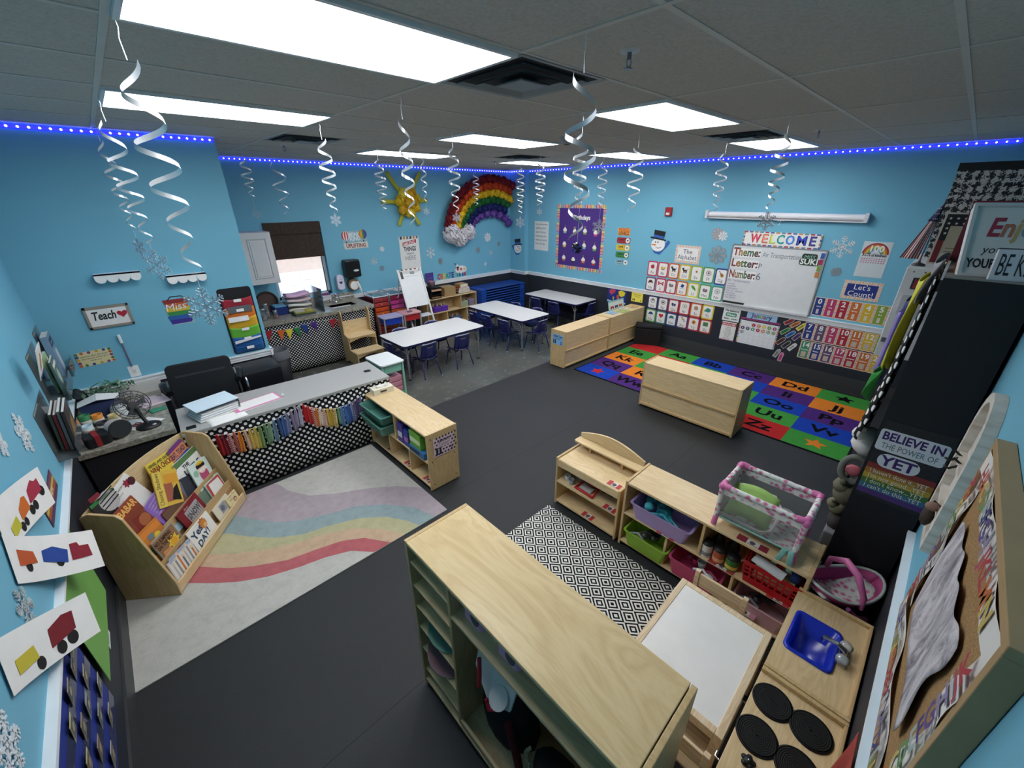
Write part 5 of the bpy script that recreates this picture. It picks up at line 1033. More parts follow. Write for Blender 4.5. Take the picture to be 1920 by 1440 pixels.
def balloon(m, x, y, r, cs):
    n = len(cs)
    for i, c in enumerate(cs): a0, a1 = -1 + 2 * i / n, -1 + 2 * (i + 1) / n; pts = [(x + r * a0 * math.cos(b), y + r * 1.1 * math.sin(b)) for b in [(-1 + 2 * k / 8) * PI / 2 for k in range(9)]] + [(x + r * a1 * math.cos(b), y + r * 1.1 * math.sin(b)) for b in [(1 - 2 * k / 8) * PI / 2 for k in range(9)]]; m.face(pts[::-1], M(c, .7), 4)
    m.rect(x - .012, y - r * 1.1 - .04, x + .012, y - r * 1.1 - .015, M('4a3a2e', .7), 4)
def a_kind(m, w, h):
    m.text('BEING', 0, .06, .065, M('e9eef0', .7), 3, True, maxw=.2); m.text('KIND', 0, -.01, .065, M('e9eef0', .7), 3, True, maxw=.2); m.text('is', 0, -.05, .03, INK, 3); m.prism([(-w / 2 + .02, -h / 2), (w / 2, -h / 2 + .01), (w / 2 - .01, -.04), (-w / 2, -.05)], 0, .004, 'z', M('dcd8cc', .7)); m.text('UPLIFTING', 0, -.125, .065, M('8e3f4a', .7), 7, True, maxw=.36)
    balloon(m, -.165, .075, .07, ['c23a3a', 'e8e2da', 'c23a3a', 'e8e2da', 'c23a3a', 'e8e2da']); balloon(m, .15, .085, .075, ['c9862e', 'd9b23a', '6a8a4a', '3a5aa0', '5a4a8a'])
sheet('kindness_sign', 'white wooden sign reading Being Kind is Uplifting with two hot-air balloons', 'sign', on_window(3.245, 1.845), .45, .30, '93b9c8', a_kind, th=.006)
t = thing('towel_dispenser', 'black paper towel dispenser on the wall above the sink', 'dispenser', mat=on_window(3.06, 1.385, .001)); MB(M('15171a', .28)).prism(rrect(-.135, -.15, .135, .15, .03), 0, .17).build('housing', t, bevel=.02); m = MB(M('d9dadb', .4)); m.prism([(.045 + .05 * math.cos(k * PI / 8), -.03 + .018 * math.sin(k * PI / 8)) for k in range(16)], .17, .173); m.build('badge', t)
t = thing('towel_roll_holder', 'round paper towel roll below the black dispenser, with a hanging sheet', 'towel roll', mat=on_window(3.06, 1.10, .001)); MB(M('7a6048', .7)).cyl((0, 0, .0), (0, 0, .10), .105, None, 24).build('roll_back', t); MB(PAPER).cyl((-.01, -.01, .10), (-.01, -.01, .125), .075, None, 20).build('roll', t); MB(PAPER).grid(lambda u, v: (.03 + .035 * u + .05 * (1 - v), .06 - .2 * (1 - v), .13 + .02 * math.sin(v * 3)), 2, 8).build('hanging_sheet', t, solid=.002)
t = thing('soap_dispenser', 'white and pale lilac soap dispenser left of the towel roll', 'dispenser', mat=on_window(2.83, 1.165, .001)); MB(M('d4d2e6', .35)).prism(rrect(-.065, -.13, .065, .13, .05), 0, .09).build('body', t, bevel=.015); m = MB(M('3a3c48', .4)); m.face(heart(0, .0, .03), None, 131); m.rect(-.02, .05, .02, .055, None, 131); m.build('emblem', t)
# paper pompom sun and rainbow
def pom(m, c, r, mt, n=46):
    c = Vector(c)
    for k in range(n):
        d = Vector((random.gauss(0, 1), random.gauss(0, 1), abs(random.gauss(0, .8)))).normalized(); e = d.cross(Vector((random.random(), random.random(), random.random()))).normalized(); f = d.cross(e)
        p = c + d * r * .35; q = c + d * r * random.uniform(.88, 1.08)
        m.add([p - e * r * .12, q - e * r * .34 + f * r * .1, q + e * r * .05 - f * r * .06, q + e * r * .34 + f * r * .1, p + e * r * .12], [(0, 1, 2, 3, 4)], mt)
    m.ball(tuple(c), r * .86, mt, 12, (1, 1, .8))
t = thing('paper_sun', 'yellow tissue-paper sun with six streamers on the window wall', 'decoration', mat=on_window(4.335, 2.44, .045)); SY = [M('e6c62e', .8, var=.15), M('dcae2a', .8, var=.15), M('efd84a', .8, var=.1)]
for k in range(7):
    a = k * 2 * PI / 7 + .3; m = MB(); pom(m, (.165 * math.cos(a), .165 * math.sin(a), .03), .105, SY[k % 3]); m.build('tissue_pompom', t)
m = MB(); pom(m, (0, .0, .08), .12, M('e8b92e', .8, var=.15)); m.build('tissue_pompom', t)
for a, L in ((127, .62), (58, .60), (178, .52), (4, .44), (240, .46), (298, .46)):
    c, s = math.cos(R(a)), math.sin(R(a)); MB(M('b5b43a', .7)).grid(lambda u, v: ((.17 + (L - .17) * u) * c - (v - .5) * .07 * s, (.17 + (L - .17) * u) * s + (v - .5) * .07 * c, .006 + .008 * math.sin(u * 9)), 10, 2).build('streamer', t, solid=.002)
t = thing('paper_rainbow', 'big tissue-paper rainbow with white pompom clouds on the window wall', 'decoration', mat=on_window(6.35, 1.87, .04)); bandc = [('7a1520', 'red'), ('c9481f', 'orange'), ('e3bd24', 'yellow'), ('1f6b34', 'green'), ('1b2468', 'blue'), ('6d4aa0', 'purple')]
for i, (c, nm) in enumerate(bandc):
    m = MB(); mt = M(c, .85, var=.2); rx, ry = 1.21 - .125 * i, 1.03 - .135 * i; n = 19 - 2 * i; a0, a1 = PI * .985, PI * .30 + .015 * i
    if i == 5: a1 = PI * .14
    for k in range(n):
        a = a0 + (a1 - a0) * k / (n - 1); x = rx * math.cos(a); y = ry * math.sin(a)
        if x > .60: continue
        if abs(x) < 2: pom(m, (x, y - .03, .04 + .012 * (5 - i)), .095, mt, 26)
    m.build('tissue_band', t)['label'] = nm + ' tissue band'
for x, y, r in ((-1.13, -.03, .19), (-.93, -.12, .17), (-.71, -.02, .165)): m = MB(); pom(m, (x, y, .10), r, M('e3dfe4', .85, var=.06), 130); m.build('cloud_pompom', t)['label'] = 'white tissue cloud'
def a_amaz(m, w, h):
    for k in range(6): m.rect(-w / 2 + .02 + k * .07, h / 2 - .05, -w / 2 + .065 + k * .07, h / 2, M(['2a3a4a', 'c98a4a', '6a7a8a'][k % 3], .7), 1)
    m.face([(-.15, .14), (.15, .19), (.155, .26), (-.145, .21)], M('b3243a', .7), 2); m.text('AMAZING', .0, .165, .06, M('eeeae6', .7), 3, True, maxw=.27, rot=.16); m.text('THINGS', 0, .05, .085, M('3a3c40', .7), 2, True, maxw=.27); m.text('happen', 0, -.01, .04, INK, 2); m.text('HERE', 0, -.12, .085, M('8a8a8c', .7), 2, maxw=.24)
sheet('amazing_sign', 'tall white sign reading Amazing Things Happen Here above the easel', 'sign', on_window(4.31, 1.52), .43, .64, 'e9e7e2', a_amaz)
m = MB()
for i, (ch, c) in enumerate(zip('CREATE', ('b3243a', 'cf5a2e', 'd9c03a', '3f8f5a', '2f6fa8', '3a3a7a'))): m.text(ch, .036 + .072 * i, 0, .115, M(c, .6), 3, True, maxw=.07)
m.rect(-.01, -.02, .44, -.018, M('c5d0d4', .7), 1)
tag(m.build('create_letters', mat=on_window(4.89, .94)), 'rainbow letters spelling CREATE above the craft shelf', 'lettering')
m = MB(); m.prism([(.155 * math.cos(k * PI / 10), .085 * math.sin(k * PI / 10) + .02) for k in range(20)], -.003, 0, 'z', M('e6e4e0', .7)); m.prism([(-.12, .05), (-.05, .06), (-.07, .14), (-.13, .13)], -.003, 0, 'z', M('e6e4e0', .7)); m.face([(-.13, .13), (-.2, .17), (-.12, .155)], INK, 1)
for k, (x, c) in enumerate(((-.09, 'b3243a'), (0, 'c9402e'), (.09, 'e0c53a'))): m.face(star(x, .03, .035, 4, .6), M(c, .7), 1)
for x, c in ((-.1, '3f8f5a'), (-.04, '2a4a8a'), (.04, '2a4a8a'), (.1, 'b3243a')): m.prism([(x - .02, -.12), (x + .02, -.12), (x + .015, -.04), (x - .015, -.04)], -.002, 0, 'z', M(c, .7))
tag(m.build('animal_cutout', mat=on_window(5.52, 1.06)), 'white cut-paper animal with bright patches, right of CREATE', 'cutout')
sheet('purple_sheet', 'small purple paper behind the easel on the chair rail', 'paper', on_window(4.68, 1.01, .036), .19, .2, '4a3a8a', lambda m, w, h: m.text('art center', 0, -.02, .03, M('8a7ac0', .7), 2, maxw=.14))
# wall behind the desk
def scallop(label, x, z):
    t = thing('scalloped_shelf', label, 'shelf', mat=on_desk(x, z, .001), group='white scalloped wall shelves'); w = .315
    MB(WHITE).box(-w / 2, .0, 0, w / 2, .012, .085).build('shelf_board', t)
    p = [(-w / 2, .012)] + [(-w / 2 + w * (i + .5) / 4 - w / 8 * math.cos(PI * k / 8), -.028 - .038 * math.sin(PI * k / 8)) for i in range(4) for k in range(9)] + [(w / 2, .012)]
    MB(WHITE).prism(p, .075, .085).build('scalloped_front', t)
scallop('white scalloped shelf over the Teach sign, left of the other one', .015, 1.905); scallop('white scalloped shelf right of its twin, above the rainbow name sign', .505, 1.835)
t = thing('teach_sign', 'wood-framed white sign reading Teach with a red heart', 'sign', mat=on_desk(-.15, 1.54, .001)); FRM = M('8f8577', .6); w, h = .31, .195
for b in ((-w / 2, -h / 2, w / 2, -h / 2 + .018), (-w / 2, h / 2 - .018, w / 2, h / 2), (-w / 2, -h / 2, -w / 2 + .018, h / 2), (w / 2 - .018, -h / 2, w / 2, h / 2)): MB(FRM).box(b[0], b[1], 0, b[2], b[3], .02).build('frame', t)
m = MB(M('e6e4e2', .6)).box(-w / 2 + .015, -h / 2 + .015, 0, w / 2 - .015, h / 2 - .015, .010); m.text('Teach', -.035, -.022, .075, INK, 15.5, True, slant=.22, maxw=.165); m.face(heart(.095, .01, .037), M('b3243a', .6), 15.5); m.build('sign_face', t)
def a_brush(m, w, h):
    cs = ['8e2e2e', 'c0602a', 'd0b23a', '3a8a4a', '2a5aa0', '3a2f8a']
    for i, c in enumerate(cs): y = .12 - .04 * i; m.face([(-.10 + .008 * (i % 2), y - .024), (.09 - .01 * (i % 3), y - .022), (.105 - .012 * (i % 2), y + .02), (-.11 + .012 * (i % 2), y + .02)], M(c, .7), 1 + .2 * i)
    m.text('Miss', -.02, .035, .07, M('e9e6ea', .7), 4, slant=.2, rot=.08)
m = MB(); a_brush(m, 0, 0); m.prism([(-.09, -.11), (.085, -.11), (.085, .13), (-.09, .13)], -.004, 0, 'z', M('b8c4c8', .7)); m.tube([(-.07, .13, .0), (-.04, .165, .0), (.05, .165, .0), (.08, .13, 0)], .004, 6, BLACK)
tag(m.build('rainbow_name_sign', mat=on_desk(.365, 1.475)), 'rainbow brush-stroke name sign behind the big hanging snowflake', 'sign')
t = thing('pocket_organizer', 'hanging rainbow file organizer with red, orange, yellow, green and blue pockets', 'wall organizer', mat=on_desk(.868, 1.295, .001)); w, h = .315, .72
MB(M('15161a', .6)).prism(rrect(-w / 2, -h / 2, w / 2, h / 2, .03), 0, .008).build('backing', t)
for i, (c, nm) in enumerate((('a52a3c', 'red'), ('d9782e', 'orange'), ('d6a62c', 'yellow'), ('6ab83f', 'green'), ('2a64a8', 'blue'), ('1f5a96', 'dark blue'))):
    y = .225 - .105 * i; y0 = y - .105 if i < 5 else -h / 2 + .012
    def pk(u, v, y=y, y0=y0): return ((u - .5) * (w - .03), y0 + (y + .03 - y0) * v - .014 * math.sin(PI * u) * v, .010 + .03 * v * math.sin(PI * u) ** .5 + .004)
    o = MB(M(c, .65)).grid(pk, 12, 6).build('pocket', t, solid=.003); o['label'] = nm + ' pocket'
    lm = MB(WHITE).box(-.035, y - .01, .052, .035, y + .02, .054); lm.build('pocket_label', o)
MB(M('5e6064', .6)).box(-.11, .10, .045, .115, .17, .047).build('grey_card', t); MB(PAPER).box(-.13, .005, .05, .06, .06, .052).build('white_card', t); MB(M('dfe0e2', .3)).add([(-.13, -.235, .05), (.13, -.20, .05), (.13, -.185, .05), (-.13, -.205, .05)], [(0, 1, 2, 3)]).build('white_clip', t, solid=.01)
def a_yellow(m, w, h):
    for k in range(18): a = 2 * PI * k / 18; m.disc(w * .46 * max(-1, min(1, 1.35 * math.cos(a))), h * .42 * max(-1, min(1, 1.5 * math.sin(a))), .012, M(['8a3a7a', 'c9603a', '3f7a4a', '3a4a8a', 'c9a23a'][k % 5], .7), 2, 10)
    for k, s in enumerate(('teachers plant the seeds', 'that make our children grow', 'thank you')): m.text(s, 0, .018 - .022 * k, .014, INK, 2, maxw=w * .75)
sheet('quote_plaque', 'cream plaque with a dotted colourful border, low on the desk wall', 'plaque', spin(on_desk(-.355, 1.187), R(2)), .245, .135, 'ddd0a0', a_yellow, r=.02)
t = thing('light_switch', 'white light switch plate just above the chair rail', 'switch', mat=on_desk(-.137, .985, .001)); MB(WHITE).prism(rrect(-.04, -.055, .04, .055, .006), 0, .006).build('plate', t); MB(M('d9d6d2', .4)).box(-.012, -.02, .006, .012, .02, .012).build('toggle', t)
t = thing('thermometer_stick', 'slim white and grey pointer standing on the light switch', 'pointer', mat=on_desk(-.14, 1.04, .02)); MB(M('7a6a86', .4)).tube([(0, 0, 0), (-.002, .24, 0)], .006, 8).build('stick', t); MB(WHITE).tube([(-.002, .24, 0), (-.003, .32, 0)], .012, 10).build('handle', t)
# left wall: acrylic holders, paintings, papers
def holder(label, y, z, w, h, d):
    t = thing('acrylic_book_holder', label, 'book holder', mat=on_left(y, z, .001), group='clear acrylic wall holders')
    MB(ACRYLIC).box(-w / 2, -h / 2, 0, w / 2, h / 2, .003).build('back_plate', t); MB(ACRYLIC).box(-w / 2, -h / 2, .003, w / 2, -h / 2 + .003, d).build('floor_plate', t); MB(ACRYLIC).box(-w / 2, -h / 2, d, w / 2, -h / 2 + h * .25, d + .003).build('front_lip', t)
holder('clear acrylic book holder on the left wall, nearest the desk wall', 5.02, 1.36, .36, .40, .11); holder('clear acrylic book holder in the middle of the left wall', 4.42, 1.36, .5, .36, .11); holder('clear acrylic book holder nearest the camera on the left wall', 3.83, 1.16, .52, .34, .10)
def wbook(label, y, z, w, h, d0, th, c, art=None, lean=0):
    t = thing('wall_book', label, 'book', mat=on_left(y, z, d0) @ Matrix.Rotation(R(lean), 4, 'X'), group='books in the acrylic holders'); MB(M('e6e2d8', .7)).box(-w / 2 + .003, .002, -th, w / 2 - .003, h - .003, -.0015).build('pages', t)
    m = MB(M(c, .4)).box(-w / 2, 0, -.0015, w / 2, h, 0).box(-w / 2, 0, -th - .0015, w / 2, h, -th).box(-w / 2 - .001, 0, -th, -w / 2 + .002, h, 0); (art(m, w, h) if art else None); m.build('cover', t)
wbook('tall white and blue boxed book in the holder by the desk wall', 5.02, 1.165, .24, .34, .06, .04, '7f9ab5', lambda m, w, h: (m.rect(-w / 2 + .02, h - .1, w / 2 - .02, h - .03, M('2a3f5e', .5), 1), m.rect(-.02, .02, w / 2 - .02, .2, M('dfe3e6', .5), 1), m.text('stories', 0, h - .08, .03, M('e6e6e2', .5), 2)))
wbook('pale green workbook in the middle holder, left of the grey one', 4.5, 1.185, .22, .28, .05, .012, 'a9c48a', lambda m, w, h: m.rect(-.09, .1, .09, .24, M('dfe8d2', .6), 1)); wbook('grey and green picture book in front of the pale green workbook', 4.42, 1.185, .24, .26, .085, .012, '55706a', lambda m, w, h: (m.disc(0, .12, .06, M('a9b8a8', .6), 1), m.rect(-.1, .2, .1, .23, M('d9dfd6', .6), 1)))
wbook('cream leaflet with a brown bird standing out from the left wall', 3.80, 1.50, .24, .19, .09, .003, 'e9e4d8', lambda m, w, h: (m.face([(-.06, .04), (.02, .05), (.07, .12), (.0, .15)], M('b0803a', .6), 1), m.rect(-w / 2, 0, w / 2, .02, M('2a3f7a', .6), 1)), 12)
for k, (c, lab) in enumerate((('3a3330', 'dark picture book in front, in the holder nearest the camera'), ('6a6e70', 'grey picture book, second in the holder nearest the camera'), ('8a2a2a', 'red-spined picture book, third in the holder nearest the camera'), ('4a5a4a', 'greenish picture book against the wall, in the holder nearest the camera'))): wbook(lab, 3.82 + .02 * k, .998, .30, .28 - .02 * (k > 1), .095 - .022 * k, .014, c, (lambda m, w, h: (m.face([(-.12, .05), (.1, .03), (.08, .2), (-.05, .16)], M('8a6a3a', .6), 1), m.rect(.03, .02, .1, .07, M('c9b44a', .6), 2))) if k == 0 else None, 4)
def painting(label, y, z, w, h, a, art, curl):
    m = MB(); P = PAPER
    def f(u, v): return ((u - .5) * w, (v - .5) * h, .004 + curl * (u if curl > 0 else (1 - u)) ** 2 * 1.0)
    N = 14; m.grid(f, N, 4, P)
    for c, pts in art:
        def warp(p): u = p[0] / w + .5; q = f(u, p[1] / h + .5); return (q[0], q[1], q[2] + .0015)
        if isinstance(pts, tuple): x, yy, r = pts; pts = [(x + r * math.cos(k * PI / 9), yy + r * .9 * math.sin(k * PI / 9)) for k in range(18)]
        q = [warp(p) for p in pts]; m.add(q, [tuple(range(len(q)))], M(c, .6))
    return tag(m.build('train_painting', mat=spin(on_left(y, z), R(a))), label, 'painting', 'car paintings on the left wall')
BL = '0f0f12'
painting('child painting of a red, orange and yellow car train, upper one on the left wall', 2.50, 1.30, .60, .20, -14, [('a82a44', [(.08, -.02), (.24, .0), (.235, .06), (.2, .055), (.17, .07), (.1, .04)]), ('d06a22', [(-.06, -.05), (.06, -.03), (.055, .03), (.02, .035), (-.05, .0)]), ('c9c23a', [(-.2, -.08), (-.09, -.06), (-.1, -.01), (-.2, -.03)]), (BL, (.23, -.005, .028)), (BL, (.12, -.04, .026)), (BL, (.07, -.045, .026)), (BL, (-.03, -.065, .022)), (BL, (-.08, -.07, .024)), (BL, (-.2, -.08, .022))], .05)
painting('child painting of a blue and dark red train curling over the chair rail', 2.37, 1.085, .62, .20, -40, [('8e2434', [(.13, -.035), (.26, -.03), (.255, .03), (.2, .03), (.19, .05), (.14, .045)]), ('23479a', [(-.06, -.02), (.1, -.04), (.12, .02), (.03, .045), (-.05, .03)]), ('c0562a', [(-.24, -.03), (-.1, -.02), (-.11, .03), (-.23, .04)]), (BL, (.19, 0, .026)), (BL, (.05, -.03, .026)), (BL, (-.17, -.035, .024))], .13)
painting('child painting of a dark red car, lowest on the left wall', 1.88, 1.055, .56, .18, -33, [('7a1a26', [(.02, -.04), (.17, -.02), (.18, .05), (.12, .055), (.03, .03)]), (BL, (.14, -.045, .03)), (BL, (.07, -.055, .028)), ('c9b93a', [(-.2, -.05), (-.06, -.04), (-.07, .01), (-.2, .0)]), (BL, (-.06, -.06, .026))], .11)
def a_mon(m, w, h):
    for k, c in enumerate(('7a4a6a', 'c9b23a', 'b0503a', '4a3a5a')): m.rect(-w / 2 + .01, h / 2 - .03 - .026 * k, w / 2 - .01, h / 2 - .008 - .026 * k, M(c, .6), 1)
    m.text('ART SHOW', 0, -.01, .03, M('e6dfb0', .6), 2, True, maxw=w * .8)
sheet('hand_lettered_sign', 'small dark multicoloured lettered sign just above the left chair rail', 'sign', on_left(3.03, 1.04), .47, .115, '5a3a4a', a_mon)
sheet('green_poster', 'plain bright green poster board on the left wall below the chair rail', 'poster', on_left(2.57, .645, .02), .70, .51, '74ab52')
t = thing('pocket_chart', 'blue pocket chart with small cards on the lower left wall', 'pocket chart', mat=on_left(1.80, .60, .002)); w, h = .78, .58
m = MB(M('23358a', .7)).box(-w / 2, -h / 2, 0, w / 2, h / 2, .004); m.build('fabric_backing', t)
for k in range(4): MB(glass('clear_pocket_%d' % k, '6a78b5', .25)).box(-w / 2 + .01, h / 2 - .17 - .13 * k, .005, w / 2 - .01, h / 2 - .11 - .13 * k, .008).build('clear_pocket', t)
for i, (x, y) in enumerate(((.30, .2), (.2, .17), (.05, .2), (-.08, .16), (.24, .06), (.1, .04), (-.02, .07), (-.15, .03), (.3, -.08), (.14, -.09), (-.03, -.07), (-.2, -.1), (.22, -.2), (.02, -.2), (-.14, -.22))):
    m = MB(M(['b9b09a', 'a8a8a2', '9a8a78', 'c0b890'][i % 4], .6)).box(-.035, -.045, 0, .035, .045, .002); m.rect(-.028, -.035, .028, .035, M(['6a6a5e', '7a6a55', '55606a'][i % 3], .7), 4); m.disc(0, .005, .018, M('b5a890', .7), 5); m.build('photo_card', t, loc=(x, y, .012 + .002 * (i % 3)), rot=(R(8), 0, R((i * 13) % 14 - 7)))
sheet('wall_note', 'small white note taped low on the left wall beside the book rack', 'note', on_left(2.59, .335), .13, .06, 'd9dcd6', lambda m, w, h: m.rect(-.05, -.01, .03, .0, M('9ab08a', .7), 1))

# ================================================================ sink counter under the window
t = thing('sink_counter', 'granite sink counter under the window with polka dot curtains below', 'counter', (1.075, 6.62, 0)); w, d, h = 1.975, .78, .865
G = MB(GRANITE); hx0, hx1, hy0, hy1 = 1.36, 1.78, .22, .50
for b in ((0, 0, hx0, d), (hx1, 0, w, d), (hx0, 0, hx1, hy0), (hx0, hy1, hx1, d)): G.box(b[0], b[1], h - .055, b[2], b[3], h)
G.box(0, d - .02, h, w, d, h + .105); G.build('countertop', t)
B = MB(M('e9e9ea', .25)); B.box(hx0 - .01, hy0 - .01, h - .2, hx1 + .01, hy1 + .01, h - .19)
for b in ((hx0 - .012, hy0 - .012, hx0, hy1 + .012), (hx1, hy0 - .012, hx1 + .012, hy1 + .012), (hx0, hy0 - .012, hx1, hy0), (hx0, hy1, hx1, hy1 + .012)): B.box(b[0], b[1], h - .2, b[2], b[3], h - .012)
B.build('sink_basin', t)
MB(CHROME).tube([(1.57, .60, h), (1.57, .60, h + .10), (1.57, .56, h + .15), (1.57, .47, h + .155), (1.57, .43, h + .12)], .014, 10).lathe([(.03, 0), (.03, .02), (.015, .03)], 14, None, (1.57, .6, h)).build('faucet', t)
for x in (1.48, 1.66): MB(CHROME).lathe([(.022, 0), (.022, .04), (.03, .05), (.02, .065), (.001, .066)], 12, None, (x, .6, h)).build('tap_handle', t)
PS = polka('small_polka_dot_cloth', .046, .30)
def curtain(x0, x1, y):
    MB(PS).grid(lambda u, v: (x0 + (x1 - x0) * u, y + .012 * math.sin(u * (x1 - x0) * 26) * (1.1 - v), .03 + (h - .085) * v), 60, 6).build('curtain', t, solid=.004)
curtain(.01, 1.37, .04); curtain(1.44, 1.965, .06)
MB(PS).box(w - .012, .05, .03, w - .008, d - .02, h - .055).build('side_curtain', t); MB(M('4e4a44', .6)).box(1.34, .09, 0, 1.48, .12, h - .055).build('cupboard_post', t)
MB(M('2a2c30')).box(.02, .12, 0, 1.3, .7, .8).build('cupboard', t)
t = thing('pennant_banner', 'felt pennant banner in rainbow colours pinned to the polka dot curtain', 'banner', (1.075, 6.62, 0))
pp = [(1.385, .749, 'a52a38'), (1.55, .728, 'dd6a2c'), (1.662, .714, 'e3cb3c'), (1.768, .718, '2f7a4c'), (1.882, .742, '253f86'), (2.022, .756, '4a2f82'), (2.325, .742, 'b12a34'), (2.44, .70, 'c24a3a')]
MB(M('d9d6d0')).tube([(x - 1.075, .018, z) for x, z, c in pp], .0025, 5).build('string', t)
for x, z, c in pp:
    a = -.1 if x < 1.7 else .25 if x < 2.1 else -.1
    MB(M(c, .9, var=.12)).prism([(x - 1.075 - .055, z + .0), (x - 1.075 + .055, z + .0), (x - 1.075 + a * .15, z - .16)], .014, .018, 'y').build('pennant', t)
CZ = .866
t = thing('file_tray_tower', 'wire letter-tray tower loaded with papers, pink sheets on top, before the window', 'tray', (1.98, 7.06, CZ), R(-4))
for k in range(4):
    z = .01 + .075 * k; wr = MB(BLACK)
    wr.tube([(-.17, -.12, z), (.17, -.12, z), (.17, .12, z), (-.17, .12, z)], .003, 5, None, True); [wr.tube([(-.17 + .068 * q, -.12, z), (-.17 + .068 * q, .12, z)], .002, 4) for q in range(6)]; wr.build('wire_tray', t)
    MB(M(['d9cfc4', 'e6e3de', 'e0c9cc', 'e5b5d2'][k], .8)).grid(lambda u, v: (-.16 + .34 * u, -.13 + .25 * v, z + .03 + .012 * math.sin(u * 5 + k)), 6, 3).build('paper_stack', t, solid=.03)
wr = MB(BLACK)
for x in (-.17, .17):
    for y in (-.12, .12): wr.tube([(x, y, 0), (x, y, .32)], .003, 5)
wr.build('wire_frame', t)
t = thing('splash_divider', 'clear plastic divider panel standing across the sink counter', 'divider', (2.26, 6.93, CZ)); MB(ACRYLIC).box(-.003, -.22, .0, .003, .22, .36).build('panel', t); MB(M('4a7a9a', .3)).box(-.0045, -.222, .0, .0045, -.216, .36).build('edge', t)
for k, (c, lab) in enumerate((('8a8a3a', 'yellow-green workbook on top of the flat books by the divider'), ('3c4a3a', 'dark workbook under the yellow-green one'), ('55585c', 'grey workbook at the bottom of the flat books by the divider'))):
    m = MB(M(c, .5)).box(-.15, -.11, 0, .15, .11, .016); m.rect(-.13, -.09, .0, .08, M('b9bcae', .6), 24); m.rect(.02, -.05, .12, .07, M('c0b040', .6), 24); tag(m.build('workbook', loc=(1.98 - .01 * k, 6.80 - .01 * k, CZ + .001 + .017 * (2 - k)), rot=(0, 0, R(-8 + 6 * k))), lab, 'book', 'flat workbooks on the sink counter')
t = thing('storage_bin', 'dark blue bin on the sink counter below the white cabinet', 'bin', (1.71, 7.08, CZ)); MB(M('1c2f6e', .45)).prism(rrect(-.10, -.12, .10, .12, .02), 0, .12).build('bin_body', t); MB(M('6fb0d0', .5)).box(-.08, -.1, .12, .08, .1, .135).build('blue_papers', t)
t = thing('woven_tray', 'dark brown round tray leaning on the wall under the white cabinet', 'tray', (1.62, 7.36, CZ)); MB(M('3d2a22', .6)).tube([(.15 * math.cos(k * PI / 14), -.03, .16 + .15 * math.sin(k * PI / 14)) for k in range(28)], .014, 8, None, True).build('rim', t); MB(M('5a4640', .6, var=.2)).cyl((0, -.022, .16), (0, -.01, .16), .148, None, 28).build('centre', t)
for k, (x, y, r_, h_, lab) in enumerate(((1.42, 6.86, .045, .15, 'glass jar at the front left of the sink counter'), (1.50, 6.98, .04, .19, 'taller glass jar behind the front one on the sink counter'), (1.58, 6.84, .035, .10, 'small glass jar with a red base, right of the other jars'))):
    t = thing('glass_jar', lab, 'jar', (x, y, CZ), group='glass jars on the sink counter'); MB(GLASS).lathe([(r_, 0), (r_, h_ * .8), (r_ * .8, h_)], 16).build('jar_body', t); MB(STEEL).lathe([(r_ * .85, h_), (r_ * .85, h_ + .02), (.001, h_ + .022)], 16).build('lid', t); MB(M(['7a6a70', '8a8a90', '9c2a30'][k], .4)).lathe([(r_ * .9, .004), (r_ * .9, h_ * .4), (.001, h_ * .42)], 14).build('contents', t)
def a_not(m, w, h): m.rect(-w / 2, h / 2 - .04, w / 2, h / 2, M('2a2f7a', .6), 1); m.text('NOTICE', 0, h / 2 - .034, .03, M('b03a50', .6), 2, True, maxw=w * .9); m.disc(-.06, -.015, .028, M('2f3a55', .6), 2); [m.rect(-.02, -.03 + .02 * k, .085, -.024 + .02 * k, M('8a90a0', .6), 2) for k in range(3)]
sheet('notice_sign', 'small white and blue NOTICE sign on the granite backsplash', 'sign', frame((1, 0, 0), (0, -1, 0), (2.535, 7.374, .955)), .2, .125, 'dde0e4', a_not)
# wooden step stool
t = thing('step_stool', 'two-step birch stool with arched handles in front of the sink', 'step stool', (2.645, 6.08, 0)); w = .46
for sx in (-1, 1):
    x0 = sx * w / 2 - .009
    pr = [(0, .01), (.06, .01), (.12, .05), (.40, .05), (.46, .01), (.52, .01), (.52, .48)] + [(.46 + .06 * math.cos(k * PI / 10), .78 + .09 * math.sin(k * PI / 10)) for k in range(11)] + [(.40, .5), (.27, .47), (.25, .26), (0, .26)]
    MB(W_UP).prism(pr, x0, x0 + .018, 'x').build('side_panel', t, bevel=.004)
MB(W_ALONG_X).box(-w / 2 + .009, -.01, .245, w / 2 - .009, .26, .265).build('lower_step', t, bevel=.004); MB(W_ALONG_X).box(-w / 2 + .009, .24, .455, w / 2 - .009, .50, .475).build('upper_step', t, bevel=.004)
MB(W_ALONG_X).box(-w / 2 + .009, .488, .475, w / 2 - .009, .503, .69).build('back_board', t); 
for y, z in ((.0, .245), (.25, .455)):
    ar = [(-w / 2 + .01, z)] + [(-w / 2 + .01 + (w - .02) * k / 14, z - .065 + .045 * math.sin(PI * k / 14)) for k in range(15)] + [(w / 2 - .01, z)]
    MB(W_EDGE).prism(ar, y, y + .014, 'y').build('riser', t)
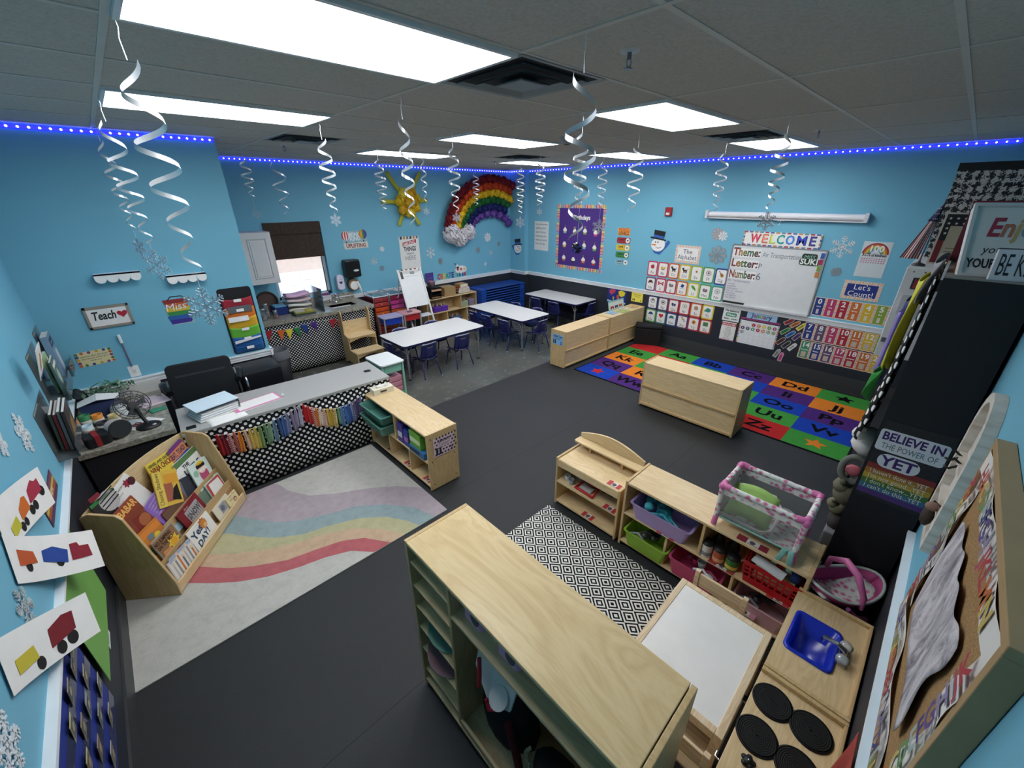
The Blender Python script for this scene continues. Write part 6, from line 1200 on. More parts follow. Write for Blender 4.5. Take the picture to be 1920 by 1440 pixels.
# rolling drawer carts
def cart(x, lab, cs):
    t = thing('drawer_cart', lab, 'cart', (x, 6.95, 0), group='rolling drawer carts'); w, d = .29, .38
    for sx in (-1, 1):
        for y in (.01, d - .01): MB(CHROME).tube([(sx * w / 2, y, .05), (sx * w / 2, y, .90)], .008, 8).build('post', t)
        MB(CHROME).tube([(sx * w / 2, .0, .90), (sx * w / 2, .02, .955), (sx * w / 2, d - .02, .955), (sx * w / 2, d, .90)], .006, 8).build('top_rail', t); c = MB(BLACK); c.ball((sx * w / 2, .02, .03), .03, None, 8); c.build('caster', t); MB(BLACK).ball((sx * w / 2, d - .02, .03), .03, None, 8).build('caster', t)
    MB(M('cfd4d8', .3)).box(-w / 2, 0, .885, w / 2, d, .90).build('top_tray', t); MB(M('6f8a92', .2)).box(-w / 2 + .03, .03, .9, w / 2 - .03, d - .03, .903).build('tray_well', t)
    for k, c in enumerate(cs):
        z = .875 - .085 * (k + 1); o = MB(M(c, .3, spec=.5)).box(-w / 2 + .012, .0, z + .008, w / 2 - .012, d - .01, z + .078).build('drawer', t, bevel=.006); MB(M('e8e0dc', .3)).ball((0, -.006, z + .045), .009, None, 8).build('knob', o)
cart(3.352, 'rolling cart of dark red and orange drawers, next to the sink counter', ['8e1f2a', 'a5302c', 'c94a22', 'd05a26', 'b8442a', 'a83a2a', '9a3428', '8a2f26']); cart(3.672, 'rolling cart of magenta, pink and orange drawers, beside the easel', ['8a1c40', 'c23a86', 'c94a94', 'cf5f2a', 'c9562a', 'b5482a', 'a8402a', '963828'])
def rolltable(lab, x, y, rz, top, tray, leg, w=.36, d=.36, h=.66, extra=None):
    t = thing('rolling_tray_table', lab, 'cart', (x, y, 0), rz)
    MB(M(top, .4)).prism(rrect(-w / 2, -d / 2, w / 2, d / 2, .04), h - .022, h).build('top', t, bevel=.005); MB(M(tray, .35)).prism(rrect(-w / 2 + .04, -d / 2 + .02, w / 2 - .04, d / 2 - .02, .02), h - .13, h - .024).build('tray', t)
    for sx in (-1, 1):
        for sy in (-1, 1): MB(M(leg, .4)).box(sx * (w / 2 - .025) - .012, sy * (d / 2 - .03) - .012, .04, sx * (w / 2 - .025) + .012, sy * (d / 2 - .03) + .012, h - .022).build('leg', t); MB(M('c9ccd0', .4)).ball((sx * (w / 2 - .025), sy * (d / 2 - .03), .022), .022, None, 8).build('caster', t)
    if extra: extra(t)
rolltable('rolling tray table with a lilac top and blue tray, beside the sink counter', 3.25, 6.48, R(-4), 'a2a0bf', '1f3fa8', '8f9298', .38, .30); rolltable('rolling tray table with a pink top and red tray, in front of the easel', 3.63, 6.50, R(-4), 'c08a90', 'b02a2e', '8f9298', .36, .32)
m = MB(M('5a5560', .4)).tube([(.05 * math.cos(k * PI / 6), .035 * math.sin(k * PI / 6), .006) for k in range(12)], .006, 6, None, True); tag(m.build('small_ring', loc=(3.62, 6.46, .661)), 'small dark ring lying on the pink tray table', 'ring')
def mint_extra(t):
    for k in range(3): MB(M('c98a9a', .4)).box(-.12, -.19, .19 + .075 * k, .12, .19, .258 + .075 * k).build('pink_bin', t, bevel=.008)
    MB(M('5fae94', .4)).box(-.13, -.2, .06, .13, .2, .18).build('mint_bin', t, bevel=.008)
rolltable('mint cart with a white top and pink bins, at the end of the teacher desk', 2.22, 4.745, 0, 'e6e9e8', '83bba6', '8fc0ae', .33, .46, .615, mint_extra)
# easel
t = thing('art_easel', 'white magnetic easel below the amazing-things sign', 'easel', (3.905, 6.6, 0)); a = math.atan2(.22, .62)
E4 = Matrix.Translation((0, 0, .69)) @ Matrix.Rotation(-a, 4, 'X') @ Matrix.Rotation(PI / 2, 4, 'X')      # local x right, y up the board, z towards the room
def ebuild(m, n): o = m.build(n, t); o.matrix_local = E4; return o
ebuild(MB(M('dfe1e1', .3)).box(-.22, 0, -.01, .22, .68, .004), 'board'); 
for x in (-.235, .235): ebuild(MB(M('d9d9d8', .4)).box(x - .014, -.69, -.012, x + .014, .69, .010), 'leg')
m = MB(); m.rect(-.19, .60, .19, .66, M('c9c6c2', .6), 7); [m.rect(-.17 + .09 * k, .665, -.12 + .09 * k, .685, M(['3a2a2a', '8a5a3a', '2a2a30', '9a3a30'][k], .6), 8) for k in range(4)]; m.rect(-.2, .52, -.15, .65, M('4a4a50', .6), 8); m.rect(.0, .585, .09, .635, M('8a8c92', .6), 8); m.rect(-.12, .55, .15, .555, M('9a9ca0', .6), 8); ebuild(m, 'attached_papers')
for x in (-.2, .2): MB(M('cfd0d0', .4)).tube([(x, .2, 1.33), (x, .62, .02)], .012, 6).build('back_leg', t)
MB(M('d5d6d6', .4)).box(-.235, -.09, .50, .235, .10, .515).build('tray', t); MB(M('e8e6e6', .5)).box(-.1, -.04, .516, .0, .05, .53).build('tray_items', t)
# craft shelf and what stands on it
shelf_unit('low craft shelf behind the tables, topped with wooden trays', 4.99, 7.21, 0, 1.28, .34, .64, .33, (.22,), (-.15, .37))
TZ = .647
t = thing('tray_stack', 'black letter-tray organizer on the craft shelf', 'organizer', (4.60, 7.18, TZ)); [MB(BLACK).box(-.12, -.14, .07 * k, .12, .14, .07 * k + .008).build('tray_level', t) for k in range(4)]; [MB(BLACK).box(x - .004, -.13, 0, x + .004, .13, .215).build('side', t) for x in (-.116, .116)]; MB(M('c99a80', .8)).box(-.11, -.15, .15, .11, .12, .18).build('tan_papers', t); MB(M('8a6a4a', .8)).box(-.1, -.13, .01, .1, .12, .03).build('paper_pile', t)
t = thing('mesh_basket', 'small dark basket on top of the black letter trays', 'basket', (4.58, 7.18, TZ + .22)); MB(M('4a3f48', .5)).lathe([(.08, 0), (.105, .10), (.098, .1), (.075, .01)], 4).build('basket_body', t); MB(M('b06a80', .6)).box(-.05, -.05, .06, .05, .05, .115).build('contents', t)
for k in range(7): tag(MB(M('a98a5e', .6)).box(-.14, -.12, 0, .14, .12, .024).build('wooden_tray', loc=(4.96 + .006 * math.sin(k * 3), 7.19, TZ + .0005 + .0255 * k), rot=(0, 0, R(math.sin(k * 5) * 2))), 'light wooden tray, %s of the tray stack on the craft shelf' % ['bottom', 'second from the bottom', 'third from the bottom', 'middle one', 'third from the top', 'second from the top', 'topmost'][k], 'tray', 'stacked wooden trays')
for k, (c, w_, h_) in enumerate((('4a2f2a', .16, .03), ('c9b89a', .15, .022), ('8a3a34', .15, .025), ('b5aaa0', .14, .022), ('a5402e', .13, .022), ('b08a58', .10, .06))):
    z = TZ + .0005 + sum((.031, .023, .026, .023, .023)[:k]); m = MB(M(c, .6)).box(-w_, -.1, 0, w_, .1, h_); m.box(-w_ + .004, -.102, .004, w_ - .004, .095, h_ - .004, M('e0d8c8', .8)); tag(m.build('stacked_book', loc=(5.34, 7.19, z)), ('tan box on top of the book stack on the craft shelf' if k == 5 else '%s book in the stack beside the cots' % ['dark brown', 'cream', 'maroon', 'grey', 'red'][k]), 'box' if k == 5 else 'book', 'books on the craft shelf')
for lab, x, z, c, wd, hh in (('purple caddy of brushes in the craft shelf, left', 4.62, .35, '5a2f9a', .09, .11), ('second purple caddy in the craft shelf, right of the first', 4.80, .35, '5f34a2', .08, .11), ('clear bin of green craft bits in the craft shelf', 5.32, .35, '9aa88a', .10, .12), ('clear bin of mixed craft bits at the right end of the craft shelf', 5.52, .35, '8a7f96', .07, .13), ('blue folder pile low in the craft shelf', 5.1, .066, '4a6a9a', .12, .10), ('clear bag of supplies low in the craft shelf, right end', 5.5, .066, 'b8b2b4', .09, .12)):
    t = thing('craft_bin', lab, 'bin', (x, 7.14, z)); MB(M(c, .5)).prism([(-wd, -.07), (wd, -.07), (wd, .07), (-wd, .07)], 0, hh).build('bin_body', t, bevel=.01); m = MB()
    for k in range(5): m.tube([(-wd * .7 + wd * .35 * k, random.uniform(-.04, .04), hh * .9), (-wd * .7 + wd * .35 * k + random.uniform(-.02, .02), 0, hh + random.uniform(.02, .07))], .008, 6, M(['e6dfd6', 'c9503a', '8a6a4a', 'd9d6d2', 'a58a6a'][k], .6))
    m.build('contents', t)
# stack of blue nap cots
COTB = M('1a4aa6', .42); t0 = None
ORD = ['topmost', 'second from the top', 'third from the top', 'fourth from the top', 'fifth from the top', 'sixth from the top', 'sixth from the floor', 'fifth from the floor', 'fourth from the floor', 'third from the floor', 'second from the floor', 'lowest']
for k in range(12):
    z = .635 - .055 * k; lab = 'blue stackable nap cot, %s in the stack in the far corner' % ORD[k]
    if t0 is None:
        t0 = thing('nap_cot', lab, 'cot', (6.31, 7.12, z), 0, 'stacked blue nap cots')
        for sx in (-1, 1):
            x0, x1 = sorted((sx * .665, sx * .53)); MB(COTB).box(x0, -.24, 0, x1, .24, .05).build('end_frame', t0, bevel=.008)
        MB(M('15408f', .6)).box(-.53, -.225, .034, .53, .225, .046).build('bed_sheet', t0)
        for y in (-.235, .215): MB(M('2a4f9a', .5)).box(-.53, y, .03, .53, y + .02, .05).build('side_rail', t0)
        chn = tree(t0)
    else: dup(t0, (6.31, 7.12, z), None, lab, chn)
MB(COTB)
# ottoman, puzzles and signs near the alphabet rug
t = thing('storage_ottoman', 'black cube storage ottoman beside the low shelf and alphabet rug', 'ottoman', (6.885, 3.545, .0), R(-62.5)); OM = M('0f1013', .75)
MB(OM).box(-.23, -.13, .0, .23, .13, .31).build('box', t, bevel=.012); MB(OM).box(-.235, -.135, .31, .235, .135, .37).build('lid', t, bevel=.02)
PUZ = [(6.28, 3.98, 'pale blue vehicle puzzle board, nearest end of the puzzle row', '8fb0c4', '5a6a9a'), (6.53, 3.90, 'green puzzle board lying at the front edge of the puzzle row', 'a5b56a', 'd9c24a'), (6.72, 4.02, 'cream puzzle board with red and blue pieces, middle of the puzzle row', 'd9d2c2', 'b54a3a'), (6.95, 3.97, 'tan puzzle board at the wall end of the puzzle row', 'c9a878', '7f8f4a')]
for x, y, lab, c, c2 in PUZ:
    m = MB(M(c, .5)).box(-.105, -.085, 0, .105, .085, .008)
    for k in range(5): m.disc(-.07 + .035 * k, random.uniform(-.05, .05), .018, M([c2, '4a6fa8', 'c9503a', 'e3c84a', '5a8a4a'][k], .5), 12.5, 8)
    tag(m.build('puzzle_board', loc=(x, y, .612), rot=(0, 0, R(random.uniform(-8, 8)))), lab, 'puzzle', 'puzzles on the low shelf')
t = thing('puzzle_board', 'teal-rimmed vehicle puzzle standing upright at the back of the low shelf', 'puzzle', mat=frame((1, 0, 0), (0, -1, .22), (6.58, 4.075, .617)), group='puzzles on the low shelf'); m = MB(M('7fb5ae', .5)).box(-.25, 0, -.006, .25, .165, 0); m.rect(-.235, .01, .235, .14, M('cfd8d2', .5), 1); [m.rect(-.2 + .14 * k, .03, -.09 + .14 * k, .07, M(['b03a34', '35466a', 'c25a30', '8a9a4a'][k % 4], .5), 2) for k in range(3)]; [m.disc(-.17 + .07 * k, .03, .014, INK, 3, 10) for k in range(6)]; m.build('board', t)
def a_sign(a, b, bgc=None):
    def f(m, w, h): m.text(a, 0, h * .22, .035, INK, 2, True, maxw=w * .85); m.text(b, 0, h * .02, .03, INK, 2, maxw=w * .7); [m.rect(x - .011, -h * .42, x + .011, -h * .12, INK, 2) for x in (-w * .36, -w * .2)]; [m.disc(x, -h * .08, .011, INK, 2, 8) for x in (-w * .36, -w * .2)]; m.text('2', w * .33, -h * .42, .045, INK, 2, True)
    return f
sheet('area_sign', 'blue sign taped to the end of the low shelf', 'sign', frame((0, -1, 0), (-1, 0, 0), (4.776, 3.966, .465)), .215, .17, '7fb4e0', a_sign('Table Toys', 'Center'))
def a_paw(m, w, h):
    for r in range(6):
        for c in range(7): m.disc(-w / 2 + .02 + .034 * c + .017 * (r % 2), -h / 2 + .02 + .034 * r, .011, M('3a2f36', .6), 1, 8)
    m.rr(-.075, -.01, .075, .055, .01, M('d9c0cc', .6), 2); a_sign('Library', 'Center')(m, w, h)
sheet('area_sign', 'pink dotted sign taped to the end of the shelf by the rainbow rug', 'sign', frame((1, 0, 0), (0, -1, 0), (1.738, 2.735, .455)), .23, .195, 'dcc4d0', a_paw)
t = thing('tissue_box', 'cream tissue box on the shelf by the rainbow rug', 'tissue box', (1.725, 3.855, .612), R(-4)); m = MB(M('ddd8c4', .6)).box(-.11, -.06, 0, .11, .06, .06); m.rect(-.1, -.0, .1, .0, PAPER); m.build('carton', t); MB(M('4a4a44')).box(-.04, -.0615, .02, .03, -.06, .04).build('printed_mark', t); MB(PAPER).grid(lambda u, v: (-.06 + .12 * u, -.02 + .04 * v, .06 + .02 * math.sin(PI * v) + .006 * math.sin(u * 9)), 8, 4).build('tissue', t, solid=.001)

# ================================================================ things in the shelves
def tub(label, x, y, z, rz, w, d, h, c, fill=None, name='storage_bin', group=None, extra=None):
    t = thing(name, label, 'bin', (x, y, z), rz, group); mt = c if not isinstance(c, str) else M(c, .35, spec=.5); m = MB(mt)
    def ring(f, zz, q): return [(px, py, zz) for px, py in rrect(-w / 2 * f + q, -d / 2 * f + q, w / 2 * f - q, d / 2 * f - q, .025)]
    L = [ring(.86, 0, 0), ring(1, h, 0), ring(1.05, h, 0), ring(1.05, h + .008, 0), ring(1, h + .008, .006), ring(.86, .008, .006)]; n = len(L[0]); vs = [p for r in L for p in r]; fs = [tuple(range(n))[::-1], tuple(range(5 * n, 6 * n))]
    for i in range(5): fs += [(i * n + k, i * n + (k + 1) % n, (i + 1) * n + (k + 1) % n, (i + 1) * n + k) for k in range(n)]
    m.add(vs, fs, None, False).build('bin_body', t)
    if fill: fill(t, w, d, h)
    if extra: extra(t, w, d, h)
    return t
def junk(cols, n=8, nm='contents', big=.03):
    def f(t, w, d, h):
        random.seed(len(cols) * 7 + n)
        for k in range(n):
            m = MB(M(cols[k % len(cols)], .45)); x, y, z = random.uniform(-.36, .36) * w, random.uniform(-.32, .32) * d, h * random.uniform(.55, .85)
            if k % 3 == 0: m.lathe([(big * .6, -.02), (big, .03), (big * .85, .03), (big * .5, -.01)], 12, None, (x, y, z))
            elif k % 3 == 1: m.tube([(x - big * 2, y, z - .01), (x, y + .01, z + .02), (x + big * 2, y - .02, z + .01)], big * .35, 8)
            else: m.ball((x, y, z), big * .9, None, 10)
            m.build(nm, t)
    return f
RI = .045 + .019
# shelf K (doll crib shelf): bins, cans, basket
KX = 2.39
tub('lilac bin of teal play dishes, upper left bay of the doll crib shelf', KX - .01, .895, .335, FX, .44, .22, .125, 'a58fc0', junk(['2f9aa8', '1f7f90', '4fb5c0', '2a8a9a'], 12, 'play_dish', .04))
tub('lime green bin on the bottom left of the doll crib shelf', KX - .03, .965, RI + .001, FX, .34, .20, .125, '8ab43a', junk(['2c2e30', '8a8f8a', '4a4e44'], 6, 'toy_pan'))
tub('pink bin in the lower middle bay of the doll crib shelf', KX - .03, .60, RI + .001, FX, .34, .2, .13, 'c04a70', junk(['d9d4e0', '8a2a4a', 'b5d0c0', 'c93a6a'], 7, 'toy_bottle'))
tub('pale pink bin in the lower right bay of the doll crib shelf', KX - .0, .19, RI + .001, FX, .30, .22, .12, 'd0a8b0', junk(['4a4650', '6a6670', '3a3844'], 6, 'toy_phone'))
t = thing('laundry_basket', 'red slotted basket in the upper right bay of the doll crib shelf', 'basket', (KX - .0, .185, .335), FX); w, d, h = .31, .23, .17; m = MB(M('b81e26', .35, spec=.5))
for a, b in (((-.43, -.43), (.43, -.43)), ((.43, -.43), (.43, .43)), ((.43, .43), (-.43, .43)), ((-.43, .43), (-.43, -.43))):
    for z0, z1 in ((0, .05), (.075, .085), (.105, .115), (.135, h)):
        f0, f1 = 1 + z0 * .9, 1 + z1 * .9; m.add([(a[0] * w * f0, a[1] * d * f0, z0), (b[0] * w * f0, b[1] * d * f0, z0), (b[0] * w * f1, b[1] * d * f1, z1), (a[0] * w * f1, a[1] * d * f1, z1)], [(0, 1, 2, 3)])
    for k in range(9):
        u0, u1 = k / 8 - .018, k / 8 + .018; q = lambda u, z: ((a[0] + (b[0] - a[0]) * u) * w * (1 + z * .9), (a[1] + (b[1] - a[1]) * u) * d * (1 + z * .9), z); m.add([q(u0, .05), q(u1, .05), q(u1, .135), q(u0, .135)], [(0, 1, 2, 3)])
m.box(-.42 * w, -.42 * d, 0, .42 * w, .42 * d, .004).build('basket_body', t, solid=.004)
MB(M('dfe2e6', .5)).add([(-.12, -.11, .19), (.05, -.125, .17), (.06, -.06, .175), (-.11, -.05, .195)], [(0, 1, 2, 3)]).build('white_packet', t, solid=.012); MB(M('e0d0a0', .6)).box(-.10, -.05, .02, .11, .08, .12).build('toy_food', t)
for q, c in enumerate(('b3202a', '8a6a4a', '3a4a8a')): MB(M(c, .5)).ball((.02 + .04 * q, .02 - .02 * q, .15), .035, None, 10).build('toy_food', t)
for k, (y, c, c2, r_, h_, lab) in enumerate(((.565, 'd9d8d6', '8a8a90', .036, .10, 'white toy can, leftmost of the cans in the doll crib shelf'), (.487, 'b0563a', 'd9a07a', .037, .095, 'orange-brown toy can, second of the cans in the doll crib shelf'), (.405, '3f7a3a', 'd9b84a', .04, .085, 'green and yellow toy can, third of the cans in the doll crib shelf'))):
    t = thing('toy_can', lab, 'can', (2.325 + .005 * k, y, .335), group='toy food cans'); MB(M(c, .4)).lathe([(r_, 0), (r_, h_)], 18).build('can_label', t); MB(M(c2, .4)).lathe([(r_ + .0008, h_ * .15), (r_ + .0008, h_ * .45)], 18).build('label_band', t); MB(BLACK).lathe([(r_ + .002, h_), (r_ + .002, h_ + .014), (.001, h_ + .015)], 18).build('lid', t)
for k, (x, y) in enumerate(((2.43, .53), (2.44, .44))): t = thing('toy_jar', 'dark toy jar behind the cans, %s' % ('nearer the lilac bin' if k == 0 else 'nearer the red basket'), 'jar', (x, y, .335), group='dark jars behind the toy cans'); MB(M('24262a', .35)).lathe([(.035, 0), (.04, .08), (.02, .12)], 14).build('jar_body', t); MB(BLACK).lathe([(.022, .12), (.022, .14), (.001, .141)], 12).build('lid', t)
# small picture labels stuck along the shelves
def label_card(lab, x, y, z, rz, c='b5363c', w=.11, h=.06): 
    m = MB(M('d9d3cc', .5)).box(-w / 2, -h / 2, 0, w / 2, h / 2, .0015); m.rect(-w / 2, -h / 2, -w / 2 + w * .32, h / 2, M(c, .5), 2.6); m.rect(w * .22, -h / 2, w / 2, h / 2, M(c, .5), 2.6); m.disc(0, 0, h * .3, M('5a4a4e', .5), 2.8, 10); m.rect(-w * .14, -h * .44, w * .2, -h * .3, M('8a8280', .5), 2.8)
    return tag(m.build('picture_label', loc=(x, y, z), rot=(0, 0, rz)), lab, 'label', 'red picture labels on the shelves')
label_card('red picture label on top of the play hutch', 2.33, 1.30, .4865, FX); label_card('red picture label on the middle shelf of the play hutch, right end', 2.305, 1.30, .2645, FX); label_card('red picture label on the bottom shelf of the play hutch', 2.31, 1.50, .0545, FX)
label_card('red picture label under the lilac bin', 2.30, .83, .3355, FX, w=.13); label_card('red picture label on the shelf edge by the toy cans', 2.305, .45, .3355, FX, w=.16, c='a5383c'); label_card('long dark red picture label in front of the doll crib', 2.315, .33, .6115, FX, w=.17, h=.055, c='8a2a38'); label_card('red picture label in front of the red basket', 2.298, .12, .3355, FX, w=.12)
label_card('picture label low in the left cubby of the shelf by the rainbow rug', 1.60, 3.55, .066, FX); label_card('picture label low in the middle cubby of the shelf by the rainbow rug', 1.60, 3.2, .066, FX); label_card('picture label low in the right cubby of the shelf by the rainbow rug', 1.60, 2.85, .066, FX)
label_card('pink dotted picture label leaning on the pale pink bin', 2.27, .25, .12, FX, 'c08a9a', .12, .05)
# play hutch contents
t = thing('toy_register', 'red plastic toy piece on the middle shelf of the play hutch', 'toy', (2.36, 1.56, .2645), FX); m = MB(M('b8202a', .35)); m.tube([(-.09, -.05, .012), (.09, -.06, .012), (.08, .05, .03), (-.07, .05, .03)], .012, 8, None, True); m.build('red_frame', t); MB(M('d0c8c4', .5)).box(-.06, -.03, .004, .05, .03, .02).build('white_insert', t)
t = thing('toy_cups', 'clear and grey toy cups at the left of the play hutch shelf', 'toy', (2.35, 1.74, .2645), FX); [MB(M(['b9bcc0', '8a8f96'][k], .3)).lathe([(.02, 0), (.028, .05), (.024, .05), (.016, .006)], 12, None, (-.03 + .06 * k, -.02 * k, 0)).build('cup', t) for k in range(2)]
t = thing('blue_box', 'pale blue box at the back of the play hutch shelf', 'box', (2.47, 1.66, .2645), FX); MB(M('a9c9d6', .5)).box(-.07, -.05, 0, .07, .05, .12).build('carton', t)
for k, (y, c) in enumerate(((1.45, '8a1f2a'), (1.38, '6a1a28'))): t = thing('toy_pot', 'dark red toy pot at the back of the hutch, %s' % ('left one' if k == 0 else 'right one'), 'toy', (2.46, y, .2645), FX, 'dark red toy pots'); MB(M(c, .4)).lathe([(.03, 0), (.04, .06), (.036, .06), (.026, .006)], 14).build('pot_body', t); MB(M(c, .4)).tube([(.04, 0, .05), (.075, 0, .055)], .006, 6).build('handle', t)
# doll crib
t = thing('doll_crib', 'pink and mint doll playpen with mesh sides on top of the play-kitchen shelf', 'doll crib', (2.475, .345, .611), FX); w, d, h = .44, .31, .30; PK = M('d070a4', .35, spec=.5)
def floral():
    k = NT('pink_rose_print', .8); v = k.map((1, 1, 1)); q = k.n('TexVoronoi'); q.inputs['Scale'].default_value = 34; k.l(v, q.inputs['Vector'])
    k.color(k.ramp(q.outputs['Distance'], [(.18, 'c4608c'), (.42, 'd9a0b8'), (.5, 'cfdcd4'), (.8, 'e6e2de')])); return k.m
FL = floral(); MINTF = M('7fb5aa', .6)
for sx in (-1, 1):
    for sy in (-1, 1):
        x, y = sx * w / 2, sy * d / 2; MB(PK).tube([(x, y, .0), (x * .985, y * .985, .06), (x * .97, y * .97, .075)], [.018, .016, .012], 8).build('foot', t); MB(FL).tube([(x * .98, y * .98, .06), (x, y, h - .03)], .015, 8).build('corner_post', t)
        MB(PK).tube([(x - sx * .045, y, h), (x - sx * .012, y, h + .004), (x, y - sy * .012, h + .004), (x, y - sy * .045, h)], .02, 8).ball((x, y, h - .005), .024, None, 10).build('corner_cap', t)
for a, b in (((-w / 2, -d / 2), (w / 2, -d / 2)), ((w / 2, -d / 2), (w / 2, d / 2)), ((w / 2, d / 2), (-w / 2, d / 2)), ((-w / 2, d / 2), (-w / 2, -d / 2))):
    A, B_ = Vector((*a, 0)), Vector((*b, 0)); z = Vector((0, 0, 1)); MB(FL).tube([A + z * h, B_ + z * h], .016, 8).build('top_rail', t); MB(FL).add([A * .98 + z * (h - .06), B_ * .98 + z * (h - .06), B_ + z * h, A + z * h], [(0, 1, 2, 3)]).build('rail_trim', t, solid=.004)
    MB(MESH_NET).add([A * .98 + z * .065, B_ * .98 + z * .065, B_ * .98 + z * (h - .06), A * .98 + z * (h - .06)], [(0, 1, 2, 3)]).build('mesh_side', t); MB(MINTF).tube([A * .985 + z * .068, B_ * .985 + z * .068], .006, 6).build('bottom_piping', t)
MB(FL).box(-w / 2 * .97, -d / 2 * .97, .058, w / 2 * .97, d / 2 * .97, .066).build('floor_panel', t)
MB(MINTF).grid(lambda u, v: (.205 + .03 * (u - .5) + .02 * v, -d / 2 - .02 - .02 * math.sin(v * 4), .09 - .16 * v + .0), 3, 8).build('ribbon_tie', t, solid=.003); MB(MINTF).grid(lambda u, v: (.175 + .03 * (u - .5) - .03 * v, -d / 2 - .022 - .012 * math.sin(v * 3), .09 - .13 * v), 3, 8).build('ribbon_tie', t, solid=.003)
t = thing('baby_bouncer', 'green and white doll bouncer seat lying inside the doll crib', 'doll seat', (2.46, .38, .68), FX); GF = M('9cc26a', .8, var=.15, scale=30)
MB(GF).grid(lambda u, v: (-.15 + .24 * u, -.10 + .15 * v, .015 + .15 * v + .03 * math.sin(PI * u)), 8, 6).build('cushion', t, solid=.025); MB(M('e6e8e4', .35)).tube([(-.15, -.11, .01), (.06, -.12, .01), (.11, -.09, .03), (.12, .02, .12), (.06, .05, .175), (-.12, .04, .175)], .011, 8).build('frame', t)
t = thing('doll', 'small doll in a grey and blue outfit lying in the crib behind the seat', 'doll', (2.52, .245, .68), FX); MB(M('8a8c92', .8)).ball((0, .0, .08), .05, None, 12, (1.4, .8, .8)).build('body', t); MB(M('d9b49a', .6)).ball((.09, -.02, .085), .035, None, 12).build('head', t); MB(M('24407e', .8)).ball((.05, -.02, .1), .03, None, 10, (1, 1, .8)).build('blue_collar', t)
# cube and doll carrier between shelf, sink and black bookcase
t = thing('black_cube', 'black storage cube in the dark gap under the doll carrier', 'cube', (2.465, -.135, 0)); MB(M('0e0f12', .8)).box(-.145, -.13, 0, .145, .13, .40).build('box', t, bevel=.01)
t = thing('doll_carrier', 'pink flower-print doll carrier seat with a tall pink handle', 'doll carrier', (2.46, -.115, .402), R(-40)); L2 = .2
def shell(u, v): a = 2 * PI * u; r_ = .35 + .65 * v; return (L2 * r_ * math.cos(a), .125 * r_ * math.sin(a), .02 + .11 * v ** 2 + .05 * (math.cos(a)) ** 2 * v)
MB(M('b0447e', .6)).grid(shell, 32, 6).build('shell', t, solid=.006); MB(M('b9c6c0', .5)).tube([tuple(Vector(shell(k / 32, 1.0))) for k in range(32)], .008, 6, None, True).build('rim_piping', t)
MB(FL).grid(lambda u, v: ((-.17 + .34 * u), (v - .5) * .15 * (1.1 - .5 * abs(u - .5)), .055 + .06 * (2 * u - 1) ** 2 + .02 * abs(v - .5)), 14, 6).build('padded_liner', t, solid=.016)
MB(PK).tube([(.0, -.13, .10), (-.01, -.125, .18), (-.015, -.06, .27), (-.015, .02, .285), (-.01, .11, .21), (.0, .13, .10)], [.012, .015, .02, .02, .015, .012], 10).build('carry_handle', t)
for s in (-1, 1): MB(PK).tube([(-.06, s * .12, .09), (.0, s * .13, .03), (.07, s * .125, .005)], .012, 8).build('side_bracket', t)
# shelf R contents
RX_ = 1.70
tub('translucent mint bin, upper of the two in the shelf by the rainbow rug', RX_ - .07, 3.645, .445, FX, .46, .32, .095, MINT_CLEAR); tub('translucent mint bin, lower of the two in the shelf by the rainbow rug', RX_ - .085, 3.65, .322, FX, .46, .32, .11, MINT_CLEAR)
for k, (y, c, c2, w_, h_, lab) in enumerate(((3.25, '4a3f8a', 'd9d4e6', .10, .20, 'purple and white game box in the shelf by the rainbow rug, leftmost'), (3.14, '2f3f94', 'b06ab0', .09, .17, 'blue game box, second in the shelf by the rainbow rug'), (2.97, '6aa83a', 'd0e0b0', .19, .155, 'green game box on top of the blue one in the shelf by the rainbow rug'))):
    t = thing('game_box', lab, 'box', (RX_ - .04, y, .3195 if k < 2 else .388), FX, 'game boxes in the shelf by the rug'); m = MB(M(c, .5)).box(-w_ / 2, -.09, 0, w_ / 2, .09, h_); m.build('carton', t); MB(M(c2, .5)).box(-w_ / 2 + .01, -.0915, h_ * .3, w_ / 2 - .01, -.09, h_ * .6).build('printed_panel', t)
t = thing('game_box', 'wide blue game box under the green one in the shelf by the rainbow rug', 'box', (RX_ - .04, 2.94, .3195), FX, 'game boxes in the shelf by the rug'); MB(M('2c6aa0', .5)).box(-.13, -.1, 0, .13, .1, .066).build('carton', t); MB(M('1a1e2a', .5)).box(-.12, -.1015, .02, .05, -.1, .05).build('printed_panel', t)
# tall near shelf contents (front face x=.606)
BX = .70
for k, (y, lab) in enumerate(((.93, 'pink toy phone box, left one on the upper shelf of the tall near shelf'), (.72, 'pink toy phone box, right one on the upper shelf of the tall near shelf'))):
    t = thing('toy_till', lab, 'toy', (BX, y, .904), FX, 'pink toy boxes in the tall shelf'); MB(M('d9a2c4', .4)).prism(rrect(-.06, -.05, .06, .05, .02), 0, .125).build('body', t, bevel=.01); m = MB(M('4a4a56', .4)); m.prism([(.02 + .026 * math.cos(a * PI / 6), .055 + .035 * math.sin(a * PI / 6)) for a in range(12)], -.0525, -.05, 'y').build('dial', t); MB(M('c9a8cc', .4)).tube([(-.065, -.01, .10), (-.06, -.02, .14)], .022, 10).build('handset', t)
for k, (y, lab) in enumerate(((.835, 'small white plush head between the two pink toy boxes'), (.80, 'white plush toy with a black eye between the pink toy boxes'))):
    t = thing('plush_toy', lab, 'plush toy', (BX + .02 - .03 * k, y, .904), FX, 'white plush toys in the tall shelf'); MB(M('d9d6d4', .9, bump=.3)).ball((0, 0, .05), .05 - .01 * k, None, 12, (.8, .8, 1)).build('body', t); MB(BLACK).ball((.0, -.038 + .006 * k, .06), .007, None, 8).build('eye', t)
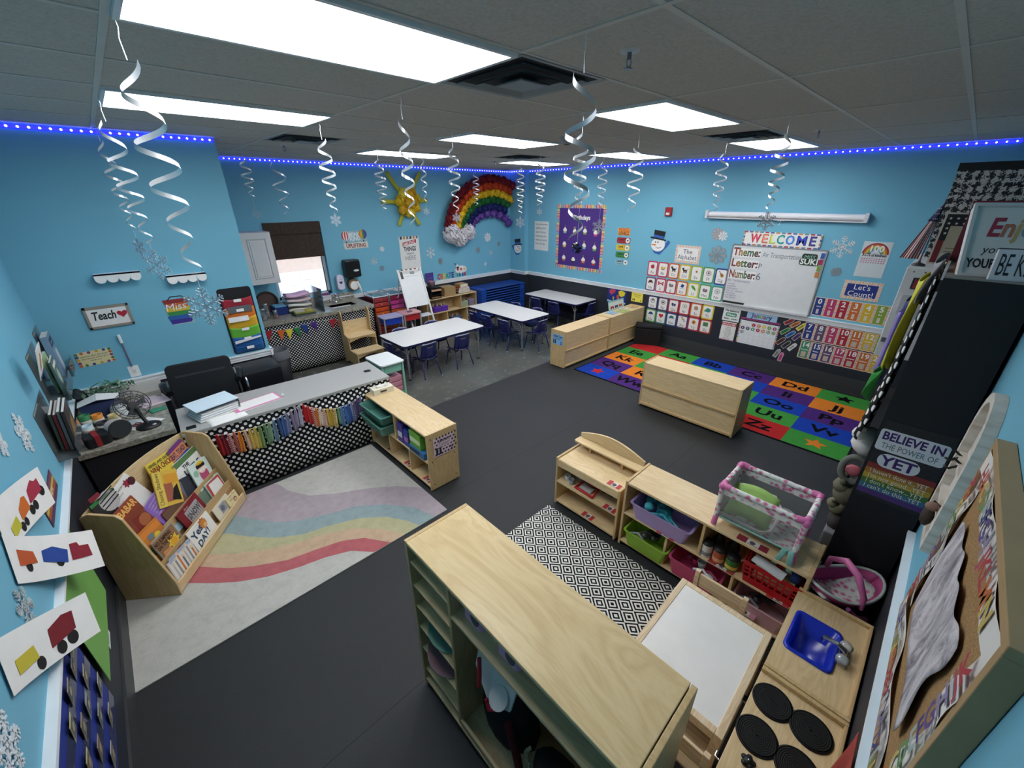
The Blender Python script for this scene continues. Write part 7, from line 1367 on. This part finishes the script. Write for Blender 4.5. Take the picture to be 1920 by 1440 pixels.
for k, (z, c, lab) in enumerate(((.513, '6f9a8a', 'pale green round tray sticking out of the middle slot of the tall near shelf'), (.343, '8a6a70', 'dusty pink round tray in the slot below the green one'))): tag(MB(M(c, .5)).lathe([(.001, 0), (.13, 0), (.15, .012), (.145, .014), (.125, .004), (.001, .004)], 30).build('round_tray', loc=(.75 - .02 * k, 1.205, z)), lab, 'tray')
t = thing('gift_bag', 'white bag with red ribbon handles leaning on a black bag in the tall near shelf', 'bag', (BX - .01, .80, .52), FX @ Matrix() if False else FX); MB(M('d9d4d0', .6)).add([(-.13, -.03, .12), (.0, -.07, .06), (.11, -.05, .12), (.1, .03, .26), (-.02, .0, .25), (-.14, .02, .27)], [(0, 1, 4, 5), (1, 2, 3, 4)]).build('bag_body', t, solid=.012); MB(M('a81e2c', .5)).tube([(-.08, -.05, .24), (-.05, -.075, .19), (-.045, -.085, .13)], .009, 6).tube([(.0, -.085, .1), (.02, -.09, .06), (.05, -.08, .09)], .009, 6).build('ribbon', t); MB(M('d0c8c4', .5)).cyl((.05, -.058, .14), (.05, -.062, .145), .045, None, 18).build('round_badge', t)
t = thing('black_bag', 'big black fabric bag in the lower part of the tall near shelf', 'bag', (BX + .06, .82, .071), FX); MB(M('0f0f11', .85)).ball((0, 0, .22), .17, None, 16, (1, .6, 1.3), .03).build('bag_body', t); MB(M('5a1a22', .7)).tube([(.08, -.09, .36), (.14, -.1, .25), (.15, -.09, .12)], .02, 8).build('dark_red_strap', t)
t = thing('orange_cloak', 'orange dress-up costume heaped in the tall near shelf', 'costume', (BX + .02, .47, .071), FX); MB(M('c8641e', .8, bump=.2)).ball((.02, 0, .14), .16, None, 16, (1.1, .62, 1.0), .06).build('orange_cloth', t); MB(M('1a1616', .8)).ball((-.02, -.01, .29), .11, None, 14, (1.1, .7, .6), .05).build('black_collar', t); MB(M('9a3a22', .8)).tube([(-.03, -.09, .3), (.04, -.1, .33), (.09, -.06, .36)], .03, 8).build('red_trim', t)
t = thing('beaded_string', 'pale beaded string hanging between the black bag and orange costume', 'beads', (BX - .03, .62, .071), FX); [MB(M('b5a68a', .5)).ball((.012 * math.sin(k * .8), .004 * (k % 2), .03 + .02 * k), .009, None, 6).build('bead', t) for k in range(18)]
t = thing('lidded_tote', 'dark green lidded tote between the tall shelf and the play stove', 'tote', (1.06, .02, 0), 0); TG = M('2c3f3c', .4); MB(TG).prism(rrect(-.085, -.2, .05, .13, .03), 0, .33).build('body', t, bevel=.01); MB(TG).prism(rrect(-.09, -.205, .055, .135, .03), .33, .352).build('lid', t, bevel=.006); MB(M('c9d0cc', .5)).box(-.0, .0, .352, .02, .07, .354).build('lid_slot_mark', t)

# ================================================================ corkboard wall (near right)
t = thing('cork_board', 'large wood-framed cork board with an alphabet paper border on the near right wall', 'board', mat=on_cork(1.32, 1.49, .001)); w, h = .86, .70; CORK = NT('cork', .9, .1); CORK.color(CORK.ramp(CORK.noise(CORK.map(), 160, 4, .8), [(.3, '7d5f3f'), (.5, 'a07f58'), (.7, 'b8976d')])); OAK = M('a98d66', .5, var=.12)
MB(CORK.m).box(-w / 2, -h / 2, 0, w / 2, h / 2, .03).build('cork_panel', t)
for b in ((-w / 2 - .02, -h / 2 - .02, w / 2 + .02, -h / 2 + .006), (-w / 2 - .02, h / 2 - .006, w / 2 + .02, h / 2 + .02), (-w / 2 - .02, -h / 2 + .006, -w / 2 + .006, h / 2 - .006), (w / 2 - .006, -h / 2 + .006, w / 2 + .02, h / 2 - .006)): MB(OAK).box(b[0], b[1], 0, b[2], b[3], .042).build('frame_rail', t, bevel=.002)
LC = [M(c, .7) for c in ('a33a44', 'b5653a', 'c0a85a', '5f8a5a', '9fb0b0', '3f3f7a', '5a4a80', '8a80a0', 'b8b0b8', 'a04a5a', 'a83a44')]
def strip(x, y, L, rot, s, nm):
    m = MB(M('dcd8d2', .8)).grid(lambda u, v: ((u - .5) * L, (v - .5) * .068, .006 * math.sin(u * 14 + s) + .006), 24, 1); m.text(s_txt[nm], 0, -.026, .058, None, 21, True, maxw=L * .97, colors=LC); o = m.build('border_strip', t); o.matrix_local = Matrix.Translation((x, y, .032)) @ Matrix.Rotation(rot, 4, 'Z'); return o
s_txt = {'b': 'FGHIJKLMNABCDEFGHIJK', 't': 'HBCDEFGHIJKLMN', 'l': 'ABCDEFGHIJKL', 'r': 'ABCDEFGHIJK'}
strip(0, -h / 2 + .045, w - .02, PI, 1, 'b'); strip(0, h / 2 - .045, w - .02, 0, 2, 't'); strip(-w / 2 + .045, 0, h - .14, -PI / 2, 3, 'l'); strip(w / 2 - .045, 0, h - .14, PI / 2, 4, 'r')
def draw_mat():
    k = NT('pencil_rubbing_paper', .9, .1); n = k.noise(k.map((5, 1.6, 1), (0, 0, .7)), 2.4, 5, .75, 1.0)
    k.color(k.ramp(n, [(.30, '5e5860'), (.42, '9a949a'), (.55, 'c9c4c8'), (.75, 'd8d4d8')])); return k.m
o = MB(draw_mat()).grid(lambda u, v: (-.26 + .52 * u + .02 * math.sin(v * 9) * (u > .95), -.18 + .34 * v + .012 * math.sin(u * 22) * (v > .9), .006 + .004 * math.sin(u * 7 + v * 3)), 26, 14).build('pencil_rubbing', mat=on_cork(1.33, 1.49, .036), solid=.001); tag(o, 'large grey pencil-rubbed paper pinned on the cork board', 'drawing')
t = thing('arched_frame', 'whitewashed arched wooden frame with small hooks, beyond the cork board', 'frame', mat=on_cork(2.23, 1.53, .001)); WH = NT('whitewashed_wood', .7); WH.color(WH.ramp(WH.noise(WH.map((3, 18, 3)), 2, 4), [(.3, 'b9aea0'), (.5, 'cfc9bf'), (.8, 'dedad2')])); WH = WH.m
ow, oh = .19, .32; out = [(ow, -oh), (ow, .10)] + [(ow * math.cos(k * PI / 12), .10 + .22 * math.sin(k * PI / 12)) for k in range(1, 12)] + [(-ow, .10), (-ow, -oh)]; inn = [(x * .80, max(y, -oh + .04) if y < 0 else .10 + (y - .10) * .82) for x, y in out]
m = MB(WH); n = len(out); vs = [(x, y, z) for z in (0, .035) for x, y in out] + [(x, y, z) for z in (0, .035) for x, y in inn]; fs = []
for i in range(n): j = (i + 1) % n; fs += [(n + i, n + j, 3 * n + j, 3 * n + i), (i, j, n + j, n + i), (2 * n + j, 2 * n + i, 3 * n + i, 3 * n + j), (j, i, 2 * n + i, 2 * n + j)]
m.add(vs, fs).build('frame', t); MB(WH).prism(inn, 0, .006).build('backing', t); MB(WH).box(-.15, -.02, .006, .15, .005, .03).build('cross_bar', t)
for x, y in ((-.1, .0), (-.02, -.0), (.07, -.17)): MB(BLACK).tube([(x, y, .02), (x, y - .03, .05), (x + .006, y - .02, .065)], .005, 6).tube([(x, y, .02), (x - .006, y + .02, .05)], .005, 6).build('hook', t)
MB(WH).box(-.15, -.19, .006, .15, -.165, .03).build('cross_bar', t)
t = thing('hanging_trinket', 'dark plush trinket hanging on the lowest hook of the arched frame', 'trinket', mat=on_cork(2.15, 1.31, .05)); MB(M('3a302c', .8)).ball((0, 0, 0), .035, None, 10, (1, 1.3, .6)).build('body', t); MB(M('8a6a60', .7)).ball((0, .05, 0), .022, None, 10).build('head', t)
for k, (x, z, lab) in enumerate(((1.74, 1.10, 'multicoloured paper handprint cutout right beside the chair rail, upper one'), (1.55, 1.06, 'multicoloured paper handprint cutout beside the chair rail, lower one'))):
    m = MB(); m.prism([(-.05, -.06), (.05, -.06), (.06, .0), (.075, .03), (.055, .045), (.045, .025), (.04, .09), (.02, .09), (.015, .04), (.005, .105), (-.015, .105), (-.018, .04), (-.03, .09), (-.048, .085), (-.045, .0)], 0, .004, 'z', M('dcd8c6', .7)); stripes(m, -.045, -.055, .045, .03, 8, ['8a2a3a', '3a4a5a', 'c9a23a', '6a6a72', 'b04a3a'], 6.5, True); tag(m.build('handprint_cutout', mat=spin(on_cork(x, z), R(-20 + 12 * k))), lab, 'cutout', 'paper handprints on the near right wall')
for lab, x, z in (('grey snowflake on the near right wall half behind the cork board corner', 1.02, 1.10), ('pale snowflake between the handprints and the cork board', 1.80, 1.20)): flake(lab, on_cork(x, z), .07, M('b5bac0', .6), 1)
o = tag(MB(M('a04038', .8)).grid(lambda u, v: ((u - .5) * .16, -.30 * v, .02 + .02 * math.sin(u * 9) * v), 10, 8).build('red_cloth', mat=on_cork(1.35, .80, .004), solid=.003), 'dark red cloth hanging below the chair rail behind the play stove', 'cloth')

# ================================================================ black bookcase at the near right
BKX = 2.645; t = thing('tall_bookcase', 'tall black bookcase with its blank side towards the camera', 'bookcase', (BKX, YC + .016, 0)); w, d, h = .90, .283, 2.19; BC_ = M('10141a', .6, var=.04)
for x0 in (0, w - .02): MB(BC_).box(x0, 0, .0, x0 + .02, d, h).build('side_panel', t)
MB(M('7d7c78', .5)).box(-.0, .0, h, w, d, h + .006).build('top_board', t)
for z in (.08, .45, .80, 1.12, 1.45, 1.82): MB(BC_).box(.02, 0, z, w - .02, d, z + .02).build('shelf', t)
MB(BC_).box(.02, 0, 0, w - .02, .008, h).build('back_panel', t)
BIGP = polka('large_polka_dot_cloth', .082, .31)
MB(BIGP).grid(lambda u, v: (-.002 + .9 * u, d + .022 + .018 * math.sin(u * 22) * (1.2 - v * .8) + .045 * (1 - v) ** 2, 1.32 + .86 * v), 60, 8).build('polka_dot_curtain', t, solid=.003)['label'] = 'black curtain with large white dots'
def a_yet(m, w, h):
    for k in range(420): x, y = random.uniform(-w / 2 + .008, w / 2 - .012), random.uniform(-h / 2 + .012, h / 2 - .012); m.rect(x, y, x + .008, y + .0022, M('3a3b40', .8), .6)
    for k, c in enumerate(('7e2f2c', '9a6a2a', 'b0922e', '3f6a34', '3a6a86', '4a2f6e')): m.rect(-w / 2, -.052 - .032 * k, w / 2, -.02 - .032 * k, M(c, .7), 1)
    wm = M('c9ccd2', .7); pm_ = M('3a2360', .7); m.rr(-.135, .062, .125, .185, .015, wm, 2); m.rr(-.105, -.03, .06, .052, .038, wm, 2)
    m.text('BELIEVE IN', -.005, .128, .046, pm_, 3, True, maxw=.235); m.text('THE POWER OF', -.005, .078, .033, M('4a6a72', .7), 3, maxw=.215); m.text('YET', -.022, -.016, .058, pm_, 3, True)
    for k, s in enumerate(("I haven't done it...YET", "I'm not good...YET", "I don't know...YET", "I can't do this...YET")): m.text(s, 0, -.077 - .032 * k, .026, M('d9d6c8', .7), 3, maxw=w * .86)
sheet('yet_poster', 'poster reading Believe in the power of Yet on the side of the black bookcase', 'poster', frame((0, -1, 0), (-1, 0, 0), (BKX - .003, -.138, 1.245)), .268, .47, '1f2024', a_yet)
def drape(name, label, x, y, z0, z1, c, wd, ph, cat='cloth', group=None): return tag(MB(M(c, .6, var=.15, scale=30)).grid(lambda u, v: (x + (u - .5) * wd, y + .018 * math.sin(u * 8 + ph + v * 3) + .012 * (1 - v), z0 + (z1 - z0) * v + .02 * math.sin(u * 9 + ph)), 14, 10).build(name, solid=.004), label, cat, group)
drape('yellow_tinsel', 'shiny yellow fabric strand hanging behind the polka dot curtain edge', 2.98, .075, 1.66, 2.14, 'd0c93a', .26, .4); drape('green_tinsel', 'green fabric tuft at the lower end of the yellow strand', 2.86, .105, 1.50, 1.66, '2f8a3a', .12, 1.2); drape('blue_tinsel', 'dark blue fabric strand hanging beyond the yellow one', 3.22, .10, 1.50, 2.0, '1b2368', .2, 2.2); drape('lilac_tinsel', 'lilac fabric strand hanging beyond the dark blue one', 3.38, .12, 1.48, 1.9, '8a78b5', .1, 3.0)
drape('striped_fabric', 'black and white patterned fabric hanging from the top front of the bookcase', 3.05, .045, 2.02, 2.23, '8f8f92', .5, .9)
for lab, x, y, z, c, r_, sq in (('white plush toy bulging out of the black bookcase shelf under the polka dots', 2.80, .035, 1.26, 'dcdad6', .085, (1, .8, 1)), ('grey-green plush toy with big ears on the shelf below the white plush', 2.80, .03, .905, '6f6c58', .085, (1, .8, 1)), ('olive plush toy in front of the grey basket', 2.88, .04, .735, '7a7860', .06, (1.2, .8, .8))):
    t = thing('plush_toy', lab, 'plush toy', (x, y, z)); MB(M(c, .95, bump=.4)).ball((0, 0, 0), r_, None, 14, sq, .04).build('body', t); hm = MB(M(c, .95, bump=.4)); hm.ball((-.03, .03, r_ * .55), r_ * .6, None, 12, (1, .9, .9), .04); hm.build('head', t)
    for s in (-1, 1): MB(M(tuple_hex(lin(c), .7), .95)).ball((-.03 + s * r_ * .5, .03, r_ * 1.1), r_ * .22, None, 8).build('ear', t)
t = thing('soft_carrier', 'grey oval soft toy carrier with a pink lining, sticking out between the plush toys', 'toy', (2.76, .03, 1.08)); MB(M('6a6c64', .8)).tube([(0, .01 + .055 * math.cos(k * PI / 8), .085 * math.sin(k * PI / 8)) for k in range(16)], .018, 8, None, True).build('rim', t); MB(M('d0707a', .7)).ball((.03, .01, -.02), .05, None, 10, (.6, .8, .7)).build('pink_lining', t)
t = thing('fabric_basket', 'grey fabric basket sticking out of a lower shelf of the black bookcase', 'basket', (2.83, .0, .472)); MB(M('77777a', .8)).prism([(-.15, -.12), (.15, -.12), (.15, .06), (-.15, .06)], 0, .19).build('basket_body', t, bevel=.01); MB(M('3a3634', .8)).ball((0, .02, .2), .09, None, 10, (1.2, .6, .5), .1).build('dark_contents', t)
t = thing('wire_rack', 'small metal wire rack with a brown doll at the lower front of the black bookcase', 'rack', (2.72, .035, .102)); m = MB(CHROME); m.tube([(0, -.01, 0), (0, .035, .12), (0, .03, .26)], .006, 6).tube([(.12, -.01, 0), (.12, .035, .12), (.12, .03, .26)], .006, 6).tube([(0, .035, .12), (.12, .035, .12)], .005, 6); m.build('wire_frame', t); MB(M('5a3426', .7)).ball((.06, .0, .30), .04, None, 10).build('doll_head', t)
# second, deeper white supply unit beyond, and what stands on both
S2X = 3.72; t = thing('white_supply_unit', 'white pegboard-sided wall unit beyond the black bookcase', 'cabinet', (S2X, YC + .016, 0)); WM = M('cfd3d4', .5); MB(WM).box(0, -.015, 1.5, 1.0, .47, 2.10).build('body', t, bevel=.004)
m = MB(M('4a4e52', .6))
for k in range(7): m.cyl((-.001, .10 + .055 * k, 2.075), (.0, .10 + .055 * k, 2.075), .005, None, 6)
m.build('dot_pattern', t); MB(M('2a2c30')).box(-.012, .24, 1.97, .0, .42, 2.04).build('dark_clip', t); MB(M('8a2a3a')).box(-.013, .36, 1.975, .0, .41, 2.03).build('red_clip', t); MB(M('b8bcc0')).box(-.012, .26, 1.80, .0, .44, 1.93).build('paper_holder', t); MB(M('5e6064')).box(-.006, .33, 1.60, .0, .46, 1.63).build('grey_label', t)
t = thing('table_flag', 'small American flag on a stand on top of the white supply unit', 'flag', (3.84, .155, 2.101)); MB(M('3a3a40')).lathe([(.035, 0), (.035, .01), (.008, .02), (.006, .03)], 14).build('stand', t); MB(M('4a4a50')).tube([(0, 0, .02), (0, -.012, .40)], .004, 6).build('pole', t)
m = MB(); N = 14
for k in range(13):
    c = M('8e2a36' if k % 2 == 0 else 'd9d6d4', .8)
    def fl(u, v, k=k): s = (k + u) / 13; y = .085 * (1 - v) * (.15 + .85 * s) * 1.0 + .0; return (.016 * math.sin(s * 9) * (1 - v), y - .012 * v + .02 * s * (1 - v), .30 - (1 - v) * .26 + .09 * v + .0 - .0 * s)
    m.grid(fl, 2, 10, c)
m.build('striped_cloth', t, solid=.002); m = MB(M('1c2448', .8)); m.grid(lambda u, v: (-.006 - .012 * math.sin(u * 5), -.012 + .05 * u * (1 - v) - .0, .27 + .115 * v), 6, 6); m.build('star_canton', t, solid=.002); m = MB(M('e0e0e2', .7))
for k in range(9): m.ball((-.018, -.004 + .008 * (k % 3), .285 + .03 * (k // 3)), .003, None, 6)
m.build('canton_star', t)
def a_usa(m, w, h):
    m.rect(-w / 2 + .01, h / 2 - .17, w / 2 - .01, h / 2 - .01, M('14161f', .7), 1); [m.face(star(-w / 2 + .03 + .035 * (k % 7), h / 2 - .035 - .03 * (k // 7), .009), M('c9c6c0', .7), 2) for k in range(28)]
    for k in range(4): m.rect(-w / 2 + .01 + .06 * k, -h / 2 + .01, -w / 2 + .04 + .06 * k, h / 2 - .17, M('6e2024', .7), 1.5)
    m.rect(-w * .32, -h / 2 + .07, w / 2 - .01, h / 2 - .08, M('a39a84', .7), 3); [m.rect(-w * .25, -.06 - .02 * k, w * .3, -.055 - .02 * k, M('6a6250', .7), 4) for k in range(3)]
t = thing('flag_picture', 'framed stars-and-stripes picture standing on the white supply unit', 'picture', mat=frame((0, -1, 0), (-1, 0, .12), (4.0, .005, 2.262))); m = MB(M('b9b3a6', .6)).box(-.12, -.158, -.012, .12, .158, 0); a_usa(m, .24, .316); m.build('print', t)
for lab, x, y, z, w_, h_ in (('smaller damask-patterned box with a black lid, in front on the white unit', 4.22, -.095, 2.101, .20, .33), ('larger damask-patterned box with a black lid, highest thing by the ceiling', 4.50, -.0, 2.101, .27, .62)):
    t = thing('patterned_box', lab, 'box', (x, y, z), group='damask boxes with black lids'); MB(DAMASK).box(-.10, -w_ / 2 if w_ < .25 else -.27, 0, .10, w_ / 2 + .03 if w_ > .25 else w_ / 2, h_ - .05).build('box_body', t); MB(BLACK).box(-.105, (-w_ / 2 if w_ < .25 else -.27) - .005, h_ - .05, .105, (w_ / 2 + .03 if w_ > .25 else w_ / 2) + .005, h_).build('lid', t)
TB = h = 2.197
t = thing('maroon_binder', 'maroon box frame with dark pictures standing on the black bookcase', 'frame', mat=frame((0, -1, 0), (-1, 0, .10), (3.30, -.13, 2.345))); MB(M('6a1f2c', .5)).box(-.15, -.145, -.05, .14, .15, 0).build('maroon_frame', t); MB(M('14161e', .4)).box(-.05, -.10, 0, .135, .13, .004).build('dark_picture', t); MB(M('3a4a5e', .5)).box(.0, .0, .004, .06, .06, .005).build('photo', t)
t = thing('garden_gnome', 'small figurine with a red coat and pale hat on the front corner of the bookcase', 'figurine', (2.93, -.085, TB)); MB(M('8a2424', .5)).lathe([(.03, 0), (.034, .03), (.022, .07), (.001, .075)], 14).build('coat', t); MB(M('d9c8a0', .6)).ball((0, 0, .075), .02, None, 10).build('face', t); MB(M('cfd2d6', .5)).lathe([(.022, .085), (.012, .12), (.001, .15)], 12).build('hat', t)
t = thing('dried_flowers', 'dark greenery bunch behind the figurine', 'plant', (3.10, -.16, TB)); m = MB(M('2f2a22', .8))
for k in range(60): c = Vector((random.uniform(-.05, .05), random.uniform(-.06, .06), random.uniform(.02, .16))); q = Vector((random.uniform(-1, 1), random.uniform(-1, 1), random.uniform(-1, 1))).normalized() * .02; e = q.cross(Vector((0, 0, 1))) * .4; m.add([c - q, c + e, c + q, c - e], [(0, 1, 2, 3)], M(['2f2a22', '4a5a2e', '3a3020'][k % 3], .8))
m.build('foliage', t)
t = thing('school_glue', 'orange and pink ruler set sticking up at the front of the bookcase top', 'rulers', (2.86, -.022, TB)); MB(M('d9702e', .5)).box(-.01, -.012, 0, .01, .012, .13).build('orange_ruler', t); MB(M('d98a9a', .5)).box(.02, -.012, 0, .035, .01, .10).build('pink_ruler', t)
def a_enj(m, w, h): m.text('Enjoy', -.0, .02, .07, None, 2, True, maxw=w * .6, slant=.25, colors=[M(c, .6) for c in ('a83a50', 'c0785a', 'c9a86a', '8f9aa0', '7a6a8a')]); m.text('your', -.05, -.045, .03, INK, 2, slant=.2); m.text('YOUR MOMENTS', -.0, -.10, .035, INK, 2, True, maxw=w * .85)
t = thing('tray_sign', 'white tray sign with gold script leaning on the bookcase top', 'sign', mat=frame((.25, -1, 0), (-1, -.25, .55), (2.86, -.155, 2.335))); m = MB(M('e2dfda', .4)).sheet(.30, .28, None, .012, .02); a_enj(m, .30, .28); m.build('sign_face', t)
for b in ((-.15, -.14, .15, -.128), (-.15, .128, .15, .14), (-.15, -.128, -.138, .128), (.138, -.128, .15, .128)): MB(M('d4d3d2', .4)).box(b[0], b[1], 0, b[2], b[3], .014).build('raised_rim', t)
t = thing('kind_sign', 'white block sign reading BE KIND at the right edge of the photo', 'sign', mat=frame((.2, -1, 0), (-1, -.2, .2), (2.70, -.20, 2.255))); m = MB(M('d0ced2', .5)).box(-.08, -.062, -.02, .09, .062, 0); m.text('BE KIND', .005, -.038, .085, INK, 2, maxw=.15); m.build('block', t); MB(M('2a2a2e')).box(-.082, .06, -.021, .092, .064, .001).build('black_edge', t)

# ================================================================ hanging spirals and snowflakes
def swirl(lab, x, y, z_end, z_flake=None, fr=.075, turns=5, r0=.045, ph=0, flabel=None, fa=.4, mat=None, tilt=0):
    t = thing('spiral_streamer', lab, 'streamer', (x, y, CEIL - .005), group='silver spiral streamers'); top = -.115; L = CEIL - z_end
    MB(SILVER).tube([(0, 0, 0), (.004, .002, -.03), (-.003, 0, -.06), (0, 0, -.115)], .0022, 5).build('hook', t)
    N = turns * 22; m = MB(mat or SILVER); vs = []
    for i in range(N + 1):
        f = i / N; a = ph + f * turns * 2 * PI; r = r0 * (.55 + .65 * math.sin(PI * min(1, f * 1.15 + .1))); w = .011 * (1 - .55 * f); z = top - (L - .115) * f ** .8
        c = Vector((r * math.cos(a), r * math.sin(a), z)); vs += [tuple(c - Vector((0, 0, w)) + Vector((math.cos(a), math.sin(a), 0)) * .003), tuple(c + Vector((0, 0, w)))]
    m.add(vs, [(2 * i, 2 * i + 2, 2 * i + 3, 2 * i + 1) for i in range(N)], None, True).build('spiral_ribbon', t)
    if z_flake:
        m = MB(); snowflake(m, fr, M('c9cbd0', .3, .6), .002, 1); o = m.build('snowflake', t); o.matrix_local = Matrix.Translation((0, 0, z_flake - CEIL + .005)) @ Matrix.Rotation(fa, 4, 'Z') @ Matrix.Rotation(PI / 2, 4, 'X')
        MB(SILVER).tube([(0, 0, z_end - CEIL), (0, 0, z_flake - CEIL + fr + .005)], .001, 4).build('thread', t)
FA = YAW - PI / 2
for a in ((('nearest spiral streamer at the upper left, with the biggest snowflake over the rainbow file organizer'), .229, 2.032, 2.27, 2.125, .078, 5, .045, .5), ('second spiral streamer at the upper left, its snowflake beside the scalloped shelves', .219, 3.622, 2.265, 2.125, .10, 5, .05, 2.0), ('dim spiral streamer close to the desk wall, left of the brighter two', .22, 4.85, 2.28, 2.145, .075, 5, .04, 1.0),
          ('spiral streamer hanging from the end of the light panel near the window', 1.45, 3.625, 2.425, 2.355, .05, 5, .045, .3), ('dark thin spiral streamer in front of the paper sun', 1.45, 2.425, 2.37, None, .05, 5, .03, 2.4), ('spiral streamer left of the paper sun', 2.695, 5.161, 2.37, None, .05, 6, .055, 1.4), ('spiral streamer with a silver snowflake in front of the left end of the rainbow', 2.525, 3.414, 2.405, 2.345, .045, 5, .045, .9),
          ('spiral streamer with a white snowflake right of the rainbow', 5.03, 5.075, 2.28, 2.145, .085, 7, .055, .2), ('faint spiral streamer with a small snowflake above the handwritten rules sheet', 4.575, 4.232, 2.415, 2.33, .045, 6, .06, 2.8), ('largest spiral streamer, hanging right of the nearest vent', 1.438, 1.125, 2.36, None, .05, 4, .05, 2.2), ('spiral streamer twisted behind the largest one, over the birthday poster', 2.672, 2.078, 2.47, None, .05, 5, .045, .6),
          ('spiral streamer with a grey snowflake at the right edge of the birthday poster', 5.045, 3.541, 2.38, 2.14, .10, 5, .05, 1.1), ('loose curling streamer right of the birthday poster', 3.842, 2.328, 2.395, None, .05, 4, .06, 2.5), ('spiral streamer at the left end of the pull-down screen', 5.076, 2.025, 2.38, None, .05, 5, .05, .8), ('spiral streamer with a dark snowflake in front of the pull-down screen', 3.926, 1.142, 2.435, 2.335, .075, 5, .045, 3.0),
          ('spiral streamer in front of the top of the paper rainbow', 5.532, 6.896 - .1, 2.375, None, .05, 6, .055, 1.7), ('faint streamer with a dark snowflake above the white wall cabinet', 1.427, 5.895, 2.53, 2.35, .055, 4, .05, .4), ('loose thin curl of streamer above the window blind', 1.85, 6.2, 2.335, None, .05, 3, .075, 2.0), ('faint streamer with a small snowflake right of the paper sun', 3.095, 4.812, 2.46, 2.36, .045, 4, .03, .1)):
    swirl(*a, fa=FA + {1: .3}.get(0, 0) + random.uniform(-.5, .5))
